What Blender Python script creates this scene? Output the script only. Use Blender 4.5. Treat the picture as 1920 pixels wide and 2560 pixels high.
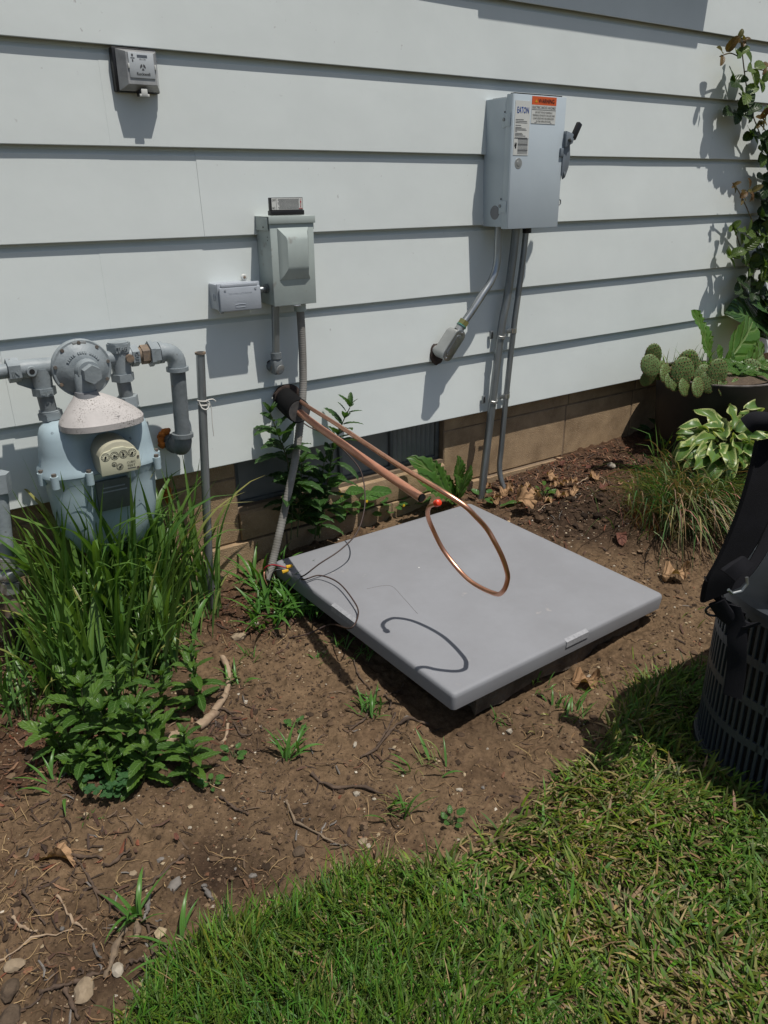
import bpy, bmesh, math, random
import numpy as np
from mathutils import Vector as V, Matrix

for o in list(bpy.data.objects):
    bpy.data.objects.remove(o)
scene = bpy.context.scene
col = scene.collection
PI = math.pi

# ------------------------------------------------------------------ camera
cam = bpy.data.objects.new('camera', bpy.data.cameras.new('camera'))
col.objects.link(cam)
R_, U_, F_ = V((0.82232, -0.56895, -0.00872)), V((0.2249, 0.3109, 0.92345)), V((0.52269, 0.76134, -0.38362))
cam.matrix_world = Matrix(((R_.x, U_.x, -F_.x, 0.0), (R_.y, U_.y, -F_.y, -1.96672), (R_.z, U_.z, -F_.z, 0.71623), (0, 0, 0, 1)))
cam.data.sensor_fit = 'HORIZONTAL'
cam.data.sensor_width = 36.0
cam.data.lens = 36.0 * 1941.68 / 1920.0
cam.data.clip_start = 0.02
cam.data.clip_end = 300.0
scene.camera = cam

# ------------------------------------------------------------------ daylight
SUN = V((-0.055, 0.14, -0.404)).normalized()           # the way the light travels
world = bpy.data.worlds.new('World')
scene.world = world
world.use_nodes = True
wn = world.node_tree
sky = wn.nodes.new('ShaderNodeTexSky')
sky.sky_type = 'NISHITA'
sky.sun_disc = False
sky.sun_elevation = math.asin(-SUN.z)
sky.sun_rotation = math.atan2(-SUN.x, -SUN.y)
sky.air_density = 1.0
sky.dust_density = 1.6
bg = wn.nodes['Background']
wn.links.new(sky.outputs[0], bg.inputs[0])
bg.inputs[1].default_value = 0.070
sd = bpy.data.lights.new('sun', 'SUN')
sd.energy = 4.1
sd.angle = math.radians(0.5)
sd.color = (1.0, 0.955, 0.89)
so = bpy.data.objects.new('sun', sd)
col.objects.link(so)
so.rotation_euler = SUN.to_track_quat('-Z', 'Y').to_euler()
so.location = (0, 0, 6)
vs = scene.view_settings
vs.view_transform = 'Standard'
vs.look = 'None'
vs.exposure = 0.0
vs.gamma = 1.0
vs.use_curve_mapping = False

# ------------------------------------------------------------------ materials
def nd(nt, t, **k):
    n = nt.nodes.new(t)
    for a, b in k.items():
        setattr(n, a, b)
    return n

def mat(name, c1, c2=None, rough=0.6, metal=0.0, scale=14.0, detail=5.0, bump=0.0, bscale=90.0, spec=0.4, lo=0.35, hi=0.65,
        speck=None, speck_scale=160.0, speck_at=0.62, speck_mask=0.0, rvar=0.12, stretch=(1, 1, 1), bdist=0.002, coat=0.0):
    m = bpy.data.materials.new(name)
    m.use_nodes = True
    nt = m.node_tree
    b = nt.nodes['Principled BSDF']
    if c2 is None:
        c2 = tuple(x * 0.78 for x in c1)
    tc = nd(nt, 'ShaderNodeTexCoord')
    mp = nd(nt, 'ShaderNodeMapping')
    mp.inputs['Scale'].default_value = stretch
    nt.links.new(tc.outputs['Object'], mp.inputs[0])
    nz = nd(nt, 'ShaderNodeTexNoise')
    nz.inputs['Scale'].default_value = scale
    nz.inputs['Detail'].default_value = detail
    nz.inputs['Roughness'].default_value = 0.62
    nt.links.new(mp.outputs[0], nz.inputs[0])
    mr = nd(nt, 'ShaderNodeMapRange')
    mr.inputs[1].default_value = lo
    mr.inputs[2].default_value = hi
    nt.links.new(nz.outputs[0], mr.inputs[0])
    mx = nd(nt, 'ShaderNodeMix', data_type='RGBA')
    mx.inputs[6].default_value = (*c1, 1)
    mx.inputs[7].default_value = (*c2, 1)
    nt.links.new(mr.outputs[0], mx.inputs[0])
    out = mx.outputs[2]
    if speck:
        n2 = nd(nt, 'ShaderNodeTexNoise')
        n2.inputs['Scale'].default_value = speck_scale
        n2.inputs['Detail'].default_value = 3
        nt.links.new(mp.outputs[0], n2.inputs[0])
        m2 = nd(nt, 'ShaderNodeMapRange')
        m2.inputs[1].default_value = speck_at
        m2.inputs[2].default_value = speck_at + 0.06
        nt.links.new(n2.outputs[0], m2.inputs[0])
        if speck_mask:
            n4 = nd(nt, 'ShaderNodeTexNoise')
            n4.inputs['Scale'].default_value = speck_mask
            nt.links.new(mp.outputs[0], n4.inputs[0])
            m4 = nd(nt, 'ShaderNodeMapRange')
            m4.inputs[1].default_value = 0.42
            m4.inputs[2].default_value = 0.60
            nt.links.new(n4.outputs[0], m4.inputs[0])
            mu = nd(nt, 'ShaderNodeMath', operation='MULTIPLY')
            nt.links.new(m2.outputs[0], mu.inputs[0])
            nt.links.new(m4.outputs[0], mu.inputs[1])
            m2 = mu
        mx2 = nd(nt, 'ShaderNodeMix', data_type='RGBA')
        nt.links.new(m2.outputs[0], mx2.inputs[0])
        nt.links.new(out, mx2.inputs[6])
        mx2.inputs[7].default_value = (*speck, 1)
        out = mx2.outputs[2]
    nt.links.new(out, b.inputs['Base Color'])
    b.inputs['Metallic'].default_value = metal
    b.inputs['Specular IOR Level'].default_value = spec
    b.inputs['Coat Weight'].default_value = coat
    rr = nd(nt, 'ShaderNodeMapRange')
    rr.inputs[3].default_value = max(0.05, rough - rvar)
    rr.inputs[4].default_value = min(1, rough + rvar)
    nt.links.new(nz.outputs[0], rr.inputs[0])
    nt.links.new(rr.outputs[0], b.inputs['Roughness'])
    if bump:
        n3 = nd(nt, 'ShaderNodeTexNoise')
        n3.inputs['Scale'].default_value = bscale
        n3.inputs['Detail'].default_value = 6
        nt.links.new(mp.outputs[0], n3.inputs[0])
        bp = nd(nt, 'ShaderNodeBump')
        bp.inputs['Strength'].default_value = bump
        bp.inputs['Distance'].default_value = bdist
        nt.links.new(n3.outputs[0], bp.inputs['Height'])
        nt.links.new(bp.outputs[0], b.inputs['Normal'])
    return m

def leaf_mat(name, c1, c2, vein=None, edge=None, trans=0.28, rough=0.36, veins=9.0, tip=None, edge_at=0.62):
    """A leaf: per-leaf tone, midrib and side veins from the leaf's own UVs, some light let through."""
    m = bpy.data.materials.new(name)
    m.use_nodes = True
    nt = m.node_tree
    b = nt.nodes['Principled BSDF']
    outn = nt.nodes['Material Output']
    oi = nd(nt, 'ShaderNodeObjectInfo')
    tc = nd(nt, 'ShaderNodeTexCoord')
    nz = nd(nt, 'ShaderNodeTexNoise')
    nz.inputs['Scale'].default_value = 45
    nz.inputs['Detail'].default_value = 4
    nt.links.new(tc.outputs['Object'], nz.inputs[0])
    ad = nd(nt, 'ShaderNodeMath', operation='MULTIPLY_ADD')
    ad.inputs[1].default_value = 0.6
    nt.links.new(nz.outputs[0], ad.inputs[0])
    m5 = nd(nt, 'ShaderNodeMath', operation='MULTIPLY_ADD')
    m5.inputs[1].default_value = 0.8
    m5.inputs[2].default_value = -0.2
    nt.links.new(oi.outputs['Random'], m5.inputs[0])
    nt.links.new(m5.outputs[0], ad.inputs[2])
    mx = nd(nt, 'ShaderNodeMix', data_type='RGBA')
    mx.inputs[6].default_value = (*c1, 1)
    mx.inputs[7].default_value = (*c2, 1)
    nt.links.new(ad.outputs[0], mx.inputs[0])
    out = mx.outputs[2]
    uv = nd(nt, 'ShaderNodeUVMap')
    sp = nd(nt, 'ShaderNodeSeparateXYZ')
    nt.links.new(uv.outputs[0], sp.inputs[0])
    c = nd(nt, 'ShaderNodeMath', operation='SUBTRACT')
    c.inputs[1].default_value = 0.5
    nt.links.new(sp.outputs[0], c.inputs[0])
    au = nd(nt, 'ShaderNodeMath', operation='ABSOLUTE')
    nt.links.new(c.outputs[0], au.inputs[0])           # 0 at the midrib, 0.5 at the margin
    if vein:
        rib = nd(nt, 'ShaderNodeMapRange')
        rib.inputs[1].default_value = 0.055
        rib.inputs[2].default_value = 0.02
        nt.links.new(au.outputs[0], rib.inputs[0])
        s1 = nd(nt, 'ShaderNodeMath', operation='MULTIPLY_ADD')
        s1.inputs[1].default_value = -0.55
        nt.links.new(au.outputs[0], s1.inputs[0])
        nt.links.new(sp.outputs[1], s1.inputs[2])
        s2 = nd(nt, 'ShaderNodeMath', operation='MULTIPLY')
        s2.inputs[1].default_value = veins * 2 * PI
        nt.links.new(s1.outputs[0], s2.inputs[0])
        s3 = nd(nt, 'ShaderNodeMath', operation='COSINE')
        nt.links.new(s2.outputs[0], s3.inputs[0])
        side = nd(nt, 'ShaderNodeMapRange')
        side.inputs[1].default_value = 0.86
        side.inputs[2].default_value = 1.0
        side.inputs[4].default_value = 0.75
        nt.links.new(s3.outputs[0], side.inputs[0])
        mm = nd(nt, 'ShaderNodeMath', operation='MAXIMUM')
        nt.links.new(rib.outputs[0], mm.inputs[0])
        nt.links.new(side.outputs[0], mm.inputs[1])
        mv = nd(nt, 'ShaderNodeMix', data_type='RGBA')
        nt.links.new(mm.outputs[0], mv.inputs[0])
        nt.links.new(out, mv.inputs[6])
        mv.inputs[7].default_value = (*vein, 1)
        out = mv.outputs[2]
        bp = nd(nt, 'ShaderNodeBump')
        bp.inputs['Strength'].default_value = 0.5
        bp.inputs['Distance'].default_value = 0.02
        bp.invert = True
        sw = nd(nt, 'ShaderNodeMath', operation='MAXIMUM')
        nt.links.new(rib.outputs[0], sw.inputs[0])
        nt.links.new(s3.outputs[0], sw.inputs[1])
        nt.links.new(sw.outputs[0], bp.inputs['Height'])
        if veins > 3:
            nt.links.new(bp.outputs[0], b.inputs['Normal'])
    if edge:
        pw = nd(nt, 'ShaderNodeMath', operation='MULTIPLY_ADD')
        pw.inputs[1].default_value = 0.35
        nt.links.new(nz.outputs[0], pw.inputs[0])
        nt.links.new(au.outputs[0], pw.inputs[2])
        ed = nd(nt, 'ShaderNodeMapRange')
        ed.inputs[1].default_value = edge_at - 0.08
        ed.inputs[2].default_value = edge_at - 0.04
        nt.links.new(pw.outputs[0], ed.inputs[0])
        me = nd(nt, 'ShaderNodeMix', data_type='RGBA')
        nt.links.new(ed.outputs[0], me.inputs[0])
        nt.links.new(out, me.inputs[6])
        me.inputs[7].default_value = (*edge, 1)
        out = me.outputs[2]
    if tip:
        tr = nd(nt, 'ShaderNodeMapRange')
        tr.inputs[1].default_value = 0.45
        tr.inputs[2].default_value = 1.0
        nt.links.new(sp.outputs[1], tr.inputs[0])
        mt = nd(nt, 'ShaderNodeMix', data_type='RGBA')
        nt.links.new(tr.outputs[0], mt.inputs[0])
        nt.links.new(out, mt.inputs[6])
        mt.inputs[7].default_value = (*tip, 1)
        out = mt.outputs[2]
    nt.links.new(out, b.inputs['Base Color'])
    b.inputs['Roughness'].default_value = rough
    b.inputs['Specular IOR Level'].default_value = 0.35
    tl = nd(nt, 'ShaderNodeBsdfTranslucent')
    hs = nd(nt, 'ShaderNodeMix', data_type='RGBA', blend_type='MULTIPLY')
    hs.inputs[0].default_value = 1.0
    hs.inputs[7].default_value = (1.5, 1.55, 0.55, 1)
    nt.links.new(out, hs.inputs[6])
    nt.links.new(hs.outputs[2], tl.inputs[0])
    ms = nd(nt, 'ShaderNodeMixShader')
    ms.inputs[0].default_value = trans
    nt.links.new(b.outputs[0], ms.inputs[1])
    nt.links.new(tl.outputs[0], ms.inputs[2])
    nt.links.new(ms.outputs[0], outn.inputs[0])
    return m

def attr_mat(name, rough=0.6, trans=0.0, bump=0.0, bscale=220.0, spec=0.3, fine=0.25, fscale=120.0):
    """Base colour from the mesh's own per-piece colour (the piece's real colour), plus fine grain."""
    m = bpy.data.materials.new(name)
    m.use_nodes = True
    nt = m.node_tree
    b = nt.nodes['Principled BSDF']
    at = nd(nt, 'ShaderNodeAttribute', attribute_name='tint')
    tc = nd(nt, 'ShaderNodeTexCoord')
    nz = nd(nt, 'ShaderNodeTexNoise')
    nz.inputs['Scale'].default_value = fscale
    nz.inputs['Detail'].default_value = 6
    nz.inputs['Roughness'].default_value = 0.7
    nt.links.new(tc.outputs['Object'], nz.inputs[0])
    mr = nd(nt, 'ShaderNodeMapRange')
    mr.inputs[1].default_value = 0.3
    mr.inputs[2].default_value = 0.7
    mr.inputs[3].default_value = 1 - fine
    mr.inputs[4].default_value = 1 + fine
    nt.links.new(nz.outputs[0], mr.inputs[0])
    mx = nd(nt, 'ShaderNodeVectorMath', operation='SCALE')
    nt.links.new(at.outputs['Color'], mx.inputs[0])
    nt.links.new(mr.outputs[0], mx.inputs['Scale'])
    nt.links.new(mx.outputs[0], b.inputs['Base Color'])
    b.inputs['Roughness'].default_value = rough
    b.inputs['Specular IOR Level'].default_value = spec
    if bump:
        bp = nd(nt, 'ShaderNodeBump')
        bp.inputs['Strength'].default_value = bump
        bp.inputs['Distance'].default_value = 0.003
        n3 = nd(nt, 'ShaderNodeTexNoise')
        n3.inputs['Scale'].default_value = bscale
        n3.inputs['Detail'].default_value = 8
        n3.inputs['Roughness'].default_value = 0.7
        nt.links.new(tc.outputs['Object'], n3.inputs[0])
        nt.links.new(n3.outputs[0], bp.inputs['Height'])
        nt.links.new(bp.outputs[0], b.inputs['Normal'])
    if trans:
        tl = nd(nt, 'ShaderNodeBsdfTranslucent')
        sc = nd(nt, 'ShaderNodeMix', data_type='RGBA', blend_type='MULTIPLY')
        sc.inputs[0].default_value = 1
        sc.inputs[7].default_value = (1.5, 1.5, 0.6, 1)
        nt.links.new(mx.outputs[0], sc.inputs[6])
        nt.links.new(sc.outputs[2], tl.inputs[0])
        ms = nd(nt, 'ShaderNodeMixShader')
        ms.inputs[0].default_value = trans
        nt.links.new(b.outputs[0], ms.inputs[1])
        nt.links.new(tl.outputs[0], ms.inputs[2])
        nt.links.new(ms.outputs[0], nt.nodes['Material Output'].inputs[0])
    return m

M = {}
M['siding'] = mat('white_siding', (0.682, 0.726, 0.708), (0.640, 0.682, 0.666), rough=0.42, scale=3.2, bump=0.10, bscale=5.0, bdist=0.02, spec=0.35,
                  speck=(0.45, 0.45, 0.44), speck_scale=60, speck_at=0.725, speck_mask=2.5)
M['block'] = mat('concrete_block', (0.40, 0.285, 0.172), (0.265, 0.185, 0.11), rough=0.92, scale=13, bump=0.9, bscale=300, bdist=0.0028, spec=0.15,
                 speck=(0.42, 0.35, 0.27), speck_scale=300, speck_at=0.63)
M['mortar'] = mat('mortar', (0.235, 0.175, 0.12), (0.15, 0.11, 0.075), rough=0.95, bump=0.6, bscale=200, spec=0.1)
M['glass'] = mat('dark_window_glass', (0.115, 0.123, 0.123), (0.165, 0.172, 0.17), rough=0.38, scale=7, spec=0.5)
M['winframe'] = mat('weathered_window_frame', (0.11, 0.12, 0.12), (0.07, 0.075, 0.075), rough=0.6)
M['gasgrey'] = mat('grey_painted_iron', (0.275, 0.31, 0.325), (0.20, 0.23, 0.245), rough=0.5, scale=22, bump=0.35, bscale=130, spec=0.4,
                   speck=(0.12, 0.11, 0.10), speck_scale=90, speck_at=0.69)
M['gasdark'] = mat('grey_weathered_iron', (0.165, 0.185, 0.195), (0.115, 0.13, 0.135), rough=0.55, scale=24, bump=0.4, bscale=120,
                   speck=(0.14, 0.09, 0.06), speck_scale=60, speck_at=0.66)
M['gasblue'] = mat('pale_blue_grey_enamel', (0.375, 0.475, 0.515), (0.32, 0.41, 0.45), rough=0.42, scale=6, bump=0.08, bscale=60, spec=0.45,
                   speck=(0.17, 0.21, 0.23), speck_scale=55, speck_at=0.70)
M['rust'] = mat('rusty_iron', (0.24, 0.17, 0.11), (0.13, 0.11, 0.095), rough=0.75, scale=40, bump=0.6, bscale=150)
M['bolt'] = mat('dull_bolt', (0.24, 0.22, 0.20), (0.14, 0.11, 0.09), rough=0.5, metal=0.5)
M['hood'] = mat('chalky_plastic_hood', (0.52, 0.49, 0.47), (0.40, 0.38, 0.365), rough=0.7, scale=9, bump=0.2,
                speck=(0.13, 0.115, 0.10), speck_scale=300, speck_at=0.555, speck_mask=14)
M['greyplast'] = mat('grey_plastic', (0.24, 0.245, 0.255), (0.20, 0.205, 0.215), rough=0.5)
M['cream'] = mat('cream_index_cover', (0.46, 0.44, 0.33), (0.40, 0.38, 0.28), rough=0.35, scale=10, spec=0.5)
M['dial'] = mat('cream_dial_plate', (0.58, 0.57, 0.42), (0.54, 0.53, 0.39), rough=0.4)
M['ink'] = mat('black_ink', (0.02, 0.02, 0.02), rough=0.6)
M['greyink'] = mat('grey_ink', (0.10, 0.10, 0.105), (0.07, 0.07, 0.075), rough=0.6)
M['blueink'] = mat('blue_ink', (0.02, 0.07, 0.30), rough=0.5)
M['redink'] = mat('red_ink', (0.45, 0.02, 0.03), rough=0.5)
M['orange'] = mat('orange_label', (0.66, 0.115, 0.025), (0.60, 0.10, 0.025), rough=0.45)
M['label'] = mat('white_label', (0.62, 0.63, 0.60), (0.56, 0.57, 0.54), rough=0.5)
M['badge'] = mat('dark_meter_badge', (0.10, 0.12, 0.11), (0.075, 0.09, 0.08), rough=0.45, scale=20)
M['foam'] = mat('orange_spray_foam', (0.55, 0.17, 0.025), (0.30, 0.085, 0.015), rough=0.85, scale=60, bump=0.8, bscale=120, bdist=0.004)
M['eaton'] = mat('grey_powder_coat', (0.49, 0.558, 0.600), (0.455, 0.52, 0.56), rough=0.42, scale=5, bump=0.04, bscale=400)
M['handle'] = mat('blue_grey_handle_paint', (0.185, 0.215, 0.245), (0.15, 0.175, 0.20), rough=0.4)
M['gbox'] = mat('grey_green_steel', (0.41, 0.465, 0.44), (0.35, 0.395, 0.375), rough=0.40, scale=8, bump=0.05, metal=0.0,
                speck=(0.31, 0.325, 0.30), speck_scale=25, speck_at=0.66)
M['castgrey'] = mat('cast_grey_cover', (0.38, 0.41, 0.45), (0.33, 0.36, 0.395), rough=0.42, bump=0.12, bscale=300)
M['galv'] = mat('galvanised_steel', (0.42, 0.44, 0.45), (0.25, 0.27, 0.28), rough=0.36, metal=0.85, scale=30, stretch=(1, 1, 0.15), bump=0.05)
M['galvdull'] = mat('dull_galvanised_steel', (0.33, 0.35, 0.36), (0.19, 0.205, 0.21), rough=0.40, metal=0.75, scale=34, stretch=(1, 1, 0.1), bump=0.1)
M['zinc'] = mat('bright_zinc', (0.60, 0.60, 0.57), (0.45, 0.45, 0.43), rough=0.3, metal=0.9)
M['brasszinc'] = mat('yellow_zinc', (0.50, 0.48, 0.20), (0.36, 0.36, 0.18), rough=0.32, metal=0.85)
M['green'] = mat('green_gasket', (0.02, 0.28, 0.20), rough=0.4)
M['castal'] = mat('cast_aluminium', (0.40, 0.41, 0.40), (0.33, 0.34, 0.33), rough=0.45, metal=0.55, bump=0.1, bscale=300)
M['clod'] = mat('soil_clod', (0.10, 0.07, 0.045), (0.06, 0.042, 0.028), rough=0.95, scale=60, bump=1.0, bscale=120, bdist=0.004)
M['hole'] = mat('dark_sealant', (0.035, 0.024, 0.02), (0.06, 0.04, 0.032), rough=0.8, scale=40, bump=0.8, bscale=80, bdist=0.004)
M['black'] = mat('black_plastic', (0.013, 0.013, 0.014), rough=0.42)
M['rubber'] = mat('black_foam_insulation', (0.0065, 0.0065, 0.007), (0.010, 0.010, 0.010), rough=0.85, bump=0.2, spec=0.12)
M['foamcut'] = mat('cut_insulation_edge', (0.10, 0.095, 0.09), (0.06, 0.06, 0.06), rough=0.9, scale=80)
M['flex'] = mat('grey_flex_conduit', (0.26, 0.25, 0.23), (0.17, 0.16, 0.14), rough=0.55, scale=14, bump=0.1)
M['copper'] = mat('bright_copper', (0.80, 0.42, 0.27), (0.58, 0.28, 0.18), rough=0.33, metal=0.92, scale=18, rvar=0.1)
M['copperdull'] = mat('dull_pink_copper', (0.66, 0.33, 0.215), (0.56, 0.26, 0.165), rough=0.45, metal=0.55, scale=16)
M['redcap'] = mat('red_cap', (0.75, 0.05, 0.015), rough=0.4)
M['wire'] = mat('brown_cable', (0.06, 0.035, 0.028), (0.04, 0.025, 0.02), rough=0.55)
M['wirered'] = mat('red_wire', (0.32, 0.02, 0.03), rough=0.4)
M['wirewhite'] = mat('grey_wire', (0.25, 0.24, 0.22), rough=0.5)
M['yellow'] = mat('yellow_wire_nut', (0.62, 0.36, 0.02), rough=0.4)
M['string'] = mat('white_string', (0.70, 0.68, 0.63), rough=0.9)
M['pad'] = mat('grey_plastic_pad', (0.240, 0.246, 0.262), (0.214, 0.218, 0.231), rough=0.62, scale=5.5, bump=0.12, bscale=500, spec=0.3,
               speck=(0.31, 0.30, 0.29), speck_scale=22, speck_at=0.69, speck_mask=3)
M['padnotch'] = mat('worn_pad_edge', (0.33, 0.335, 0.35), (0.24, 0.245, 0.26), rough=0.7, scale=120)
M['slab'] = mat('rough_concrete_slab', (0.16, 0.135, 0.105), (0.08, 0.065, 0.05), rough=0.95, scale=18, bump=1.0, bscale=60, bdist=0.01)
M['acgrey'] = mat('dark_blue_grey_steel', (0.050, 0.059, 0.068), (0.038, 0.045, 0.053), rough=0.42, scale=12, spec=0.4)
M['coil'] = mat('dark_condenser_coil', (0.013, 0.013, 0.013), (0.03, 0.026, 0.022), rough=0.7, scale=60, stretch=(1, 1, 0.1))
M['fabric'] = mat('black_nylon', (0.010, 0.010, 0.012), (0.015, 0.015, 0.018), rough=0.85, bump=0.35, bscale=900, spec=0.12)
M['mesh'] = mat('black_padding', (0.007, 0.007, 0.008), (0.011, 0.011, 0.013), rough=0.95, bump=0.4, bscale=700, spec=0.08)
M['pot'] = mat('dark_brown_pot', (0.022, 0.018, 0.0155), (0.016, 0.0135, 0.012), rough=0.55, scale=8, spec=0.35)
M['potrim'] = mat('worn_pot_rim', (0.16, 0.14, 0.13), (0.06, 0.05, 0.045), rough=0.6, scale=30)
M['cactus'] = mat('cactus_skin', (0.105, 0.165, 0.046), (0.075, 0.125, 0.034), rough=0.55, scale=30, bump=0.2, bscale=80)
M['spine'] = mat('brown_areole', (0.10, 0.055, 0.025), (0.22, 0.12, 0.05), rough=0.8)
M['stem'] = mat('green_stem', (0.06, 0.09, 0.03), (0.07, 0.06, 0.03), rough=0.6)
M['cane'] = mat('red_brown_cane', (0.10, 0.05, 0.03), (0.07, 0.07, 0.03), rough=0.6)
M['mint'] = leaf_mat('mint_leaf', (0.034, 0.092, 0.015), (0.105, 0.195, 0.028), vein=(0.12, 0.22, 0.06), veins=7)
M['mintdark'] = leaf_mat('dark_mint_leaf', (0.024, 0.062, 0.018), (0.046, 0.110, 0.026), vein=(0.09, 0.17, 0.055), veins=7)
M['broad'] = leaf_mat('broad_weed_leaf', (0.05, 0.13, 0.03), (0.085, 0.19, 0.04), vein=(0.13, 0.24, 0.08), veins=5)
M['dandelion'] = leaf_mat('dandelion_leaf', (0.05, 0.125, 0.022), (0.085, 0.18, 0.03), vein=(0.15, 0.22, 0.07), veins=4, trans=0.36)
M['hosta'] = leaf_mat('variegated_hosta_leaf', (0.065, 0.14, 0.03), (0.13, 0.21, 0.045), vein=(0.09, 0.17, 0.06), edge=(0.40, 0.44, 0.18), veins=1.0, trans=0.22, edge_at=0.62)
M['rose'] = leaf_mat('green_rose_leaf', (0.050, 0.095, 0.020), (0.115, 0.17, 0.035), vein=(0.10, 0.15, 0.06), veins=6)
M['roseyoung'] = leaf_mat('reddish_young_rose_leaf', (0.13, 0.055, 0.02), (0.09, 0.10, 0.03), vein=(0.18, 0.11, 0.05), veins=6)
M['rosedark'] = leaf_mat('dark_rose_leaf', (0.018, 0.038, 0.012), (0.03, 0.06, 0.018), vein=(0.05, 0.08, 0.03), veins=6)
M['grassblade'] = leaf_mat('tall_grass_blade', (0.050, 0.128, 0.024), (0.140, 0.235, 0.046), vein=(0.14, 0.26, 0.09), veins=0.3, trans=0.30)
M['grasspale'] = leaf_mat('yellowing_grass_blade', (0.10, 0.18, 0.045), (0.17, 0.22, 0.06), vein=(0.20, 0.27, 0.09), veins=0.3, tip=(0.30, 0.27, 0.09))
M['crab'] = leaf_mat('bright_grass_blade', (0.055, 0.15, 0.025), (0.10, 0.22, 0.04), vein=(0.12, 0.26, 0.07), veins=0.3, trans=0.3)
M['clover'] = leaf_mat('clover_leaf', (0.035, 0.10, 0.035), (0.055, 0.14, 0.045), vein=(0.08, 0.18, 0.07), veins=4)
M['petal'] = mat('yellow_petal', (0.75, 0.50, 0.02), rough=0.6)
M['deadleaf'] = leaf_mat('dry_brown_leaf', (0.29, 0.165, 0.08), (0.40, 0.25, 0.135), vein=(0.15, 0.085, 0.04), veins=4, trans=0.12, rough=0.75)
M['deadred'] = leaf_mat('dry_red_leaf', (0.12, 0.045, 0.03), (0.17, 0.07, 0.045), vein=(0.09, 0.04, 0.03), veins=4, trans=0.12, rough=0.75)
M['stone'] = mat('pale_stone', (0.29, 0.225, 0.15), (0.20, 0.15, 0.10), rough=0.85, scale=40, bump=0.5, bscale=90)
M['stonegrey'] = mat('grey_stone', (0.19, 0.17, 0.15), (0.12, 0.11, 0.10), rough=0.85, scale=40, bump=0.5)
M['stonewhite'] = mat('white_stone', (0.40, 0.36, 0.29), (0.28, 0.24, 0.185), rough=0.85, scale=50, bump=0.5)
M['twig'] = mat('dry_twig', (0.105, 0.07, 0.047), (0.055, 0.038, 0.028), rough=0.9, scale=60, bump=0.6)
M['twigpale'] = mat('pale_twig', (0.23, 0.17, 0.11), (0.13, 0.095, 0.065), rough=0.9, scale=60, bump=0.5)
M['root'] = mat('pale_root', (0.36, 0.27, 0.18), (0.22, 0.15, 0.10), rough=0.85, scale=40, bump=0.4)
M['soil'] = attr_mat('bare_soil', rough=0.95, bump=1.0, bscale=170, spec=0.1, fine=0.38, fscale=85)
M['bits'] = attr_mat('loose_bits', rough=0.9, bump=0.4, bscale=200, spec=0.15, fine=0.25)
M['lawn'] = attr_mat('lawn_blade', rough=0.52, trans=0.22, spec=0.25, fine=0.15)
M['wood'] = mat('painted_wood_trim', (0.66, 0.68, 0.68), (0.58, 0.60, 0.60), rough=0.5)

# ------------------------------------------------------------------ builders
BASE = {}

def tag(o, label=None, cat=None, group=None, kind=None):
    for k, v in (('label', label), ('category', cat), ('group', group), ('kind', kind)):
        if v:
            o[k] = v
    return o

def thing(name, label, cat, base, group=None):
    """An Empty at the thing's base; its parts are parented to it."""
    o = bpy.data.objects.new(name, None)
    o.empty_display_size = 0.03
    col.objects.link(o)
    o.location = base
    BASE[o.name] = V(base)
    return tag(o, label, cat, group)

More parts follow.
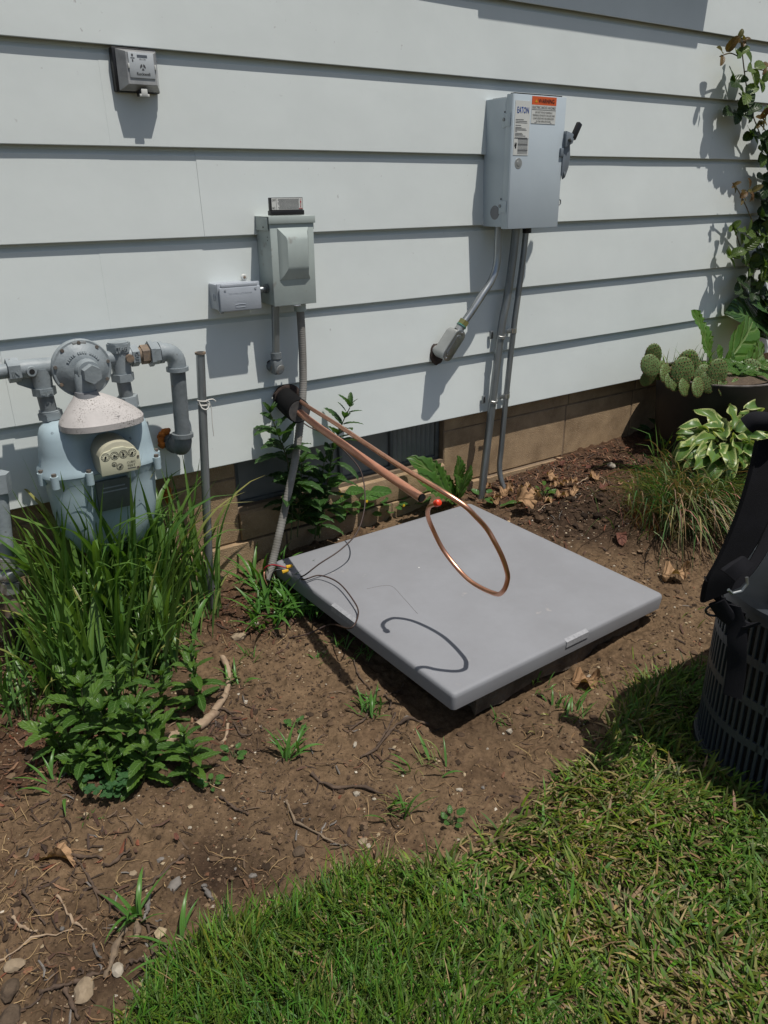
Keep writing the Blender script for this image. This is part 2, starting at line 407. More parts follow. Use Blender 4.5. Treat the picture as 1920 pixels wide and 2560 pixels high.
class MB:
    def __init__(s):
        s.bm = bmesh.new()
        s.uv = None

    def box(s, lo, hi, bev=0.0, mtx=None, seg=2):
        lo, hi = V(lo), V(hi)
        c = (lo + hi) / 2
        d = hi - lo
        r = bmesh.ops.create_cube(s.bm, size=1.0)
        vs_ = r['verts']
        for v in vs_:
            v.co = V((v.co.x * d.x, v.co.y * d.y, v.co.z * d.z)) + c
        if bev:
            es = list({e for v in vs_ for e in v.link_edges})
            rb = bmesh.ops.bevel(s.bm, geom=es, offset=bev, segments=seg, profile=0.5, affect='EDGES')
            vs_ = list({v for f in rb['faces'] for v in f.verts} | {v for v in vs_ if v.is_valid})
        if mtx is not None:
            for v in vs_:
                v.co = mtx @ v.co
        return s

    def rings(s, rings, caps=True, closed=False):
        vs_ = [[s.bm.verts.new(q) for q in r] for r in rings]
        n = len(rings[0])
        k = len(vs_)
        for i in range(k if closed else k - 1):
            a, b = vs_[i], vs_[(i + 1) % k]
            for j in range(n):
                s.bm.faces.new((a[j], a[(j + 1) % n], b[(j + 1) % n], b[j]))
        if caps and not closed:
            s.bm.faces.new(vs_[0][::-1])
            s.bm.faces.new(vs_[-1])
        return s

    def tube(s, pts, r, n=14, caps=True, up=None, flat=1.0, closed=False):
        pts = [V(q) for q in pts]
        k = len(pts)
        rr = r if hasattr(r, '__len__') else [r] * k
        tang = []
        for i in range(k):
            a = pts[(i - 1) % k] if closed else pts[max(0, i - 1)]
            b = pts[(i + 1) % k] if closed else pts[min(k - 1, i + 1)]
            t = b - a
            tang.append(t.normalized() if t.length > 1e-9 else V((0, 0, 1)))
        t = tang[0]
        u = V(up) if up is not None else (V((0, 0, 1)) if abs(t.z) < 0.9 else V((1, 0, 0)))
        u = (u - t * u.dot(t)).normalized()
        rings = []
        for i in range(k):
            t = tang[i]
            if i:
                q = tang[i - 1].rotation_difference(t)
                u = q @ u
                u = (u - t * u.dot(t)).normalized()
            w = t.cross(u)
            rings.append([pts[i] + u * (rr[i] * math.cos(2 * PI * j / n) * flat) + w * (rr[i] * math.sin(2 * PI * j / n)) for j in range(n)])
        return s.rings(rings, caps, closed)

    def lathe(s, prof, origin, axis, n=24, caps=True):
        """prof: (radius, distance along axis)."""
        ax = V(axis).normalized()
        u = V((0, 0, 1)) if abs(ax.z) < 0.9 else V((1, 0, 0))
        u = (u - ax * u.dot(ax)).normalized()
        w = ax.cross(u)
        o = V(origin)
        return s.rings([[o + ax * h + u * (max(r, 1e-5) * math.cos(2 * PI * j / n)) + w * (max(r, 1e-5) * math.sin(2 * PI * j / n)) for j in range(n)] for r, h in prof], caps)

    def prism(s, outline, nrm, depth, bev=0.0):
        """outline: list of 3D points in a plane; pushed along nrm by depth."""
        nrm = V(nrm).normalized() * depth
        a = [s.bm.verts.new(V(q)) for q in outline]
        b = [s.bm.verts.new(V(q) + nrm) for q in outline]
        n = len(a)
        fs = [s.bm.faces.new(a[::-1]), s.bm.faces.new(b)]
        for j in range(n):
            fs.append(s.bm.faces.new((a[j], a[(j + 1) % n], b[(j + 1) % n], b[j])))
        if bev:
            bmesh.ops.bevel(s.bm, geom=list({e for f in fs for e in f.edges}), offset=bev, segments=2, profile=0.5, affect='EDGES')
        return s

    def ico(s, c, r, sub=2, scale=(1, 1, 1), jit=0.0, rng=None, rot=None):
        res = bmesh.ops.create_icosphere(s.bm, subdivisions=sub, radius=1.0)
        m = rot if rot is not None else Matrix.Identity(3)
        for v in res['verts']:
            q = v.co.copy()
            if jit:
                q *= 1 + rng.uniform(-jit, jit)
            v.co = V(c) + m @ V((q.x * r * scale[0], q.y * r * scale[1], q.z * r * scale[2]))
        return s

    def build(s, name, m, parent=None, smooth=0.6, label=None):
        bmesh.ops.recalc_face_normals(s.bm, faces=s.bm.faces)
        me = bpy.data.meshes.new(name)
        s.bm.to_mesh(me)
        s.bm.free()
        return link_mesh(name, me, m, parent, smooth, label)

def base_of(o):
    while o is not None:
        if o.name in BASE:
            return BASE[o.name]
        o = o.parent
    return V((0, 0, 0))

def link_mesh(name, me, m, parent=None, smooth=0.6, label=None):
    if m is not None:
        me.materials.append(m if not isinstance(m, str) else M[m])
    if smooth:
        me.shade_smooth()
        me.set_sharp_from_angle(angle=smooth)
    o = bpy.data.objects.new(name, me)
    col.objects.link(o)
    if parent is not None:
        b = base_of(parent)
        me.transform(Matrix.Translation(-b))
        o.parent = parent
    if label:
        o['label'] = label
    return o

def piece(name, me, parent, pos, direction, up=(0, 0, 1), scale=1.0):
    """A shared mesh (lying along +Y, face +Z) set at pos, pointing along direction."""
    d = V(direction).normalized()
    u = V(up)
    x = d.cross(u)
    if x.length < 1e-4:
        x = d.cross(V((1, 0, 0.3)))
    x.normalize()
    u = x.cross(d)
    sc = scale if hasattr(scale, '__len__') else (scale,) * 3
    o = bpy.data.objects.new(name, me)
    col.objects.link(o)
    b = base_of(parent)
    o.parent = parent
    q = V(pos) - b
    o.matrix_local = Matrix(((x.x * sc[0], d.x * sc[1], u.x * sc[2], q.x), (x.y * sc[0], d.y * sc[1], u.y * sc[2], q.y), (x.z * sc[0], d.z * sc[1], u.z * sc[2], q.z), (0, 0, 0, 1)))
    return o

def spline(pts, k=8):
    pts = [V(q) for q in pts]
    out = []
    for i in range(len(pts) - 1):
        p0, p1, p2, p3 = pts[max(0, i - 1)], pts[i], pts[i + 1], pts[min(len(pts) - 1, i + 2)]
        for j in range(k):
            t = j / k
            out.append(0.5 * ((2 * p1) + (p2 - p0) * t + (2 * p0 - 5 * p1 + 4 * p2 - p3) * t * t + (3 * p1 - p0 - 3 * p2 + p3) * t ** 3))
    out.append(pts[-1])
    return out

def lettering(txt, m, parent, origin, xdir, ydir, height, width=None, align='CENTER', name='lettering', lift=0.0006, bold=0.0, thick=0.0):
    """Flat lettering: origin is the middle of the line, xdir/ydir the reading and upward directions."""
    cu = bpy.data.curves.new(name, 'FONT')
    cu.body = txt
    cu.align_x = align
    cu.align_y = 'CENTER'
    cu.size = 1.0
    cu.offset = bold
    cu.resolution_u = 2
    cu.extrude = thick
    tmp = bpy.data.objects.new('tmp', cu)
    col.objects.link(tmp)
    bpy.context.view_layer.update()
    me = bpy.data.meshes.new_from_object(tmp.evaluated_get(bpy.context.evaluated_depsgraph_get()))
    bpy.data.objects.remove(tmp)
    bpy.data.curves.remove(cu)
    co = np.array([v.co[:] for v in me.vertices])
    h = co[:, 1].max() - co[:, 1].min()
    w = co[:, 0].max() - co[:, 0].min()
    sy = height / h
    sx = width / w if width else sy
    cx = (co[:, 0].max() + co[:, 0].min()) / 2 if align == 'CENTER' else 0
    cy = (co[:, 1].max() + co[:, 1].min()) / 2
    X, Y = V(xdir).normalized(), V(ydir).normalized()
    Z = X.cross(Y)
    for v in me.vertices:
        x, y, z = v.co
        v.co = V(origin) + X * ((x - cx) * sx) + Y * ((y - cy) * sy) + Z * (lift + z * sy)
    me.materials.clear()
    return link_mesh(name, me, m, parent, 0)

GX0, GZ0 = [.8, .92, 1.6, 2.0, 2.35, 2.8, 4.0], [-.365, -.345, -.305, -.285, -.257, -.248, -.242]
GXF, GZF = [.9, 1.2, 1.7, 2.2], [-.425, -.42, -.402, -.388]

def gz(x, y):
    """Ground height: falls gently away from the house and to the left."""
    a = np.interp(x, GX0, GZ0)
    b = np.interp(x, GXF, GZF)
    t = np.clip(-np.asarray(y, dtype=float) / 1.0, 0, 1)
    return a + (b - a) * t

def onground(x, y, dz=0.0):
    return V((x, y, float(gz(x, y)) + dz))

# value noise, vectorised
def vnoise(x, y, seed=0):
    xi, yi = np.floor(x).astype(np.int64), np.floor(y).astype(np.int64)
    xf, yf = x - xi, y - yi
    u, v = xf * xf * (3 - 2 * xf), yf * yf * (3 - 2 * yf)
    def h(a, b):
        n = (a * 374761393 + b * 668265263 + seed * 1442695041) & 0xFFFFFFFF
        n = ((n ^ (n >> 13)) * 1274126177) & 0xFFFFFFFF
        return ((n ^ (n >> 16)) & 0xFFFF) / 65535.0
    return (h(xi, yi) * (1 - u) + h(xi + 1, yi) * u) * (1 - v) + (h(xi, yi + 1) * (1 - u) + h(xi + 1, yi + 1) * u) * v

def fbm(x, y, f, o=4, seed=0, g=0.5):
    s, a, t = 0, 1.0, 0
    for i in range(o):
        s = s + a * vnoise(x * f + 17.3 * i, y * f - 9.1 * i, seed + i)
        t += a
        a *= g
        f *= 2.03
    return s / t - 0.5

# ------------------------------------------------------------------ the house wall
rng = random.Random(7)
house = thing('house', 'house wall of white lapped siding above a tan concrete block foundation', 'house', (0, 0, 0))
EXP = 0.2032

def siding(i, xa, xb, proud=0.0):
    z0 = EXP * i
    prof = [(0.018, z0 + 0.004), (0.0004, z0 - 0.0004), (-0.0004, z0 + 0.0012), (-0.0002, z0 + 0.006), (0.004, z0 + 0.07), (0.0085, z0 + 0.14), (0.0112, z0 + EXP - 0.017), (0.0205, z0 + EXP - 0.007), (0.025, z0 + EXP + 0.012)]
    n = max(2, int((xb - xa) / 0.05))
    xs = np.linspace(xa, xb, n + 1)
    vs_, fs = [], []
    for x in xs:
        wv = 0.0032 * fbm(np.array([x]), np.array([i * 7.7]), 1.7, 3, 11)[0]
        dz = 0.0022 * fbm(np.array([x]), np.array([i * 3.1 + 40]), 1.1, 2, 5)[0]
        for k, (y, z) in enumerate(prof):
            belly = 0.0022 * fbm(np.array([x]), np.array([z * 9 + i]), 2.3, 2, 23)[0] if 3 < k < 7 else 0
            vs_.append((x, y + (wv if k < 5 else 0) + belly - proud, z + (dz if k < 4 else 0)))
    m = len(prof)
    for a in range(n):
        for k in range(m - 1):
            q = a * m + k
            fs.append((q, q + m, q + m + 1, q + 1))
    fs.append(tuple(range(m))[::-1])
    fs.append(tuple(range(n * m, n * m + m)))
    me = bpy.data.meshes.new('siding_board')
    me.from_pydata(vs_, [], fs)
    return link_mesh('siding_board', me, 'siding', house, 0.5)

SEAMS = {0: [1.95 + 3.4], 1: [(0.3024, -0, 0.3041)[0]], 2: [(0.5569, 0, 0.5073)[0]], 3: [(0.8208, 0, 0.7104)[0]], 4: [(0.6144, -0, 0.8587)[0]], 5: [3.35], 6: [0.9], 7: [2.0], 8: [0.4]}
for i in range(13):
    xs = [-2.6] + SEAMS.get(i, []) + [6.4]
    for k in range(len(xs) - 1):
        siding(i, xs[k] - (0.012 if k else 0), xs[k + 1], (0.0004 if i in (2, 4) else 0.0012) * (k % 2))
# sheathing behind the siding, with the roof edge far above the picture
MB().box((-2.6, 0.027, 0.0), (6.4, 0.25, 2.66)).build('sheathing', 'wood', house, 0)
MB().box((-2.8, -0.22, 2.645), (6.6, 0.4, 2.66)).build('soffit', 'wood', house, 0)
MB().box((-2.8, -0.24, 2.64), (6.6, -0.222, 2.80)).build('fascia', 'wood', house, 0)
rf = MB()
rf.prism([(-2.8, -0.3, 2.80), (-2.8, 0.6, 3.2), (-2.8, 0.6, 3.22), (-2.8, -0.3, 2.82)], (1, 0, 0), 9.4)
rf.build('roof', 'mortar', house, 0)

# kitchen window just above the picture; only the shade of its sill reaches down into it
win = MB().box((1.80, -0.022, 1.50), (1.86, 0.012, 2.35), 0.003).box((2.64, -0.022, 1.50), (2.70, 0.012, 2.35), 0.003).box((1.80, -0.022, 2.35), (2.70, 0.012, 2.42), 0.003).build('window', 'wood', house)
MB().box((1.735, -0.085, 1.435), (2.758, 0.012, 1.497), 0.004).build('sill', 'wood', win)
MB().box((1.861, -0.004, 1.50), (2.639, 0.001, 2.348)).build('pane', 'glass', win, 0)
MB().box((1.862, -0.016, 1.91), (2.638, -0.0045, 1.945), 0.003).build('sash_rail', 'wood', win)

# foundation: mortar bed with each block set on it
FY = 0.04
found = MB().box((-2.6, FY + 0.0025, -0.47), (0.853, 0.3, 0.0)).box((1.632, FY + 0.0025, -0.47), (6.4, 0.3, 0.0)).box((0.853, FY + 0.0025, -0.47), (1.632, 0.3, -0.158)).build('foundation_wall', 'mortar', house, 0)

def block(xa, xb, za, zb, y):
    o = (rng.uniform(-1, 1) * 0.0006, rng.uniform(-1, 1) * 0.001)
    MB().box((xa + 0.003, y + o[0], za + 0.003 + o[1]), (xb - 0.003, y + 0.03, zb - 0.003 + o[1]), 0.002, seg=1).build('concrete_block', 'block', found, 0.5)

def row(za, zb, y, joints):
    for a, b in zip(joints[:-1], joints[1:]):
        block(a, b, za, zb, y)

JL = [-2.4 + .405 * k + .01 for k in range(8)] + [0.853]
JR = [1.632, 1.845, 2.236, 2.63, 3.02, 3.42, 3.81, 4.2, 4.6, 5.0, 5.4]
row(-0.2616, -0.0576, FY, JL)
row(-0.2616, -0.0576, FY, JR)
row(-0.0576, 0.145, FY, [j - 0.2 for j in JL[1:-1]] + [0.853])
row(-0.0576, 0.145, FY, [1.632] + [j + 0.01 for j in JR[2:]])
row(-0.465, -0.2616, 0.026, [-2.2 + .4 * k for k in range(19)])
MB().box((-2.6, 0.0285, -0.46), (6.4, 0.06, -0.2645)).build('footing_mortar', 'mortar', found, 0)
# cement sill below the basement window, sloping out
sm = MB()
sm.prism([(0.853, 0.12, -0.150), (0.853, 0.072, -0.156), (0.853, 0.031, -0.176), (0.853, 0.031, -0.2585), (0.853, 0.12, -0.2585)], (1, 0, 0), 0.779, 0.002)
sm.build('cement_sill', 'block', found, 0.5)

# basement window of three dark panes, the right one fluted
bw = MB().box((0.856, 0.062, -0.160), (0.872, 0.09, -0.0), 0.002).box((1.612, 0.062, -0.160), (1.628, 0.09, 0.0), 0.002).box((0.872, 0.064, -0.158), (1.612, 0.09, -0.146), 0.002).build('basement_window', 'winframe', house)
for xm in (1.227, 1.426):
    MB().box((xm - 0.006, 0.060, -0.1455), (xm + 0.006, 0.088, 0.0), 0.002).build('mullion', 'winframe', bw)
for xa, xb in ((0.8725, 1.2205), (1.2335, 1.4195)):
    MB().box((xa, 0.074, -0.1455), (xb, 0.080, 0.0)).build('pane', 'glass', bw, 0)
fl = MB()
N = 9
x0, x1 = 1.4325, 1.6115
ring = []
out = []
for k in range(N * 8 + 1):
    t = k / (N * 8)
    out.append((x0 + (x1 - x0) * t, 0.070 + 0.004 * abs(math.sin(PI * N * t)) ** 0.6, -0.1455))
fl.prism(out + [(x1, 0.083, -0.1455), (x0, 0.083, -0.1455)], (0, 0, 1), 0.1455)
fl.build('fluted_pane', 'glass', bw, 0.4)
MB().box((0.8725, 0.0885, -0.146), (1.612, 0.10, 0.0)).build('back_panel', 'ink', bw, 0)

# ------------------------------------------------------------------ gas meter set
def hexx(mb, a, b, r):
    return mb.tube([a, b], r, 6)

base = V((0.44, -0.10, -0.36))
gm = thing('gas_meter', 'pale blue grey gas meter with round regulator and cream dial index in tall grass', 'gas meter', base)
PY = -0.085

def sect(z, hw, dp, cy, notch=0.0, n=44, e=3.2):
    r = []
    for j in range(n):
        a = 2 * PI * j / n
        ca, sa = math.cos(a), math.sin(a)
        x = hw * math.copysign(abs(ca) ** (2 / e), ca)
        y = dp * math.copysign(abs(sa) ** (2 / e), sa)
        if y < 0 and notch:
            y *= 1 - notch * math.exp(-((x - 0.012) / 0.052) ** 4)
        r.append(V((0.442 + x, cy + y, z)))
    return r

CY = -0.105
up = MB()
up.rings([sect(0.108, 0.139, 0.079, CY, 0.1), sect(0.117, 0.138, 0.079, CY, 0.2), sect(0.126, 0.131, 0.075, CY, 0.4), sect(0.16, 0.127, 0.072, CY, 0.55), sect(0.195, 0.123, 0.068, CY, 0.55),
          sect(0.213, 0.117, 0.062, CY, 0.5), sect(0.225, 0.106, 0.052, CY, 0.35), sect(0.230, 0.090, 0.040, CY, 0.1)])
up.build('meter_top', 'gasblue', gm, 0.9)
lo = MB()
lo.rings([sect(-0.114, 0.045, 0.024, CY), sect(-0.106, 0.070, 0.038, CY), sect(-0.085, 0.092, 0.052, CY, 0.12), sect(-0.045, 0.112, 0.063, CY, 0.24), sect(0.0, 0.121, 0.069, CY, 0.28),
          sect(0.06, 0.125, 0.072, CY, 0.28), sect(0.090, 0.127, 0.074, CY, 0.22), sect(0.1, 0.134, 0.077, CY, 0.12), sect(0.1065, 0.136, 0.078, CY, 0.1)])
lo.build('meter_case', 'gasblue', gm, 0.9)
for dx, dy in ((-0.118, -0.066), (-0.045, -0.083), (0.05, -0.084), (0.121, -0.064), (-0.136, -0.02), (0.136, -0.02)):
    lug = MB().tube([(0.442 + dx, CY + dy, 0.090), (0.442 + dx, CY + dy, 0.119)], 0.0092, 12)
    lg = lug.build('bolt_lug', 'gasblue', gm)
    MB().tube([(0.442 + dx, CY + dy, 0.119), (0.442 + dx, CY + dy, 0.1255)], 0.0058, 6).build('bolt', 'bolt', lg, 0.4)
bd = MB().box((0.410, -0.1765, 0.012), (0.492, -0.168, 0.088), 0.003).build('badge_plate', 'badge', gm)
for q, w in ((0.056, 0.052), (0.046, 0.06)):
    MB().box((0.451 - w / 2, -0.1775, q + 0.012), (0.451 + w / 2, -0.1766, q + 0.015)).build('embossed_line', 'gasgrey', bd, 0)

# index: arched cream box with its dial plate
A = V((0.4662, -0.215, 0.1787))
ix0, ix1, iz0, iz1, iyf, iyb = 0.416, 0.503, 0.118, 0.184, -0.226, -0.135
arc = [(ix0, iyf, iz0), (ix1, iyf, iz0), (ix1, iyf, iz1 - 0.022)]
for k in range(11):
    a = PI * (0.12 + 0.76 * k / 10)
    arc.append(((ix0 + ix1) / 2 + 0.5 * (ix1 - ix0) * math.cos(a) * 0.98, iyf, iz1 - 0.026 + 0.034 * math.sin(a)))
arc.append((ix0, iyf, iz1 - 0.022))
idx = MB().prism(arc, (0, 1, 0), iyb - iyf, 0.0025).build('index_box', 'cream', gm)
pl = [(ix0 - 0.001, iyf - 0.0035, iz0 - 0.001), (ix1 - 0.004, iyf - 0.0035, iz0 - 0.001), (ix1 + 0.003, iyf - 0.0035, iz0 + 0.008), (ix1 + 0.003, iyf - 0.0035, iz1 - 0.024), (ix1 - 0.008, iyf - 0.0035, iz1 - 0.012),
      (0.4595 + 0.018, iyf - 0.0035, iz1 - 0.010), (0.4595 + 0.012, iyf - 0.0035, iz1 - 0.005), (0.4595 - 0.012, iyf - 0.0035, iz1 - 0.005), (0.4595 - 0.018, iyf - 0.0035, iz1 - 0.010), (ix0 + 0.010, iyf - 0.0035, iz1 - 0.012), (ix0 - 0.001, iyf - 0.0035, iz1 - 0.023)]
dp = MB().prism(pl, (0, 1, 0), 0.0033, 0.0007).build('dial_plate', 'dial', gm)
def dial(cx, cz, r, ang):
    m = MB()
    y = iyf - 0.0038
    for ra, rb in ((r, r * 0.9), (r * 0.66, r * 0.6)):
        n = 26
        a = [m.bm.verts.new((cx + ra * math.cos(2 * PI * j / n), y, cz + ra * math.sin(2 * PI * j / n))) for j in range(n)]
        b = [m.bm.verts.new((cx + rb * math.cos(2 * PI * j / n), y, cz + rb * math.sin(2 * PI * j / n))) for j in range(n)]
        for j in range(n):
            m.bm.faces.new((a[j], a[(j + 1) % n], b[(j + 1) % n], b[j]))
    for k in range(10):
        a = 2 * PI * k / 10
        m.box((-0.0004, -0.00008, r * 0.70), (0.0004, 0.00008, r * 0.86), mtx=Matrix.Translation((cx, y, cz)) @ Matrix.Rotation(a, 4, 'Y'))
    o = m.build('dial', 'ink', dp, 0)
    p = MB()
    p.box((-r * 0.09, -0.0004, -r * 0.35), (r * 0.09, 0.0004, r * 0.62), mtx=Matrix.Translation((cx, y - 0.001, cz)) @ Matrix.Rotation(ang, 4, 'Y'))
    p.tube([(cx, y - 0.0014, cz), (cx, y - 0.0002, cz)], r * 0.24, 10)
    p.build('pointer', 'ink', dp, 0)
for k, a in enumerate((3.6, 1.9, 6.1, 3.9)):
    dial(0.4285 + 0.0203 * k, 0.1605, 0.0098, a)
dial(0.4455, 0.1405, 0.0058, 5.2)
dial(0.4575, 0.1325, 0.0080, 0.9)
for t, z in (('CUBIC', 0.1395), ('FEET', 0.1315)):
    lettering(t, 'ink', dp, (0.4845, iyf - 0.0035, z), (1, 0, 0), (0, 0, 1), 0.0052, 0.020 if t == 'CUBIC' else 0.018)
MB().box((0.475, iyf - 0.0041, 0.1245), (0.494, iyf - 0.0036, 0.126)).build('serial_line', 'greyink', dp, 0)
MB().lathe([(0.0075, 0), (0.0075, 0.006), (0.005, 0.0085)], (0.4437, -0.186, 0.1755), (-0.3, -1, 0.05), 12).build('red_plug', 'redcap', gm)
for x, z in ((ix1 + 0.0005, 0.150), (ix1 - 0.002, 0.124)):
    MB().lathe([(0.0028, 0), (0.0028, 0.0015)], (x - 0.002, iyf - 0.0036, z), (0, -1, 0), 8).build('plate_screw', 'bolt', dp)

# chalky rain hood above the index
hd = MB()
def oval(cx, cy, cz, rx, ry, tilt=0.0, n=36):
    return [V((cx + rx * math.copysign(abs(math.cos(2 * PI * j / n)) ** 0.86, math.cos(2 * PI * j / n)), cy + ry * math.copysign(abs(math.sin(2 * PI * j / n)) ** 0.86, math.sin(2 * PI * j / n)), cz + tilt * math.cos(2 * PI * j / n))) for j in range(n)]
hd.rings([oval(0.4510, -0.1590, 0.2180, 0.094, 0.062), oval(0.4510, -0.1590, 0.2320, 0.0945, 0.0625), oval(0.4510, -0.1570, 0.2370, 0.092, 0.061), oval(0.4490, -0.1560, 0.2500, 0.080, 0.054),
          oval(0.4450, -0.1520, 0.2660, 0.062, 0.044), oval(0.4380, -0.1460, 0.2800, 0.042, 0.032), oval(0.4320, -0.1420, 0.2880, 0.030, 0.026)])
hd.build('rain_hood', 'hood', gm, 0.5)
for k, (w, z) in enumerate(((0.030, 0.232), (0.044, 0.2285), (0.038, 0.225))):
    MB().box((0.457 - w / 2, -0.2095 - 0.0022 * k, z + 0.0165), (0.457 + w / 2, -0.2075 - 0.0022 * k, z + 0.0175)).build('printed_line', 'greyink', gm, 0)

# regulator
RC = V((0.436, -0.108, 0.343))
rg = MB().lathe([(0.060, 0.012), (0.0655, 0.010), (0.0665, 0.004), (0.0665, -0.006), (0.0645, -0.009), (0.060, -0.009), (0.052, -0.015), (0.043, -0.023), (0.034, -0.028), (0.026, -0.030)], RC, (0, 1, 0), 48).build('regulator', 'gasgrey', gm, 0.5)
MB().lathe([(0.020, 0.045), (0.046, 0.030), (0.058, 0.0125)], RC, (0, 1, 0), 32).build('regulator_back', 'gasgrey', gm, 0.5)
for k in range(9):
    a = 2 * PI * (k + 0.25) / 9
    c = RC + V((0.0595 * math.cos(a), -0.0085, 0.0595 * math.sin(a)))
    MB().tube([c, c + V((0, -0.005, 0))], 0.0042, 6).build('regulator_screw', 'rust' if k == 5 else 'bolt', rg, 0.4)
MB().box((RC.x - 0.014, RC.y - 0.0115, RC.z + 0.051), (RC.x + 0.016, RC.y - 0.009, RC.z + 0.062), 0.001).build('maker_plate', 'castal', rg)
for k in range(16):                                    # raised casting letters round the dome
    a = PI * (0.18 + 0.64 * k / 15) if k < 16 else 0
    if k in (5, 10):
        continue
    c = RC + V((0.0395 * math.cos(a), -0.0265, 0.0395 * math.sin(a)))
    MB().box((-0.0018, -0.001, -0.003), (0.0018, 0.001, 0.003), 0.0005, Matrix.Translation(c) @ Matrix.Rotation(PI / 2 - a, 4, 'Y') @ Matrix.Rotation(-0.45, 4, 'X'), 1).build('cast_letter', 'gasgrey', rg)
bs = MB()
bs.lathe([(0.030, -0.024), (0.027, -0.034), (0.025, -0.052)], RC + V((0.004, 0, -0.002)), (0, 1, 0), 20)
bs.build('spring_boss', 'gasgrey', rg)
hx = MB()
hx.tube([RC + V((0.005, -0.052, -0.003)), RC + V((0.006, -0.072, -0.004))], 0.0215, 6)
hx.build('hex_cap', 'gasgrey', rg, 0.4)
vn = MB()
vn.rings([oval(0.428 + 0.004 * t, -0.145 - 0.001 * (1 - t), z, r, r * 0.9, n=20) for z, r, t in ((0.280, 0.021, 0), (0.303, 0.022, 0.4), (0.328, 0.024, 0.9), (0.338, 0.020, 1.0))])
vn.build('vent_neck', 'gasgrey', rg, 0.6)
cl = MB()
cl.rings([oval(0.431, -0.1465, 0.2740, 0.0285, 0.027, n=24), oval(0.430, -0.1465, 0.282, 0.0275, 0.026, n=24), oval(0.429, -0.1455, 0.298, 0.0245, 0.0235, n=24), oval(0.429, -0.1455, 0.2985, 0.019, 0.018, n=24)])
cl.build('vent_collar', 'greyplast', gm, 0.5)

# inlet side
MB().tube([(-0.32, PY, 0.352), (0.285, PY, 0.352)], 0.0165, 18).build('inlet_pipe', 'gasgrey', gm)
iv = MB()
hexx(iv, (0.283, PY, 0.352), (0.308, PY, 0.352), 0.0275)
iv.tube([(0.306, PY, 0.352), (0.345, PY, 0.352), (0.376, PY, 0.350)], 0.021, 18)
iv.tube([(0.352, PY, 0.350), (0.352, PY, 0.305)], [0.0225, 0.021], 18)
iv.tube([(0.328, PY - 0.018, 0.350), (0.328, PY - 0.032, 0.350)], 0.0105, 14)
iv.prism([(0.292, PY + 0.004, 0.335), (0.335, PY + 0.004, 0.335), (0.350, PY + 0.004, 0.300), (0.338, PY + 0.004, 0.298), (0.300, PY + 0.004, 0.318)], (0, 1, 0), 0.006)
hexx(iv, (0.352, PY, 0.306), (0.352, PY, 0.288), 0.0265)
inl = iv.build('inlet_elbow', 'gasgrey', gm, 0.45)
MB().tube([(0.328, PY - 0.0325, 0.350), (0.328, PY - 0.0322, 0.350)], 0.006, 12).build('port_hole', 'ink', inl)
lettering('IN', 'gasgrey', inl, (0.2955, PY - 0.0245, 0.349), (1, 0, 0), (0, 0, 1), 0.011, lift=0.0, thick=0.07, name='cast_lettering')
lettering('OUT', 'gasgrey', inl, (0.353, PY - 0.0265, 0.297), (1, 0, 0), (0, 0, 1), 0.009, lift=0.0, thick=0.07, name='cast_lettering')
MB().tube([(0.352, PY, 0.289), (0.355, PY, 0.245)], 0.0185, 16).build('inlet_nipple', 'gasdark', gm)
un = MB()
un.tube([(0.356, PY, 0.252), (0.356, PY, 0.248)], 0.024, 18)
hexx(un, (0.356, PY, 0.248), (0.357, PY, 0.232), 0.0275)
un.tube([(0.357, PY, 0.232), (0.357, PY, 0.224)], 0.021, 18)
un.build('inlet_union', 'gasgrey', gm, 0.45)

# outlet cross, union, drop pipe
ov = MB()
ov.tube([(0.478, PY, 0.352), (0.535, PY, 0.352)], [0.020, 0.018], 18)
ov.tube([(0.533, PY, 0.372), (0.533, PY, 0.312)], [0.024, 0.022], 18)
hexx(ov, (0.533, PY, 0.366), (0.533, PY, 0.386), 0.0285)
ov.tube([(0.533, PY, 0.384), (0.533, PY, 0.389)], 0.024, 18)
hexx(ov, (0.533, PY, 0.314), (0.533, PY, 0.296), 0.0275)
ov.tube([(0.540, PY, 0.352), (0.560, PY, 0.352)], 0.021, 18)
hexx(ov, (0.558, PY, 0.352), (0.575, PY, 0.352), 0.026)
outv = ov.build('outlet_cross', 'gasgrey', gm, 0.45)
MB().tube([(0.548, PY - 0.015, 0.352), (0.548, PY - 0.032, 0.352)], 0.0095, 12).build('test_plug', 'rust', outv)
lettering('TAP', 'gasgrey', outv, (0.533, PY - 0.0265, 0.376), (1, 0, 0), (0, 0, 1), 0.010, lift=0.0, thick=0.07, name='cast_lettering')
lettering('OUT', 'gasgrey', outv, (0.567, PY - 0.0235, 0.352), (0, 0, -1), (1, 0, 0), 0.009, lift=0.0, thick=0.07, name='cast_lettering')
MB().tube([(0.533, PY, 0.298), (0.536, PY, 0.245)], 0.0165, 16).build('outlet_nipple', 'gasdark', gm)
un = MB()
hexx(un, (0.537, PY, 0.258), (0.538, PY, 0.232), 0.026)
un.tube([(0.538, PY, 0.232), (0.538, PY, 0.215)], 0.021, 18)
un.build('outlet_union', 'gasgrey', gm, 0.45)
bu = MB()
bu.tube([(0.575, PY, 0.352), (0.585, PY, 0.352)], 0.018, 16)
hexx(bu, (0.583, PY, 0.352), (0.603, PY, 0.352), 0.0235)
bu.build('rusty_bushing', 'rust', gm, 0.45)
un = MB()
hexx(un, (0.602, PY, 0.352), (0.612, PY, 0.352), 0.0315)
hexx(un, (0.613, PY, 0.352), (0.626, PY, 0.352), 0.0275)
un.tube([(0.626, PY, 0.352), (0.634, PY, 0.352)], 0.021, 18)
un.build('pipe_union', 'gasgrey', gm, 0.45)
el = MB()
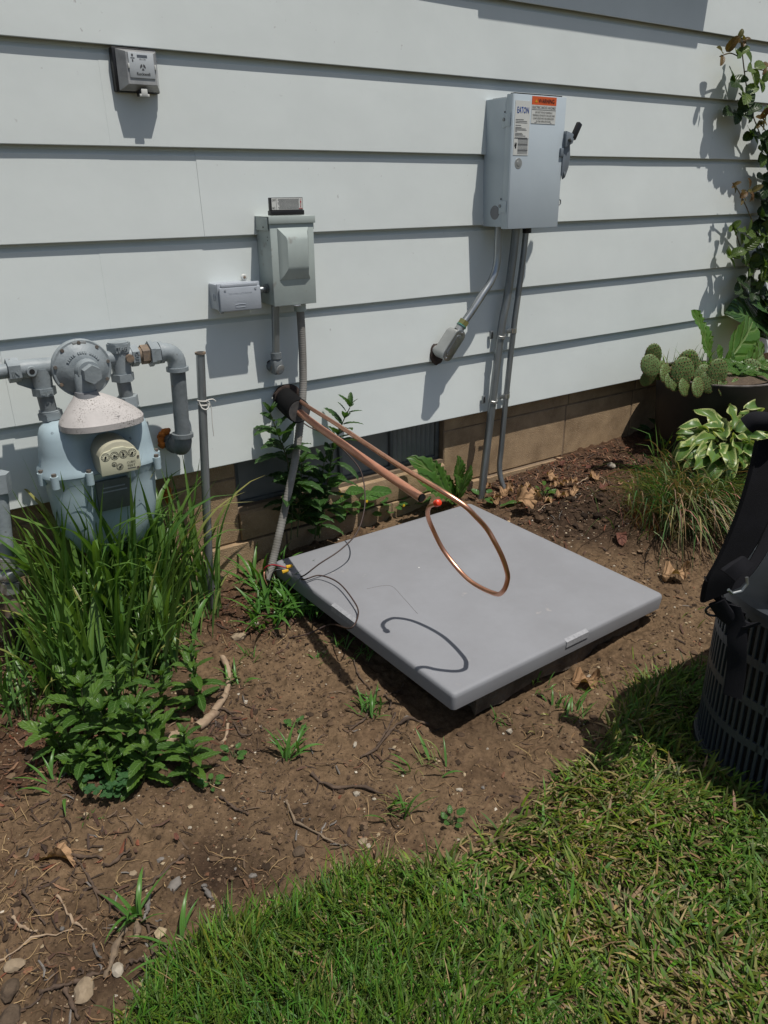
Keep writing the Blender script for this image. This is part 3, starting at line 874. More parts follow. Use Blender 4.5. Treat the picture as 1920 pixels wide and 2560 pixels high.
arcp = [(0.630, PY, 0.352)] + [(0.640 + 0.030 * math.sin(PI / 2 * k / 8), PY, 0.322 + 0.030 * math.cos(PI / 2 * k / 8)) for k in range(9)] + [(0.670, PY, 0.308)]
el.tube(arcp, 0.0225, 20)
el.tube([(0.670, PY, 0.312), (0.670, PY, 0.302)], 0.0275, 22)
el.tube([(0.627, PY, 0.352), (0.636, PY, 0.352)], 0.0265, 22)
el.build('upper_elbow', 'gasgrey', gm, 0.5)
MB().tube([(0.670, PY, 0.304), (0.6645, PY, 0.132)], 0.0192, 22).build('drop_pipe', 'gasdark', gm)
el = MB()
el.tube([(0.6645, PY, 0.141), (0.664, PY, 0.131)], 0.0275, 22)
arcp = [(0.664, PY, 0.136)] + [(0.664, PY + 0.030 - 0.030 * math.cos(PI / 2 * k / 8), 0.128 - 0.030 * math.sin(PI / 2 * k / 8)) for k in range(9)] + [(0.662, -0.022, 0.099)]
el.tube(arcp, 0.0225, 20)
el.tube([(0.662, -0.030, 0.099), (0.662, -0.018, 0.099)], 0.0268, 22)
el.build('lower_elbow', 'gasdark', gm, 0.5)
MB().tube([(0.662, -0.02, 0.099), (0.662, 0.02, 0.099)], 0.019, 18).build('wall_pipe', 'gasdark', gm)

rf_ = random.Random(3)
fo = MB()
for k in range(22):
    a = rf_.uniform(PI * 0.45, PI * 1.25)
    fo.ico((0.655 + 0.026 * math.cos(a), -0.006 - 0.014 * rf_.random(), 0.108 + 0.024 * math.sin(a)), rf_.uniform(0.006, 0.011), 2, (1, 0.8, 1), 0.12, rf_)
fo.build('foam_collar', 'foam', gm, 0.9)
fo = MB()
for k in range(9):
    fo.ico(((0.6456, 0.04, -0.0623)[0] + rf_.uniform(-0.008, 0.008), 0.036, (0.6456, 0.04, -0.0623)[2] + rf_.uniform(-0.022, 0.022)), rf_.uniform(0.008, 0.013), 2, (1, 0.7, 1), 0.12, rf_)
tag(fo.build('spray_foam', 'foam', None, 0.9), 'dried orange spray foam blob stuck on the foundation block below the siding', 'foam blob')

# service riser at the left edge
gr = thing('gas_riser', 'grey gas riser pipe with a shut-off valve at the left edge', 'gas pipe', onground(0.165, -0.10))
ry = -0.10
T0, T1, T2 = V((0.2184, -0.1, 0.1155)), V((0.2019, -0.1, -0.0724)), V((0.166, -0.1, -0.3404))
nt_ = MB()
hexx(nt_, V((0.2191, -0.1, 0.1299)), V((0.2168, -0.1, 0.0854)), 0.026)
nt_.build('upper_nut', 'gasgrey', gr, 0.4)
MB().tube([V((0.2173, -0.1, 0.0989)), V((0.2012, -0.1, -0.0819))], 0.0175, 18).build('riser_pipe', 'gasgrey', gr)
vb = MB()
hexx(vb, V((0.2019, -0.1, -0.0724)), V((0.1992, -0.1, -0.0984)), 0.0265)
vb.ico(V((0.2003, -0.1, -0.1208)), 0.0245, 2)
hexx(vb, V((0.1993, -0.1, -0.1378)), V((0.1966, -0.1, -0.1644)), 0.0265)
vb.tube([V((0.2007, -0.1, -0.1184)), V((0.2007, -0.1, -0.1184)) + V((0.038, -0.01, 0.004))], [0.017, 0.014], 14)
vb.tube([V((0.2007, -0.1, -0.1184)), V((0.2007, -0.1, -0.1184)) + V((-0.038, 0.01, -0.004))], [0.02, 0.018], 14)
vb.build('valve_body', 'castal', gr, 0.45)
MB().tube([V((0.2007, -0.1, -0.1184)) + V((0.036, -0.0095, 0.004)), V((0.2007, -0.1, -0.1184)) + V((0.044, -0.0115, 0.004))], 0.0165, 8).build('valve_cap', 'castal', gr, 0.4)
MB().tube([V((0.197, -0.1, -0.162)), V((0.1889, -0.1, -0.2305))], 0.0185, 18).build('threaded_nipple', 'rust', gr)
MB().tube([V((0.1893, -0.1, -0.2281)), V((0.1719, -0.1, -0.3494)) + V((0, 0, -0.1))], 0.0215, 16).build('coated_pipe', 'black', gr)

# ------------------------------------------------------------------ remote register
rr = thing('remote_register', 'small square meter register with clear cover and lettered label, high on the siding at left', 'meter register', (0.676, 0.008, 0.966))
x0, x1, z0, z1 = 0.628, 0.729, 0.924, 1.012
MB().box((x0, -0.010, z0), (x1, 0.012, z1), 0.003).build('back_plate', 'black', rr)
cv = MB()
def rect(y, ax, az, bx, bz):
    return [V((ax, y, az)), V((bx, y, az)), V((bx, y, bz)), V((ax, y, bz))]
cv.rings([rect(-0.0105, x0 + 0.007, z0 + 0.002, x1 - 0.002, z1 - 0.004), rect(-0.013, x0 + 0.007, z0 + 0.002, x1 - 0.002, z1 - 0.004), rect(-0.036, x0 + 0.021, z0 + 0.013, x1 - 0.014, z1 - 0.011), rect(-0.0365, x0 + 0.022, z0 + 0.014, x1 - 0.015, z1 - 0.012)])
cvo = cv.build('cover', mat('cloudy_clear_plastic', (0.37, 0.375, 0.375), (0.25, 0.255, 0.26), rough=0.22, scale=30, spec=0.6), rr, 0.3)
MB().box((x0 + 0.026, -0.0385, z0 + 0.026), (x1 - 0.018, -0.0366, z1 - 0.0125), 0.0008).build('label', mat('pale_grey_label', (0.50, 0.535, 0.55), (0.46, 0.49, 0.51), rough=0.4), cvo)
for sx in (x0 + 0.0235, x1 - 0.0178):
    MB().box((sx, -0.0392, z0 + 0.044), (sx + 0.0035, -0.0367, z0 + 0.054), 0.0006).build('clip', 'label', cvo)
cx = (x0 + x1) / 2 + 0.004
MB().box((cx - 0.009, -0.0389, z1 - 0.0215), (cx + 0.014, -0.0386, z1 - 0.0165)).build('bar', mat('slate_print', (0.13, 0.15, 0.18), rough=0.5), cvo, 0)
lettering('586-U286', 'greyink', cvo, (cx + 0.003, -0.0385, z1 - 0.0245), (1, 0, 0), (0, 0, 1), 0.0026, 0.015)
lettering('Rockwell', 'ink', cvo, (cx + 0.002, -0.0385, z0 + 0.0345), (1, 0, 0), (0, 0, 1), 0.0062, 0.030, bold=0.01)
# round emblem: a disc cut by a pale flared stem
em = MB()
cxe, cze = cx + 0.002, z0 + 0.0475
def emb(poly):
    em.bm.faces.new([em.bm.verts.new((cxe + a * 0.0063, -0.0388, cze + b * 0.0063)) for a, b in poly])
emb([(math.cos(t), math.sin(t)) for t in np.linspace(-0.45, 1.35, 10)] + [(0.12, 0.25)])
emb([(math.cos(t), math.sin(t)) for t in np.linspace(PI - 1.35, PI + 0.45, 10)] + [(-0.12, 0.25)])
emb([(0, -0.15), (-0.5, -0.86), (-0.2, -0.98), (0.2, -0.98), (0.5, -0.86)])
em.build('emblem', 'greyink', cvo, 0)
MB().box((x0 + 0.0335, -0.0389, z0 + 0.0575), (x0 + 0.0365, -0.0386, z0 + 0.0620)).build('drop_mark', 'greyink', cvo, 0)
MB().box((x0 + 0.031, -0.0389, z0 + 0.064), (x0 + 0.040, -0.0386, z0 + 0.0655)).box((x0 + 0.033, -0.0389, z0 + 0.068), (x0 + 0.037, -0.0386, z0 + 0.0725)).build('small_print', 'greyink', cvo, 0)
MB().box((cx - 0.010, -0.030, z0 - 0.0085), (cx + 0.012, -0.012, z0 + 0.003), 0.0015).build('latch_base', 'black', rr)
MB().box((cx - 0.006, -0.034, z0 - 0.009), (cx + 0.0085, -0.030, z0 + 0.006), 0.0015).box((cx - 0.010, -0.0335, z0 - 0.010), (cx + 0.0125, -0.0302, z0 - 0.0045), 0.001).build('latch', 'label', rr)

# ------------------------------------------------------------------ pull-out disconnect
X0, X1, Z0, Z1, Y1 = (0.9548, -0.075, 0.4553)[0], (1.0831, -0.075, 0.4293)[0], (0.9593, -0.075, 0.4344)[2], (0.9725, -0.079, 0.6553)[2], -0.075
dc = thing('disconnect_box', 'grey green steel disconnect box with raised cover panel, right of the outlet box', 'electrical box', ((X0 + X1) / 2, 0.004, Z0))
bx = MB().box((X0 + 0.002, Y1 + 0.004, Z0), (X1 - 0.002, 0.008, Z1 - 0.005), 0.002).build('box_body', 'gbox', dc)
dr = MB().box((X0 + 0.0005, Y1, Z0 - 0.002), (X1 - 0.0005, Y1 + 0.006, Z1 - 0.012), 0.0015).build('box_door', 'gbox', dc)
px0, px1, pz0, pz1 = X0 + 0.020, X1 - 0.017, Z0 + 0.064, Z1 - 0.028
rp = MB()
rp.rings([rect(Y1 + 0.0002, px0, pz0, px1, pz1), rect(Y1 - 0.0015, px0 + 0.001, pz0 + 0.001, px1 - 0.001, pz1 - 0.001), rect(Y1 - 0.008, px0 + 0.010, pz0 + 0.012, px1 - 0.008, pz1 - 0.012),
          rect(Y1 - 0.0145, px0 + 0.018, pz0 + 0.026, px1 - 0.0105, pz1 - 0.022), rect(Y1 - 0.0165, px0 + 0.020, pz0 + 0.034, px1 - 0.012, pz1 - 0.030)])
rp.build('raised_panel', 'gbox', dr, 0.5)
MB().box((X0 - 0.0035, Y1 - 0.004, Z1 - 0.018), (X1 + 0.0035, Y1 - 0.0005, Z1), 0.001).box((X0 - 0.0035, Y1 - 0.0005, Z1 - 0.002), (X1 + 0.0035, 0.008, Z1), 0.0008).box((X0 - 0.0035, -0.070, Z1 - 0.034), (X0 - 0.0015, -0.004, Z1 - 0.0022), 0.0006).box((X1 + 0.0015, -0.070, Z1 - 0.034), (X1 + 0.0035, -0.004, Z1 - 0.0022), 0.0006).build('rain_lip', 'gbox', dc)
MB().lathe([(0.0022, 0), (0.0022, 0.001)], (X0 - 0.0033, -0.045, Z1 - 0.026), (-1, 0, 0), 8).build('rivet', 'ink', bx)
for z in (0.05, 0.058):
    MB().lathe([(0.0016, 0), (0.0016, 0.0006)], (X0 + 0.0022, -0.055, Z1 - z), (-1, 0, 0), 8).build('vent_dot', 'ink', bx)
MB().tube([V(((X0 + X1) / 2 + 0.002 + 0.009 * math.cos(a), Y1 - 0.004 - 0.004 * math.sin(a), Z0 - 0.003)) for a in np.linspace(-0.3, PI + 0.3, 12)], 0.0022, 8).build('hasp', 'zinc', dr)

hx0, hx1 = (0.968, -0.05, 0.6701)[0], (1.0618, -0.05, 0.6633)[0]
hz0, hz1 = Z1 + 0.0015, (0.9701, -0.05, 0.6994)[2]
po = thing('pullout_handle', 'black pull-out switch with an upside-down OFF and NO label, resting on the grey green box', 'switch', (hx0, -0.05, Z1))
MB().box((hx0, -0.062, hz0 + 0.012), (hx1, -0.048, hz1), 0.0015).build('holder', 'black', po)
MB().box((hx0 - 0.001, -0.066, hz0), (hx1 + 0.001, -0.044, hz0 + 0.012), 0.002).build('grip', 'black', po)
ly = -0.0632
lx0, lx1, lz0, lz1 = hx0 + 0.0025, hx1 - 0.0022, hz0 + 0.0135, hz1 - 0.0012
lab = MB().box((lx0, ly, lz0), (lx1, ly + 0.001, lz1)).build('label', 'label', po, 0)
lettering('OFF', 'ink', lab, (lx0 + 0.0062, ly, lz1 - 0.0048), (1, 0, 0), (0, 0, 1), 0.0052, 0.0105)
lettering('NO', 'ink', lab, (lx0 + 0.0052, ly, lz0 + 0.0045), (1, 0, 0), (0, 0, 1), 0.0052, 0.008)
pr = MB()
pr.box((lx0 + 0.013, ly - 0.0004, lz0), (lx0 + 0.0135, ly - 0.0001, lz1))
prng = random.Random(5)
for k in range(9):
    z = lz0 + 0.002 + k * (lz1 - lz0 - 0.004) / 8.5
    x = lx0 + 0.0165 + prng.uniform(0, 0.006)
    while x < lx1 - 0.011:
        w = prng.uniform(0.0012, 0.004)
        pr.box((x, ly - 0.0004, z), (min(x + w, lx1 - 0.010), ly - 0.0001, z + 0.0011))
        x += w + 0.0007
pr.build('fine_print', 'greyink', lab, 0)
bo = MB()
xb = lx1 - 0.0055
def lz(t):
    return lz0 + (lz1 - lz0) * t
bo.bm.faces.new([bo.bm.verts.new((xb + a * 0.001, ly - 0.0003, lz(b))) for a, b in ((1.2, 0.94), (-2.4, 0.6), (-0.4, 0.6), (-1.0, 0.28), (-2.0, 0.32), (-0.6, 0.12), (1.0, 0.30), (0.2, 0.30), (2.0, 0.70), (0.2, 0.72), (2.2, 0.94))])
bo.build('lightning_mark', 'redink', lab, 0)
MB().box((xb - 0.0055, ly - 0.0004, lz(0.05)), (xb + 0.0045, ly - 0.0001, lz(0.11))).build('red_print', 'redink', lab, 0)

# ------------------------------------------------------------------ outlet box with hinged cover
ox0, ox1, oz0, oz1 = (0.8077, -0.062, 0.4359)[0], (0.9256, -0.062, 0.4287)[0], (0.8094, -0.062, 0.4307)[2], (0.8137, -0.062, 0.4985)[2]
ob = thing('outlet_box', 'pale grey cast outlet box with a flip cover, left of the steel disconnect', 'outlet box', ((ox0 + ox1) / 2, 0.003, oz0))
ot = MB()
ot.box((ox0 + 0.0015, -0.046, oz0 + 0.001), (ox1 - 0.003, 0.009, oz1 - 0.002), 0.004)
bo_ = ot.build('box_body', 'castgrey', ob)
MB().box((ox0 - 0.0005, -0.054, oz0 - 0.001), (ox1 + 0.0005, -0.0465, oz1 + 0.0005), 0.003).build('cover_frame', 'castgrey', ob)
cvr = MB().box((ox0 + 0.002, -0.062, oz0 - 0.0015), (ox1 - 0.001, -0.0545, oz1 - 0.010), 0.003).box((ox0 + 0.008, -0.0605, oz1 - 0.0105), (ox1 - 0.009, -0.0548, oz1 - 0.0015), 0.002).build('flip_cover', 'castgrey', ob)
for x in (ox0 + 0.017, ox1 - 0.016):
    MB().lathe([(0.003, 0), (0.003, 0.0012)], (x, -0.062, oz1 - 0.0155), (0, -1, 0), 10).build('cover_rivet', 'castgrey', cvr)
lettering('TO OPEN LIFT COVER', 'castgrey', cvr, ((ox0 + ox1) / 2, -0.0618, oz1 - 0.0255), (1, 0, 0), (0, 0, 1), 0.0035, 0.066, thick=0.1, lift=0.0, name='raised_lettering')
lettering('MADE IN USA', 'castgrey', cvr, ((ox0 + ox1) / 2 - 0.002, -0.0618, oz1 - 0.045), (1, 0, 0), (0, 0, 1), 0.0028, 0.027, thick=0.1, lift=0.0, name='raised_lettering')
MB().tube([V(((ox0 + ox1) / 2 - 0.002 + 0.014 * math.copysign(min(1, abs(1.6 * math.cos(a))), math.cos(a)), -0.0622, oz0 + 0.0115 + 0.004 * math.sin(a))) for a in np.linspace(0, 2 * PI, 25)[:-1]], 0.0008, 6, closed=True).build('raised_oval', 'castgrey', cvr)
MB().lathe([(0.009, 0), (0.009, 0.001), (0.008, 0.0016)], (ox0 + 0.0015, -0.026, (oz0 + oz1) / 2 - 0.002), (-1, 0, 0), 20).box((ox0 - 0.0012, -0.027, (oz0 + oz1) / 2 - 0.010), (ox0 + 0.001, -0.025, (oz0 + oz1) / 2 + 0.006)).build('side_plug', 'castgrey', bo_)
lg = V((0.9073, 0, 0.5051))
MB().lathe([(0.0085, 0), (0.0085, 0.004), (0.0065, 0.0055)], lg, (0, -1, 0), 16).build('mounting_ear', 'label', ob)
MB().lathe([(0.0035, 0.0), (0.0035, 0.0008)], lg + V((0, -0.0056, 0)), (0, -1, 0), 10).build('mounting_screw', 'rust', ob)
MB().box((ox0 + 0.010, -0.040, oz0 - 0.008), (ox0 + 0.020, -0.030, oz0 + 0.002), 0.002).build('lower_ear', 'castgrey', ob)
nip = MB()
nip.tube([(ox1 - 0.004, -0.032, (0.9507, -0.04, 0.4759)[2] - 0.004), (X0 + 0.003, -0.036, (0.9507, -0.04, 0.4759)[2])], 0.0085, 14)
hexx(nip, (ox1 + 0.001, -0.033, (0.9507, -0.04, 0.4759)[2] - 0.003), (ox1 + 0.009, -0.034, (0.9507, -0.04, 0.4759)[2] - 0.002), 0.012)
nip.tube([(X0 - 0.005, -0.036, (0.9507, -0.04, 0.4759)[2]), (X0 + 0.001, -0.036, (0.9507, -0.04, 0.4759)[2])], 0.0125, 14)
nip.build('connector_nipple', 'galvdull', ob)

# short conduit with its elbow into the wall
sc_ = thing('short_conduit', 'short grey conduit dropping from the disconnect to a small elbow in the wall', 'conduit', ((0.981, 0, 0.243)[0], 0, (0.981, 0, 0.243)[2]))
ca, cb = V((0.9753, -0.04, 0.422)), V((0.9707, -0.035, 0.3004))
MB().tube([ca + V((0, 0, 0.02)), cb + V((0, 0, -0.006))], 0.0105, 16).build('conduit', 'galvdull', sc_)
lbm = MB()
lbm.tube([cb + V((0, 0, 0.004)), cb + V((0, 0, -0.012))], 0.0150, 14)
lbm.tube([cb + V((0, 0, -0.012)), cb + V((0, 0, -0.017))], 0.0115, 14)
e0 = cb + V((0, 0, -0.016))
lbm.box((e0.x - 0.0145, -0.048, e0.z - 0.040), (e0.x + 0.0145, -0.018, e0.z + 0.002), 0.007)
lbm.tube([(e0.x, -0.020, e0.z - 0.024), (e0.x, 0.012, e0.z - 0.024)], 0.014, 14)
lbb = lbm.build('elbow_body', 'gasdark', sc_, 0.7)
MB().lathe([(0.0145, 0), (0.0145, 0.002), (0.012, 0.003)], (e0.x + 0.004, -0.046, e0.z - 0.026), (0.25, -1, -0.35), 20).build('elbow_cover', 'castal', sc_)
MB().lathe([(0.019, 0.0), (0.0185, 0.002), (0.012, 0.003)], (e0.x - 0.002, 0.006, e0.z - 0.022), (0, -1, 0), 18).build('sealant', 'hole', sc_)

# flexible conduit down to the pad
fx = thing('flexible_conduit', 'ribbed grey flexible conduit running from the disconnect down to the pad corner', 'conduit', (0.8888, -0.0508, -0.3547))
fpts = spline([(1.0498, -0.04, 0.4178), (1.05, -0.042, 0.353), (1.0475, -0.045, 0.2704), (1.039, -0.052, 0.1873), (1.0151, -0.07, 0.1016), (0.9829, -0.09, 0.0056), (0.946, -0.105, -0.0853), (0.9019, -0.125, -0.1854), (0.864, -0.14, -0.2702), (0.8407, -0.15, -0.3103)], 40)
rad = [0.0110 * (1.0 + 0.055 * math.cos(2 * PI * i / 3.0)) for i in range(len(fpts))]
MB().tube(fpts, rad, 14).build('conduit', 'flex', fx, 0.9)
MB().tube([fpts[0] + V((0, 0, 0.014)), fpts[0] + V((0, 0, -0.008))], 0.0165, 14).build('conduit_fitting', 'gbox', fx)

def wire(name, label, cat, pts, r, m, k=10):
    p = spline(pts, k)
    mb = MB().tube(p, r, 8)
    o = mb.build(name, m, None, 0.9)
    return tag(o, label, cat)

e = V((0.8407, -0.15, -0.3103))
wire('red_wire', 'short red wire curling out of the flexible conduit beside the pad', 'wire', [e, (0.8286, -0.16, -0.2707), (0.8411, -0.175, -0.2532), (0.8583, -0.19, -0.2534), (0.8788, -0.205, -0.2608)], 0.0022, 'wirered')
wire('copper_ground_wire', 'thin orange brown wire bending down from the conduit end', 'wire', [e, (0.8248, -0.17, -0.2718), (0.8188, -0.18, -0.2846), (0.8258, -0.18, -0.3082)], 0.0016, 'copperdull')
wire('black_wire', 'black wire hooking round at the conduit end beside the pad', 'wire', [e, (0.8188, -0.165, -0.2846), (0.8098, -0.17, -0.305), (0.8176, -0.18, -0.3171), (0.826, -0.19, -0.304), (0.8387, -0.2, -0.2635), (0.8563, -0.205, -0.2592), (0.8682, -0.21, -0.2668)], 0.0020, 'black')
for q, lb in (((0.8852, -0.205, -0.2601), 'yellow wire nut at the tip of the red wire, leaf stuck on it'), ((0.8669, -0.215, -0.2656), 'lower yellow wire nut at the end of the black wire')):
    q = V(q)
    tag(MB().tube([q + V((-0.008, 0.002, 0.001)), q + V((0.009, -0.002, 0.003))], [0.0062, 0.0042], 8).build('wire_nut', 'yellow', None, 0.4), lb.split(',')[0], 'wire nut')

# ------------------------------------------------------------------ safety switch
SX0, SX1, SZ0, SZ1, SD = 1.739, 1.952, 0.604, 0.966, -0.112
ss = thing('safety_switch', 'tall pale blue grey safety switch box with orange warning label and side handle', 'electrical box', ((SX0 + SX1) / 2, 0.004, SZ0))
sb = MB().box((SX0, -0.094, SZ0 + 0.002), (SX1 - 0.004, 0.008, SZ1 - 0.006), 0.0015).build('box_body', 'eaton', ss)
MB().box((SX0 + 0.016, -0.088, SZ1 - 0.006), (SX1 - 0.012, -0.004, SZ1 - 0.003)).build('top_plate', 'black', ss, 0)
sdoor = MB().box((SX0 + 0.0005, SD, SZ0 - 0.003), (SX1 + 0.001, SD + 0.003, SZ1 + 0.001), 0.0008).box((SX0 - 0.0025, SD + 0.0005, SZ0 - 0.003), (SX0 - 0.0005, SD + 0.026, SZ1 + 0.001), 0.0005).box((SX1 + 0.001, SD + 0.0005, SZ0 - 0.003), (SX1 + 0.003, SD + 0.022, SZ1 + 0.001), 0.0005).build('box_door', 'eaton', ss)
MB().box((SX0 + 0.004, SD + 0.001, SZ1 + 0.0012), (SX1 - 0.016, SD + 0.018, SZ1 + 0.004)).build('top_gasket', 'black', sdoor, 0)
for zh in (SZ1 - 0.066, SZ0 + 0.060):
    h = MB().box((SX0 - 0.0048, SD + 0.006, zh - 0.017), (SX0 - 0.0026, SD + 0.026, zh + 0.017), 0.0008).box((SX0 - 0.003, SD + 0.026, zh - 0.020), (SX0 - 0.0004, SD + 0.040, zh + 0.018), 0.0006).build('hinge', 'eaton', ss)
    MB().lathe([(0.005, 0), (0.005, 0.002), (0.003, 0.003)], (SX0 - 0.0028, SD + 0.0345, zh + 0.002), (-1, 0, 0), 10).build('hinge_screw', 'galvdull', h)
    MB().lathe([(0.0025, 0), (0.0025, 0.0008)], (SX0 - 0.0004, SD + 0.034, zh + 0.022), (-1, 0, 0), 8).build('hinge_pin', 'ink', h)
MB().lathe([(0.0205, 0), (0.0195, 0.0012), (0.017, 0.0016)], (SX0, -0.052, SZ0 + 0.043), (-1, 0, 0), 24).build('knockout', 'greyplast', sb)
MB().lathe([(0.0150, 0), (0.0146, 0.0006), (0.0075, 0.0007), (0.007, 0.0016), (0.003, 0.0018)], (SX0 + 0.031, SD, SZ0 + 0.180), (0, -1, 0), 20).build('round_plug', 'castal', sdoor)
la = MB().box((SX0 + 0.007, SD - 0.0009, SZ0 + 0.202), (SX0 + 0.067, SD - 0.0001, SZ1 - 0.016)).build('maker_label', 'label', sdoor, 0)
KZ = 1.36
L0, L1, LT = SX0 + 0.007, SX0 + 0.067, SZ1 - 0.016
lettering('EATON', 'blueink', la, ((L0 + L1) / 2 + 0.001, SD - 0.0009, LT - 0.024), (1, 0, 0), (0, 0, 1), 0.0165, 0.046, bold=0.012)
fp = MB()
frng = random.Random(9)
for z, w in ((0.036, .026), (0.039, .037), (0.042, .038), (0.047, .018), (0.051, .020), (0.0535, .034), (0.0560, .037), (0.0585, .006), (0.0625, .023), (0.065, .026), (0.0675, .034), (0.071, .040)):
    x = L0 + 0.004
    while x < L0 + 0.004 + w * 1.22:
        ww = frng.uniform(0.002, 0.006)
        fp.box((x, SD - 0.0013, LT - z * KZ - 0.0010), (min(x + ww, L0 + 0.004 + w * 1.22), SD - 0.001, LT - z * KZ + 0.0004))
        x += ww + 0.0006
fp.box((L0 + 0.002, SD - 0.0013, LT - 0.0992), (L1 - 0.001, SD - 0.001, LT - 0.0984))
for k in range(15):
    z = 0.107 + 0.0033 * k * (1 if True else 0)
    bold = k in (0, 5, 10)
    if z > 0.152:
        break
    x = L0 + 0.0165
    while x < L1 - 0.004:
        ww = frng.uniform(0.002, 0.006)
        fp.box((x, SD - 0.0013, LT - z * 0.93 - (0.0013 if bold else 0.0005)), (min(x + ww, L1 - 0.003), SD - 0.001, LT - z * 0.93 + (0.0011 if bold else 0.0004)))
        x += ww + 0.0005
fp.build('fine_print', 'greyink', la, 0)
pic = MB()
for cxx, czz, a, b in ((0.006, 0.127, .003, .004), (0.010, 0.124, .0025, .006), (0.0085, 0.133, .003, .003), (0.0055, 0.121, .0012, .003)):
    n = 10
    pic.bm.faces.new([pic.bm.verts.new((L0 + cxx + a * math.cos(2 * PI * j / n), SD - 0.0012, LT - czz * 0.93 + b * math.sin(2 * PI * j / n))) for j in range(n)])
pic.build('pictogram', 'ink', la, 0)
W0, W1, WT, WB = SX0 + 0.0725, SX0 + 0.173, SZ1 - 0.002, SZ1 - 0.0735
lw = MB().box((W0, SD - 0.0009, WB), (W1, SD - 0.0001, WT - 0.0225)).build('warning_label', 'label', sdoor, 0)
ob_ = MB().box((W0, SD - 0.0009, WT - 0.0222), (W1, SD - 0.0001, WT)).build('warning_header', 'orange', sdoor, 0)
wc = (W0 + W1) / 2
lettering('WARNING', 'ink', ob_, (wc + 0.008, SD - 0.0009, WT - 0.0112), (1, 0, 0), (0, 0, 1), 0.0115, 0.066, bold=0.012)
tri = MB()
tri.bm.faces.new([tri.bm.verts.new((W0 + 0.017 + a * 0.0055, SD - 0.0013, WT - 0.0120 + b * 0.0042)) for a, b in ((-1, -0.9), (1, -0.9), (0, 1))])
tri.build('hazard_triangle', 'yellow', ob_, 0)
lettering('ELECTRIC SHOCK HAZARD', 'ink', lw, (wc, SD - 0.0009, WT - 0.0285), (1, 0, 0), (0, 0, 1), 0.0070, 0.095)
MB().box((W0 + 0.001, SD - 0.0013, WT - 0.0352), (W1 - 0.001, SD - 0.001, WT - 0.0345)).build('rule_line', 'ink', lw, 0)
for k, (t, w) in enumerate((('DO NOT TOUCH TERMINALS', 0.070), ('TERMINALS ON BOTH THE LINE AND', 0.092), ('LOAD SIDES MAY BE ENERGIZED', 0.086), ('IN THE OPEN POSITION', 0.060))):
    lettering(t, 'ink', lw, (wc, SD - 0.0009, WT - 0.0415 - 0.0080 * k), (1, 0, 0), (0, 0, 1), 0.0050, w)
MB().box((W0 + 0.014, SD - 0.0013, WB + 0.002), (W0 + 0.022, SD - 0.001, WB + 0.003)).box((W1 - 0.022, SD - 0.0013, WB + 0.002), (W1 - 0.016, SD - 0.001, WB + 0.003)).build('form_number', 'greyink', lw, 0)
# handle plate, lever and grip on the right side
hp = MB()
hy = -0.085
hpts = [(0, 0.270), (0.038, 0.252), (0.036, 0.226), (0.032, 0.214)]
pts = [(SX1 + 0.0010, -0.1160, SZ0 + 0.150), (SX1 + 0.0010, -0.1160, SZ0 + 0.272), (SX1 + 0.0390, -0.1160, SZ0 + 0.258), (SX1 + 0.0270, -0.1160, SZ0 + 0.232), (SX1 + 0.0330, -0.1160, SZ0 + 0.205), (SX1 + 0.0290, -0.1160, SZ0 + 0.170), (SX1 + 0.0170, -0.1160, SZ0 + 0.142), (SX1 + 0.0070, -0.1160, SZ0 + 0.136)]
lv = MB().prism(pts, (0, 1, 0), 0.004, 0.0008).build('handle_plate', 'handle', ss)
MB().prism([(SX1 + 0.0010, -0.1240, SZ0 + 0.226), (SX1 + 0.0010, -0.1240, SZ0 + 0.272), (SX1 + 0.0270, -0.1240, SZ0 + 0.266), (SX1 + 0.0390, -0.1240, SZ0 + 0.258), (SX1 + 0.0310, -0.1240, SZ0 + 0.238)], (0, 1, 0), 0.006, 0.001).build('lever', 'handle', lv)
MB().tube([(SX1 + 0.0110, -0.1255, SZ0 + 0.252), (SX1 + 0.0210, -0.1255, SZ0 + 0.244)], 0.0048, 10).build('lever_slot', 'gasdark', lv)
MB().box((SX1 + 0.0070, -0.1195, SZ0 + 0.146), (SX1 + 0.0150, -0.1165, SZ0 + 0.158), 0.001).build('lock_slot', 'gasdark', lv)
MB().box((SX1 + -0.0120, -0.118, SZ0 + 0.20), (SX1 + 0.0030, -0.090, SZ0 + 0.225), 0.002).build('handle_hub', 'handle', lv)
MB().box((-0.0085, -0.007, 0), (0.0085, 0.007, 0.052), 0.003, Matrix.Translation((SX1 + 0.0350, -0.118, SZ0 + 0.250)) @ Matrix.Rotation(0.52, 4, 'Y')).build('handle_grip', 'black', ss)
MB().tube([V((SX1 + 0.002, -0.106, SZ0 + 0.080)), V((SX1 + 0.012, -0.108, SZ0 + 0.076)), V((SX1 + 0.013, -0.108, SZ0 + 0.066)), V((SX1 + 0.003, -0.106, SZ0 + 0.058))], 0.0024, 8).build('latch_ring', 'zinc', ss)
MB().box((SX1 + 0.001, -0.110, SZ0 + 0.062), (SX1 + 0.0055, -0.100, SZ0 + 0.086), 0.001).build('latch', 'gasdark', ss)

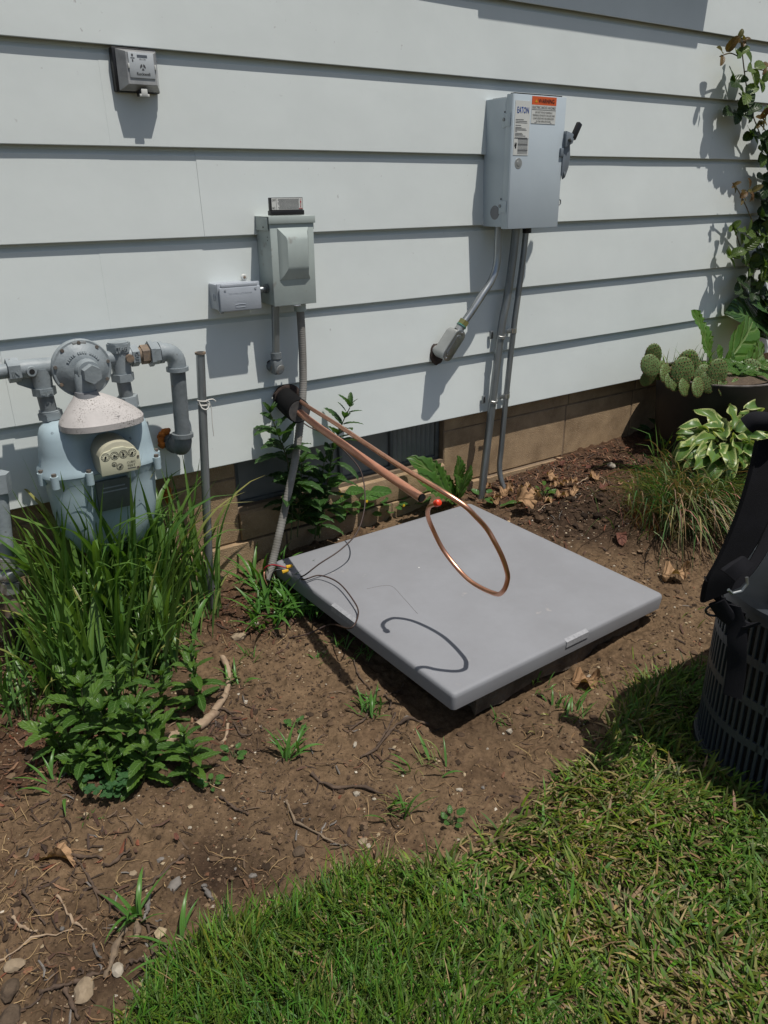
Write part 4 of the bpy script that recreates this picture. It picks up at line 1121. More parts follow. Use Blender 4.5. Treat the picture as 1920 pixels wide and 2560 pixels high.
# two straight conduits down to the ground with their straps
def conduit_thing(label, pts, r, m, base):
    t = thing('conduit', label, 'conduit', base, 'conduits under the safety switch')
    MB().tube(spline(pts, 10), r, 18).build('pipe', m, t, 0.9)
    return t
c1 = conduit_thing('thicker straight steel conduit, middle one under the safety switch', [(1.8554, -0.03, 0.6294), (1.8462, -0.03, 0.5103), (1.8324, -0.028, 0.3873), (1.8125, -0.028, 0.2839), (1.7888, -0.03, 0.0678), (1.7545, -0.033, -0.2446), (1.7454, -0.035, -0.3126)], 0.0132, 'galvdull', (1.7499, -0.033, -0.2823))
c2 = conduit_thing('thinner steel conduit kicking out at the soil, rightmost under the safety switch', [(1.9002, -0.03, 0.6283), (1.8941, -0.03, 0.5294), (1.8806, -0.028, 0.3835), (1.8691, -0.027, 0.2704), (1.8512, -0.027, 0.0416), (1.8402, -0.028, -0.1331), (1.8326, -0.032, -0.2088), (1.8344, -0.046, -0.2617), (1.8448, -0.062, -0.3019)], 0.0098, 'galvdull', (1.8419, -0.06, -0.2983))
MB().tube([V((1.9003, -0.03, 0.6031)) + V((0, 0, 0.02)), V((1.9021, -0.03, 0.5819))], 0.0145, 14).build('black_fitting', 'black', c2)
def strap(par, p, r, w=0.015):
    p = V(p)
    m = MB()
    m.tube([p + V((0, 0, -w / 2)), p + V((0, 0, w / 2))], r + 0.0016, 18)
    m.box((p.x + r * 0.6, -0.0125, p.z - w / 2), (p.x + r + 0.020, -0.0095, p.z + w / 2), 0.0008)
    o = m.build('strap', 'zinc', par)
    MB().lathe([(0.0042, 0), (0.0042, 0.002), (0.0025, 0.0032)], (p.x + r + 0.012, -0.0125, p.z), (0, -1, 0), 8).build('strap_screw', 'bolt', o)
    return o
def clip(par, p, r):
    p = V(p)
    m = MB()
    m.box((p.x - r - 0.016, -0.012, p.z - 0.013), (p.x - r - 0.003, -0.004, p.z + 0.014), 0.002)
    o = m.build('standoff', 'galvdull', par)
    MB().box((p.x - r - 0.012, -0.0135, p.z - 0.009), (p.x - r - 0.007, -0.0122, p.z + 0.010)).build('standoff_slot', 'ink', o, 0)
    ring = [p + V(((r + 0.002) * math.cos(a), -(r + 0.002) * math.sin(a) * 1.05, -0.004 * math.sin(a))) for a in np.linspace(-0.4, PI * 0.85, 12)]
    MB().tube(ring, [0.0028] * 12, 8).tube([q + V((0, 0, -0.0055)) for q in ring], [0.0018] * 12, 8).build('clip_ring', 'zinc', par)
for y1, y2 in ((722, 716), (862, 856)):
    clip(c1, (1.8098, -0.028, 0.2628) if y1 == 722 else (1.787, -0.03, 0.0454), 0.0132)
    strap(c2, (1.869, -0.027, 0.272) if y1 == 722 else (1.8528, -0.027, 0.0495), 0.0098)
    q = V((1.869, -0.027, 0.272)) if y1 == 722 else V((1.8528, -0.027, 0.0495))
    MB().box((q.x - 0.033, -0.030, q.z - 0.007), (q.x - 0.006, -0.0285, q.z + 0.008), 0.0006).build('strap_tab', 'galvdull', c2)

# bent conduit to its fitting in the wall
bc = thing('conduit', 'bent steel conduit curving left from the safety switch into a cast fitting', 'conduit', (1.5557, 0, 0.2252), 'conduits under the safety switch')
MB().tube(spline([(1.7577, -0.052, 0.6323), (1.7582, -0.052, 0.5644), (1.7549, -0.054, 0.4953), (1.7344, -0.056, 0.4474), (1.6924, -0.058, 0.401), (1.6467, -0.058, 0.3506), (1.6174, -0.058, 0.3217)], 10), 0.0118, 18).build('pipe', 'galv', bc, 0.9)
pa, pb = V((1.6174, -0.058, 0.3217)), V((1.5421, -0.048, 0.2241))
ax = (pb - pa).normalized()
hexx(MB(), pa - ax * 0.012, pa + ax * 0.004, 0.0175).build('hex_connector', 'brasszinc', bc, 0.4)
MB().tube([pa + ax * 0.004, pa + ax * 0.009], 0.0165, 18).build('gasket_ring', 'green', bc)
MB().tube([pa + ax * 0.0062, pa + ax * 0.0076], 0.0172, 18).build('silver_ring', 'zinc', bc)
MB().tube([pa + ax * 0.009, pa + ax * 0.024], 0.0145, 18).build('fitting_neck', 'castal', bc)
sidev = ax.cross(V((0, -1, 0))).normalized()
fr = (V((0, -1, 0)) * 0.82 + sidev * -0.0).normalized()
fr = (fr - ax * fr.dot(ax)).normalized()
def stadium(c, half, r, n=10):
    out = []
    for k in range(n + 1):
        a = -PI / 2 + PI * k / n
        out.append(c + ax * (half + r * math.cos(a)) + sidev * (r * math.sin(a)))
    for k in range(n + 1):
        a = PI / 2 + PI * k / n
        out.append(c + ax * (-half + r * math.cos(a)) + sidev * (r * math.sin(a)))
    return out
fc = pa + ax * 0.074
MB().prism(stadium(fc + fr * -0.030, 0.034, 0.0185), fr, 0.050, 0.002).build('fitting_body', 'castal', bc, 0.6)
cov = MB().prism(stadium(fc + fr * 0.0202, 0.035, 0.0195), fr, 0.0035, 0.0008).build('fitting_cover', 'galv', bc, 0.6)
MB().prism(stadium(fc + fr * 0.0238, 0.027, 0.0105), fr, 0.0022, 0.0008).build('raised_rim', 'galv', cov, 0.6)
for s in (-1, 1):
    MB().lathe([(0.0034, 0), (0.0034, 0.001), (0.002, 0.002)], fc + fr * 0.0238 + ax * (s * 0.046), fr, 10).build('cover_screw', 'zinc', cov)
    MB().lathe([(0.0016, 0), (0.0016, 0.0008)], fc + fr * 0.0262 + ax * (s * 0.028), fr, 8).build('rim_dot', 'gasdark', cov)
lettering('CONDULET', 'gasdark', cov, fc + fr * 0.0261, -ax, fr.cross(-ax), 0.005, 0.026, name='cast_lettering')
we = fc + ax * 0.032 + fr * -0.026
MB().tube([we, V((we.x, 0.012, we.z))], 0.016, 16).build('wall_spigot', 'castal', bc)
wl = MB()
wc_ = V((1.5605, -0.001, 0.2278))
hrng = random.Random(4)
n = 22
oa = [wc_ + V((0.026 * math.cos(2 * PI * j / n) * hrng.uniform(0.9, 1.1), 0, 0.034 * math.sin(2 * PI * j / n) * hrng.uniform(0.92, 1.08) - 0.002)) for j in range(n)]
wl.rings([[q + V((0, 0.006, 0)) for q in oa], [q + V((0, -0.006, 0)) for q in oa], [wc_ + (q - wc_) * 0.82 + V((0, -0.010, 0)) for q in oa], [wc_ + (q - wc_) * 0.45 + V((0, -0.008, 0)) for q in oa]])
wl.build('sealant', 'hole', bc, 0.8)

# ------------------------------------------------------------------ galvanised pole
pt, pb = V((0.7395, -0.07, 0.3352)), V((0.6785, -0.115, -0.362))
pole = thing('steel_pole', 'thin upright galvanised pipe with a rusty flared top beside the gas meter', 'pole', pb)
MB().tube([pb + (pb - pt) * 0.2, pb, pt], 0.0113, 20).build('pole_pipe', 'galvdull', pole)
MB().tube([pt + V((0, 0, -0.002)), pt + V((0, 0, 0.003))], 0.0138, 20).build('flared_top', 'rust', pole)
MB().tube([pt + V((0, 0, 0.0031)), pt + V((0, 0, 0.0034))], 0.0095, 16).build('pipe_mouth', 'ink', pole)
sq = V((0.7302, -0.0785, 0.2143))
st = []
for k in range(40):
    a = 2 * PI * k / 16
    st.append(sq + V((0.0127 * math.cos(a), 0.0127 * math.sin(a), 0.004 * math.sin(a * 0.4) - 0.0002 * k)))
st2 = [sq + V((-0.012, -0.006, 0)), sq + V((-0.008, -0.012, -0.016)), sq + V((0.004, -0.016, -0.019)), sq + V((0.012, -0.014, -0.005)), sq + V((0.008, -0.014, 0.003)), sq + V((0.022, -0.014, 0.004)), sq + V((0.030, -0.013, -0.003))]
stm = MB().tube(st, 0.0017, 6).tube(spline(st2, 6), 0.0016, 6)
stm.tube(spline([sq + V((0.012, -0.012, -0.002)), sq + V((0.017, -0.011, -0.02)), sq + V((0.016, -0.011, -0.06)), sq + V((0.0165, -0.011, -0.095))], 6), 0.0011, 6)
tag(stm.build('string', 'string', None, 0.9), 'white string knotted round the galvanised pole', 'string')
cp = V((0.7328, 0.0033, -0.3657))
capm = MB().lathe([(0.040, 0.0), (0.046, 0.006), (0.046, 0.022), (0.036, 0.025), (0.034, 0.018), (0.010, 0.017)], cp + V((0.0, 0.03, -0.004)), (0.12, -0.25, 1), 26)
tag(capm.build('drain_cap', 'black', None, 0.5), 'round black plastic cap lying in the mulch behind the pole', 'plastic cap')

# ------------------------------------------------------------------ condenser pad and slab below it
TL, TR, BR, BL = V((0.876, -0.1312, -0.2672)), V((1.6432, -0.0936, -0.2792)), V((1.6808, -0.86, -0.3064)), V((0.9136, -0.8976, -0.2952))
PN = V((0.01737633, -0.03565321, 0.99921315))
pad = thing('condenser_pad', 'square grey plastic condenser pad lying slightly tilted on bare soil', 'equipment pad', (TL + BR) / 2 - PN * 0.045)
def quad(h, inset, rr=0.011, n=5):
    c = [TL, TR, BR, BL]
    out = []
    for i in range(4):
        p, a, b = c[i], c[i - 1], c[(i + 1) % 4]
        ea, eb = (a - p).normalized(), (b - p).normalized()
        o = p + (ea + eb) * (inset + rr)
        for k in range(n + 1):
            t = PI / 2 * k / n
            out.append(o - eb * (rr * math.cos(t)) - ea * (rr * math.sin(t)) + PN * h)
    return out
pm = MB()
pm.rings([quad(-0.045, 0.004), quad(-0.044, 0.001), quad(-0.012, -0.001), quad(-0.004, 0.0006), quad(-0.0012, 0.0035), quad(0, 0.008)])
pm.build('pad_shell', 'pad', pad, 0.7)
def notch(a, b, t0, t1):
    p, q = a.lerp(b, t0), a.lerp(b, t1)
    e = (b - a).normalized()
    inn = PN.cross(e)
    m = MB()
    ring = []
    for s in (p, q):
        ring.append([s + inn * 0.0085 + PN * 0.0009, s + inn * -0.0012 - PN * 0.0035 - inn * 0.001, s - inn * 0.0026 - PN * 0.019, s - inn * 0.0004 - PN * 0.019, s + inn * 0.004 - PN * 0.004, s + inn * 0.0085 - PN * 0.0005])
    m.rings(ring)
    m.build('worn_notch', 'padnotch', pad, 0.4)
notch(BL, BR, 0.478, 0.585) 
notch(TL, BL, 0.385, 0.52)
for a, w in (((1.4243, -0.5661, -0.2923), 0.004), ((1.4211, -0.5045, -0.29), 0.003), ((1.2057, -0.3842, -0.282), 0.0035)):
    MB().lathe([(w, 0), (w * 0.6, 0.0006)], V(a) - PN * 0.0001, PN, 9).build('scuff_mark', 'label', pad)
slab = MB()
def slabpt(u, v, h):
    return (TL.lerp(TR, u)).lerp(BL.lerp(BR, u), v) - PN * h
srng = random.Random(2)
ro = []
for (u, v) in [(0.12 + 0.82 * k / 14, 0.962 + 0.008 * math.sin(k)) for k in range(15)] + [(0.965, 0.93 - 0.86 * k / 10) for k in range(11)] + [(0.94 - 0.70 * k / 10, 0.06) for k in range(11)] + [(0.14, 0.07 + 0.86 * k / 10) for k in range(11)]:
    ro.append((u + srng.uniform(-0.006, 0.006), v + srng.uniform(-0.006, 0.006)))
slab.rings([[slabpt(u, v, 0.115) for u, v in ro], [slabpt(u + srng.uniform(-.004, .004), v + srng.uniform(-.005, .005), 0.07) for u, v in ro], [slabpt(u, v, 0.0465) for u, v in ro]])
tag(slab.build('concrete_slab', 'slab', None, 0.5), 'rough old concrete slab showing under the front edge of the grey pad', 'concrete slab')
tag(MB().tube(spline([(1.0105, -0.4086, -0.279), (1.0738, -0.4271, -0.2808), (1.0669, -0.4968, -0.2832), (1.0492, -0.5857, -0.286)], 6), 0.0003, 5).build('groove_line', 'wire', None, 0.9), 'thin dark line added for the groove embossed in the grey pad', 'groove_line')  # added dark strand drawing the thin groove line embossed in the pad

# ------------------------------------------------------------------ copper line set
hole = MB()
hc = V((1.017, -0.001, 0.1598))
oa = [hc + V((0.046 * math.cos(2 * PI * j / n) * hrng.uniform(0.93, 1.06), 0, 0.040 * math.sin(2 * PI * j / n) * hrng.uniform(0.93, 1.06) + 0.004)) for j in range(n)]
hole.rings([[q + V((0, 0.006, 0)) for q in oa], [q + V((0, -0.003, 0)) for q in oa], [hc + (q - hc) * 0.86 + V((0, -0.005, 0)) for q in oa], [hc + (q - hc) * 0.5 + V((0, -0.002, 0)) for q in oa]])
tag(hole.build('wall_opening', 'hole', None, 0.8), 'dark sealed opening in the siding where the copper lines come out', 'wall opening')
su = thing('suction_line', 'thick pink copper pipe with black foam insulation, sticking out of the wall open-ended', 'copper pipe', hc)
sp_ = spline([(1.0194, 0.01, 0.1517), (1.0077, -0.05, 0.1471), (0.9955, -0.115, 0.1458), (0.9699, -0.26, 0.1434), (0.9416, -0.42, 0.1454), (0.9225, -0.57, 0.141), (0.9093, -0.69, 0.1371), (0.902, -0.79, 0.1312)], 10)
MB().tube(sp_, 0.0096, 20, caps=False).build('pipe', 'copperdull', su, 0.9)
e, d = sp_[-1], (sp_[-1] - sp_[-2]).normalized()
MB().tube([e - d * 0.03, e + d * 0.0002], 0.0084, 20).build('pipe_bore', 'ink', su)
MB().tube([e - d * 0.004, e + d * 0.0004], 0.00975, 20, caps=False).build('cut_end', 'copper', su)
ins = spline([(1.0099, 0.008, 0.1618), (1.0019, -0.045, 0.1536), (0.9954, -0.105, 0.1489)], 8)
MB().tube(ins, [0.034] * (len(ins) - 1) + [0.0335], 26).build('insulation', 'rubber', su, 0.8)
d = (ins[-1] - ins[-2]).normalized()
MB().tube([ins[-1], ins[-1] + d * 0.0012], 0.0305, 26).build('cut_face', 'foamcut', su)
ll = thing('liquid_line', 'thin copper tube bent into a long loop above the grey pad, end capped', 'copper pipe', hc)
lp = spline([(1.0166, 0.008, 0.173), (1.0124, -0.05, 0.1758), (0.9867, -0.18, 0.1782), (0.9532, -0.36, 0.1843), (0.9207, -0.555, 0.1848), (0.8999, -0.71, 0.1814), (0.9007, -0.835, 0.1696), (0.9247, -0.893, 0.1452), (0.9455, -0.906, 0.1209), (0.974, -0.911, 0.087), (0.986, -0.922, 0.060), (1.0, -0.930, 0.028), (1.013, -0.932, -0.004), (1.025, -0.926, -0.034), (1.034, -0.906, -0.074), (1.050, -0.862, -0.105), (1.062, -0.762, -0.117), (1.051, -0.689, -0.074), (1.028, -0.667, -0.012), (1.004, -0.680, 0.032), (0.9894, -0.705, 0.0639), (0.9863, -0.735, 0.0822)], 10)
MB().tube(lp, 0.0053, 16).build('tube', 'copper', ll, 0.9)
e, d = lp[-1], (lp[-1] - lp[-3]).normalized()
MB().tube([e - d * 0.003, e + d * 0.004, e + d * 0.009, e + d * 0.0115], [0.0082, 0.0082, 0.007, 0.003], 16).build('end_cap', 'redcap', ll)
wire('control_cable', 'thin brown control cable drooping from the wall opening across the pad and soil', 'cable',
     [(1.0254, -0.03, 0.1098), (1.0528, -0.055, 0.0833), (1.0885, -0.09, 0.0603), (1.1298, -0.13, 0.0094), (1.1508, -0.17, -0.0363), (1.1395, -0.21, -0.0862), (1.1091, -0.25, -0.1304), (1.0634, -0.28, -0.1754), (0.9967, -0.3, -0.201), (0.9293, -0.3, -0.2242), (0.8898, -0.2771, -0.2586), (0.9362, -0.1426, -0.3264), (0.8847, -0.2857, -0.2649), (0.9287, -0.2982, -0.2601), (0.9492, -0.3616, -0.2607), (0.9338, -0.4598, -0.2639), (0.9121, -0.5196, -0.2697), (0.8658, -0.5551, -0.2791), (0.8882, -0.4185, -0.3425), (0.832, -0.393, -0.3645), (0.7907, -0.3539, -0.3791), (0.7713, -0.2983, -0.3776), (0.7959, -0.2199, -0.3729), (0.8396, -0.1431, -0.3566), (0.8954, -0.0976, -0.3371), (0.8401, -0.155, -0.3007)], 0.0020, 'wire')

# ------------------------------------------------------------------ air conditioner with a backpack on it
ACX, ACY, ACR, ACS = 1.285, -1.155, 0.205, 0.75
ACB, ACT = -0.425, -0.015
ac = thing('air_conditioner', 'dark blue grey outdoor air conditioner with slatted sides, cut off by the right edge', 'air conditioner', (ACX + ACS / 2, ACY - ACS / 2, ACB))
def rsq(z, inset=0.0, n=12):
    out = []
    r = ACR - inset
    for cx, cy, a0 in ((ACX + ACR, ACY - ACR, PI / 2), (ACX + ACR, ACY - ACS + ACR, PI), (ACX + ACS - ACR, ACY - ACS + ACR, 1.5 * PI), (ACX + ACS - ACR, ACY - ACR, 0)):
        for k in range(n + 1):
            a = a0 + PI / 2 * k / n
            out.append(V((cx + r * math.cos(a), cy + r * math.sin(a), z)))
    return out
def ringband(z0, z1, o, i, name, m='acgrey', smooth=0.6):
    mb = MB()
    rr_ = [rsq(z0, i), rsq(z0, o), rsq(z1, o), rsq(z1, i)]
    mb.rings(rr_, caps=False, closed=True)
    return mb.build(name, m, ac, smooth)
ringband(ACB - 0.03, ACB + 0.034, -0.006, 0.03, 'base_pan')
ringband(ACB + 0.034, ACB + 0.040, -0.002, 0.03, 'base_lip')
for k in range(1, 4):
    z = ACB + 0.04 + (ACT - ACB - 0.06) * k / 4
    ringband(z - 0.009, z + 0.009, 0.0, 0.006, 'grille_band')
ringband(ACT - 0.024, ACT - 0.002, -0.004, 0.012, 'top_band')
mb = MB()
mb.rings([rsq(ACB - 0.02, 0.030), rsq(ACT - 0.01, 0.030)])
mb.build('coil', 'coil', ac, 0.6)
lid = MB()
lid.rings([rsq(ACT - 0.006, -0.007), rsq(ACT + 0.004, -0.006), rsq(ACT + 0.012, 0.004), rsq(ACT + 0.014, 0.03)])
lid.build('lid', 'acgrey', ac, 0.5)
path = rsq(0, 0.003, 24)
path.append(path[0])
acc, slots = 0.0, []
seglen = [(path[i + 1] - path[i]).length for i in range(len(path) - 1)]
total = sum(seglen)
NS = 176
sl_mesh = MB().box((-0.0033, -0.003, ACB + 0.038 - ACB), (0.0033, 0.003, ACT - 0.02 - ACB), 0.001, seg=1).build('slat', 'acgrey', None, 0.4)
sm_ = sl_mesh.data
bpy.data.objects.remove(sl_mesh)
i, run = 0, 0.0
for k in range(NS):
    s = total * k / NS
    while run + seglen[i] < s:
        run += seglen[i]
        i += 1
    p = path[i].lerp(path[i + 1], (s - run) / max(seglen[i], 1e-9))
    t = (path[i + 1] - path[i]).normalized()
    o = bpy.data.objects.new('slat', sm_)
    col.objects.link(o)
    o.parent = ac
    o.location = (p.x - BASE[ac.name].x, p.y - BASE[ac.name].y, 0)
    o.rotation_euler = (0, 0, math.atan2(t.y, t.x))

bk = thing('backpack', 'black tool backpack slumped on the air conditioner with its padded strap hanging over', 'backpack', (1.42, -1.33, ACT + 0.014))
bb = MB()
def blob(cx, cy, z, rx, ry, e=2.6, n=26, yaw=0.35):
    out = []
    for j in range(n):
        a = 2 * PI * j / n
        x = rx * math.copysign(abs(math.cos(a)) ** (2 / e), math.cos(a))
        y = ry * math.copysign(abs(math.sin(a)) ** (2 / e), math.sin(a))
        out.append(V((cx + x * math.cos(yaw) - y * math.sin(yaw), cy + x * math.sin(yaw) + y * math.cos(yaw), z)))
    return out
Z0_ = ACT + 0.014
bb.rings([blob(1.46, -1.37, Z0_, 0.13, 0.09), blob(1.46, -1.37, Z0_ + 0.02, 0.155, 0.11), blob(1.455, -1.365, Z0_ + 0.10, 0.150, 0.115), blob(1.445, -1.36, Z0_ + 0.20, 0.135, 0.108), blob(1.44, -1.355, Z0_ + 0.29, 0.12, 0.10), blob(1.44, -1.35, Z0_ + 0.35, 0.095, 0.08), blob(1.44, -1.35, Z0_ + 0.375, 0.05, 0.045)])
bb.build('pack_body', 'fabric', bk, 1.2)
hdl = spline([(1.2757, -1.24, 0.3254), (1.2822, -1.25, 0.335), (1.2944, -1.27, 0.3358), (1.2982, -1.3, 0.3339)], 8)
MB().tube(hdl, [0.012] + [0.017] * (len(hdl) - 2) + [0.014], 16).build('carry_handle', 'fabric', bk, 0.9)
# wide padded strap
def band(pts, widths, thick, wdirs, name, m, parent, k=8):
    c = spline(pts, k)
    n = len(c)
    wv = []
    for i in range(n):
        t = i / (n - 1) * (len(wdirs) - 1)
        a = int(min(t, len(wdirs) - 2))
        wv.append(V(wdirs[a]).lerp(V(wdirs[a + 1]), t - a).normalized())
    rg_ = []
    for i in range(n):
        t = i / (n - 1) * (len(widths) - 1)
        a = int(min(t, len(widths) - 2))
        w = widths[a] + (widths[a + 1] - widths[a]) * (t - a)
        tg = (c[min(n - 1, i + 1)] - c[max(0, i - 1)]).normalized()
        nn = tg.cross(wv[i]).normalized()
        q = wv[i] * (w / 2)
        h = nn * (thick / 2)
        rg_.append([c[i] - q - h * 0.3, c[i] - q * 0.85 - h, c[i] + q * 0.85 - h, c[i] + q - h * 0.3, c[i] + q + h * 0.3, c[i] + q * 0.85 + h, c[i] - q * 0.85 + h, c[i] - q + h * 0.3])
    return MB().rings(rg_).build(name, m, parent, 0.9)
wd = V((0.62, -0.55, 0.35))
ss_ = band([(1.3132, -1.27, 0.3047), (1.2982, -1.28, 0.263), (1.2738, -1.29, 0.2189), (1.2479, -1.295, 0.1693), (1.2204, -1.295, 0.1181), (1.1975, -1.29, 0.0768), (1.1926, -1.285, 0.034)], [0.060, 0.068, 0.072, 0.074, 0.074, 0.070, 0.056], 0.018, [(0.75, -0.5, 0.2), (0.7, -0.5, 0.35), (0.62, -0.5, 0.45)], 'shoulder_strap', 'mesh', bk)
band([(1.3081, -1.3, 0.2318), (1.3028, -1.31, 0.1743), (1.2752, -1.315, 0.1289), (1.2382, -1.315, 0.0843), (1.2108, -1.305, 0.0465)], [0.03, 0.03, 0.03], 0.006, [(0.75, -0.5, 0.2), (0.62, -0.5, 0.45)], 'strap_webbing', 'fabric', bk)
band([(1.1817, -1.28, 0.0569), (1.1985, -1.285, 0.0274), (1.2321, -1.29, 0.0015), (1.258, -1.295, -0.0146)], [0.045, 0.05, 0.04], 0.012, [(0.5, -0.3, -0.6), (0.5, -0.4, -0.5)], 'strap_end', 'mesh', bk)
rgp = V((1.2093, -1.285, -0.0031))
MB().tube([rgp + V((0.019 * math.cos(a), -0.012 * math.cos(a), 0.012 * math.sin(a))) for a in np.linspace(0, 2 * PI, 21)[:-1]], 0.0022, 6, closed=True).build('strap_ring', 'black', bk)
band([(1.2177, -1.3, 0.0136), (1.227, -1.315, -0.026), (1.2268, -1.325, -0.0703), (1.2299, -1.33, -0.1192), (1.2249, -1.335, -0.1712)], [0.040, 0.036, 0.034, 0.034, 0.034], 0.003, [(0.4, -0.9, 0.0), (0.35, -0.9, 0.0)], 'hanging_webbing', 'fabric', bk)
band([(1.1924, -1.29, 0.0221), (1.2171, -1.3, -0.0103), (1.2337, -1.32, -0.0259), (1.2361, -1.34, -0.0189)], [0.03, 0.03, 0.03], 0.006, [(0.4, -0.6, 0.5), (0.4, -0.6, 0.5)], 'loose_webbing', 'fabric', bk)
band([(1.1506, -1.325, 0.1037), (1.167, -1.33, 0.1132), (1.1969, -1.33, 0.1187)], [0.036, 0.038, 0.034], 0.010, [(0.6, -0.3, -0.55), (0.6, -0.3, -0.55)], 'strap_loop', 'fabric', bk)
bq = V((1.1734, -1.33, 0.081))
MB().tube([bq + V((-0.014, 0.004, -0.008)), bq + V((-0.006, 0, -0.016)), bq + V((0.010, -0.006, -0.014)), bq + V((0.018, -0.01, 0.0)), bq + V((0.016, -0.008, 0.012))], 0.0028, 8).build('metal_buckle', 'galv', bk)

# ------------------------------------------------------------------ leaf and blade meshes
def sheet(name, rows, m):
    """rows: list of lists of (x, y, z); UVs from row / column."""
    nr, nc = len(rows), len(rows[0])
    vs_ = [q for r in rows for q in r]
    fs, uvs = [], []
    for i in range(nr - 1):
        for j in range(nc - 1):
            fs.append((i * nc + j, i * nc + j + 1, (i + 1) * nc + j + 1, (i + 1) * nc + j))
            for a, b in ((i, j), (i, j + 1), (i + 1, j + 1), (i + 1, j)):
                uvs += [b / (nc - 1), a / (nr - 1)]
    me = bpy.data.meshes.new(name)
    me.from_pydata(vs_, [], fs)
    me.uv_layers.new(name='UVMap').data.foreach_set('uv', uvs)
    me.materials.append(M[m])
    me.shade_smooth()
    return me

def leafmesh(name, L, W, m, nl=10, half=2, curl=0.5, fold=0.25, serr=0.0, quilt=0.0, veins=7, wave=0.0, base=0.25, peak=0.42, tip=1.0, seed=0, petiole=0.0):
    r = random.Random(seed)
    rows = []
    x = y = z = 0.0
    ph = r.uniform(0, 6)
    step = L / nl
    ang = 0.0
    cy, cz = petiole, 0.0
    tw = r.uniform(-0.25, 0.25)
    for i in range(nl + 1):
        t = i / nl
        a, b = peak, 1 - peak
        s = (t / a) ** a * ((1 - t) / b) ** b if 0 < t < 1 else 0.0
        w = W / 2 * s ** tip
        if serr and i % 2 == 1:
            w *= 1 + serr
        if i == 0:
            w = W * 0.02
        if i == nl:
            w = W * 0.008
        ang = curl * (t - 0.15)
        row = []
        for j in range(-half, half + 1):
            u = j / half
            xx = u * w
            h = fold * abs(u) * w
            if quilt:
                h += quilt * math.cos(2 * PI * veins * (t - 0.28 * abs(u))) * (0.3 + abs(u)) * (1 - abs(u) * 0.4) * -1
            if wave:
                h += wave * W * u * abs(u) * math.sin(9 * t + ph + (2.2 if u > 0 else 0))
            h += tw * xx * t
            row.append((xx, cy - math.sin(ang) * -h * 0, cz + h))
        rows.append(row)
        cy += step * math.cos(ang)
        cz -= step * math.sin(ang)
    return sheet(name, rows, m)

def blademesh(name, L, W, m, bend=0.8, nl=9, fold=0.35, power=2.0, seed=0, wmax=0.35, kink=None):
    """A grass blade that starts along +Y and bends over."""
    r = random.Random(seed)
    rows = []
    cy = cz = 0.0
    step = L / nl
    tw0 = r.uniform(-0.6, 0.6)
    for i in range(nl + 1):
        t = i / nl
        w = W / 2 * (min(1, 0.45 + t / wmax * 0.55)) * max(0.02, 1 - max(0, (t - 0.45) / 0.55) ** 1.6)
        ang = bend * t ** power
        if kink and t > kink:
            ang += 0.9
        tw = tw0 * t
        row = []
        for u in (-1, 0, 1):
            row.append((u * w * math.cos(tw), cy, cz + abs(u) * w * fold + u * w * math.sin(tw)))
        rows.append(row)
        cy += step * math.cos(ang)
        cz -= step * math.sin(ang)
    return sheet(name, rows, m)

LM = {}
for nm in ('mint', 'mintdark'):
    LM[nm] = [leafmesh('leaf', 1.0, 0.35, nm, 12, 2, curl=c, fold=0.32, serr=0.13, quilt=0.024, seed=k, petiole=0.06) for k, c in enumerate((0.25, 0.6, 1.0))]
LM['broad'] = [leafmesh('leaf', 1.0, 0.62, 'broad', 10, 2, curl=c, fold=0.2, wave=0.05, quilt=0.008, seed=10 + k, petiole=0.2) for k, c in enumerate((0.2, 0.6))]
LM['rose'] = [leafmesh('leaflet', 1.0, 0.62, 'rose', 10, 2, curl=c, fold=0.25, serr=0.07, seed=20 + k, petiole=0.05) for k, c in enumerate((0.3, 0.7))]
LM['roseyoung'] = [leafmesh('leaflet', 1.0, 0.50, 'roseyoung', 10, 2, curl=c, fold=0.45, serr=0.07, seed=24 + k, petiole=0.05) for k, c in enumerate((0.5, 0.9))]
LM['rosedark'] = [leafmesh('leaflet', 1.0, 0.64, 'rosedark', 10, 2, curl=c, fold=0.2, serr=0.07, seed=28 + k, petiole=0.05) for k, c in enumerate((0.3, 0.7))]
LM['hosta'] = [leafmesh('leaf', 1.0, 0.45, 'hosta', 14, 4, curl=c, fold=0.40, wave=0.22, seed=30 + k, petiole=0.1, peak=0.38, tip=0.9) for k, c in enumerate((0.5, 0.9, 1.3, 0.7))]
LM['dead'] = [leafmesh('dead_leaf', 1.0, 0.62, 'deadleaf', 14, 3, curl=c, fold=0.35, serr=0.22, wave=0.45, seed=40 + k, petiole=0.0) for k, c in enumerate((0.4, -0.5, 0.9))]
LM['deadcurl'] = [leafmesh('dead_leaf', 1.0, 0.36, 'deadleaf', 14, 3, curl=1.3, fold=0.8, serr=0.18, wave=0.3, seed=49)]
LM['deadred'] = [leafmesh('dead_leaf', 1.0, 0.5, 'deadred', 10, 2, curl=c, fold=0.5, wave=0.2, seed=45 + k) for k, c in enumerate((0.6, -0.4))]
LM['clover'] = [leafmesh('leaflet', 1.0, 1.0, 'clover', 6, 2, curl=0.3, fold=0.3, peak=0.62, seed=48)]
LM['tall'] = [blademesh('grass_blade', 1.0, w, 'grassblade', bend=b, power=pw, seed=50 + k, kink=kk) for k, (w, b, pw, kk) in enumerate(((.028, .15, 2, None), (.032, .35, 2, None), (.030, .6, 2.2, None), (.036, 1.3, 2.4, None), (.030, .25, 2, .66), (.040, 2.0, 2.8, None), (.022, .1, 2, None), (.026, .5, 3, None)))]
LM['pale'] = [blademesh('grass_blade', 1.0, 0.034, 'grasspale', bend=b, power=2, seed=60 + k) for k, b in enumerate((.7, 1.6, 2.2))]
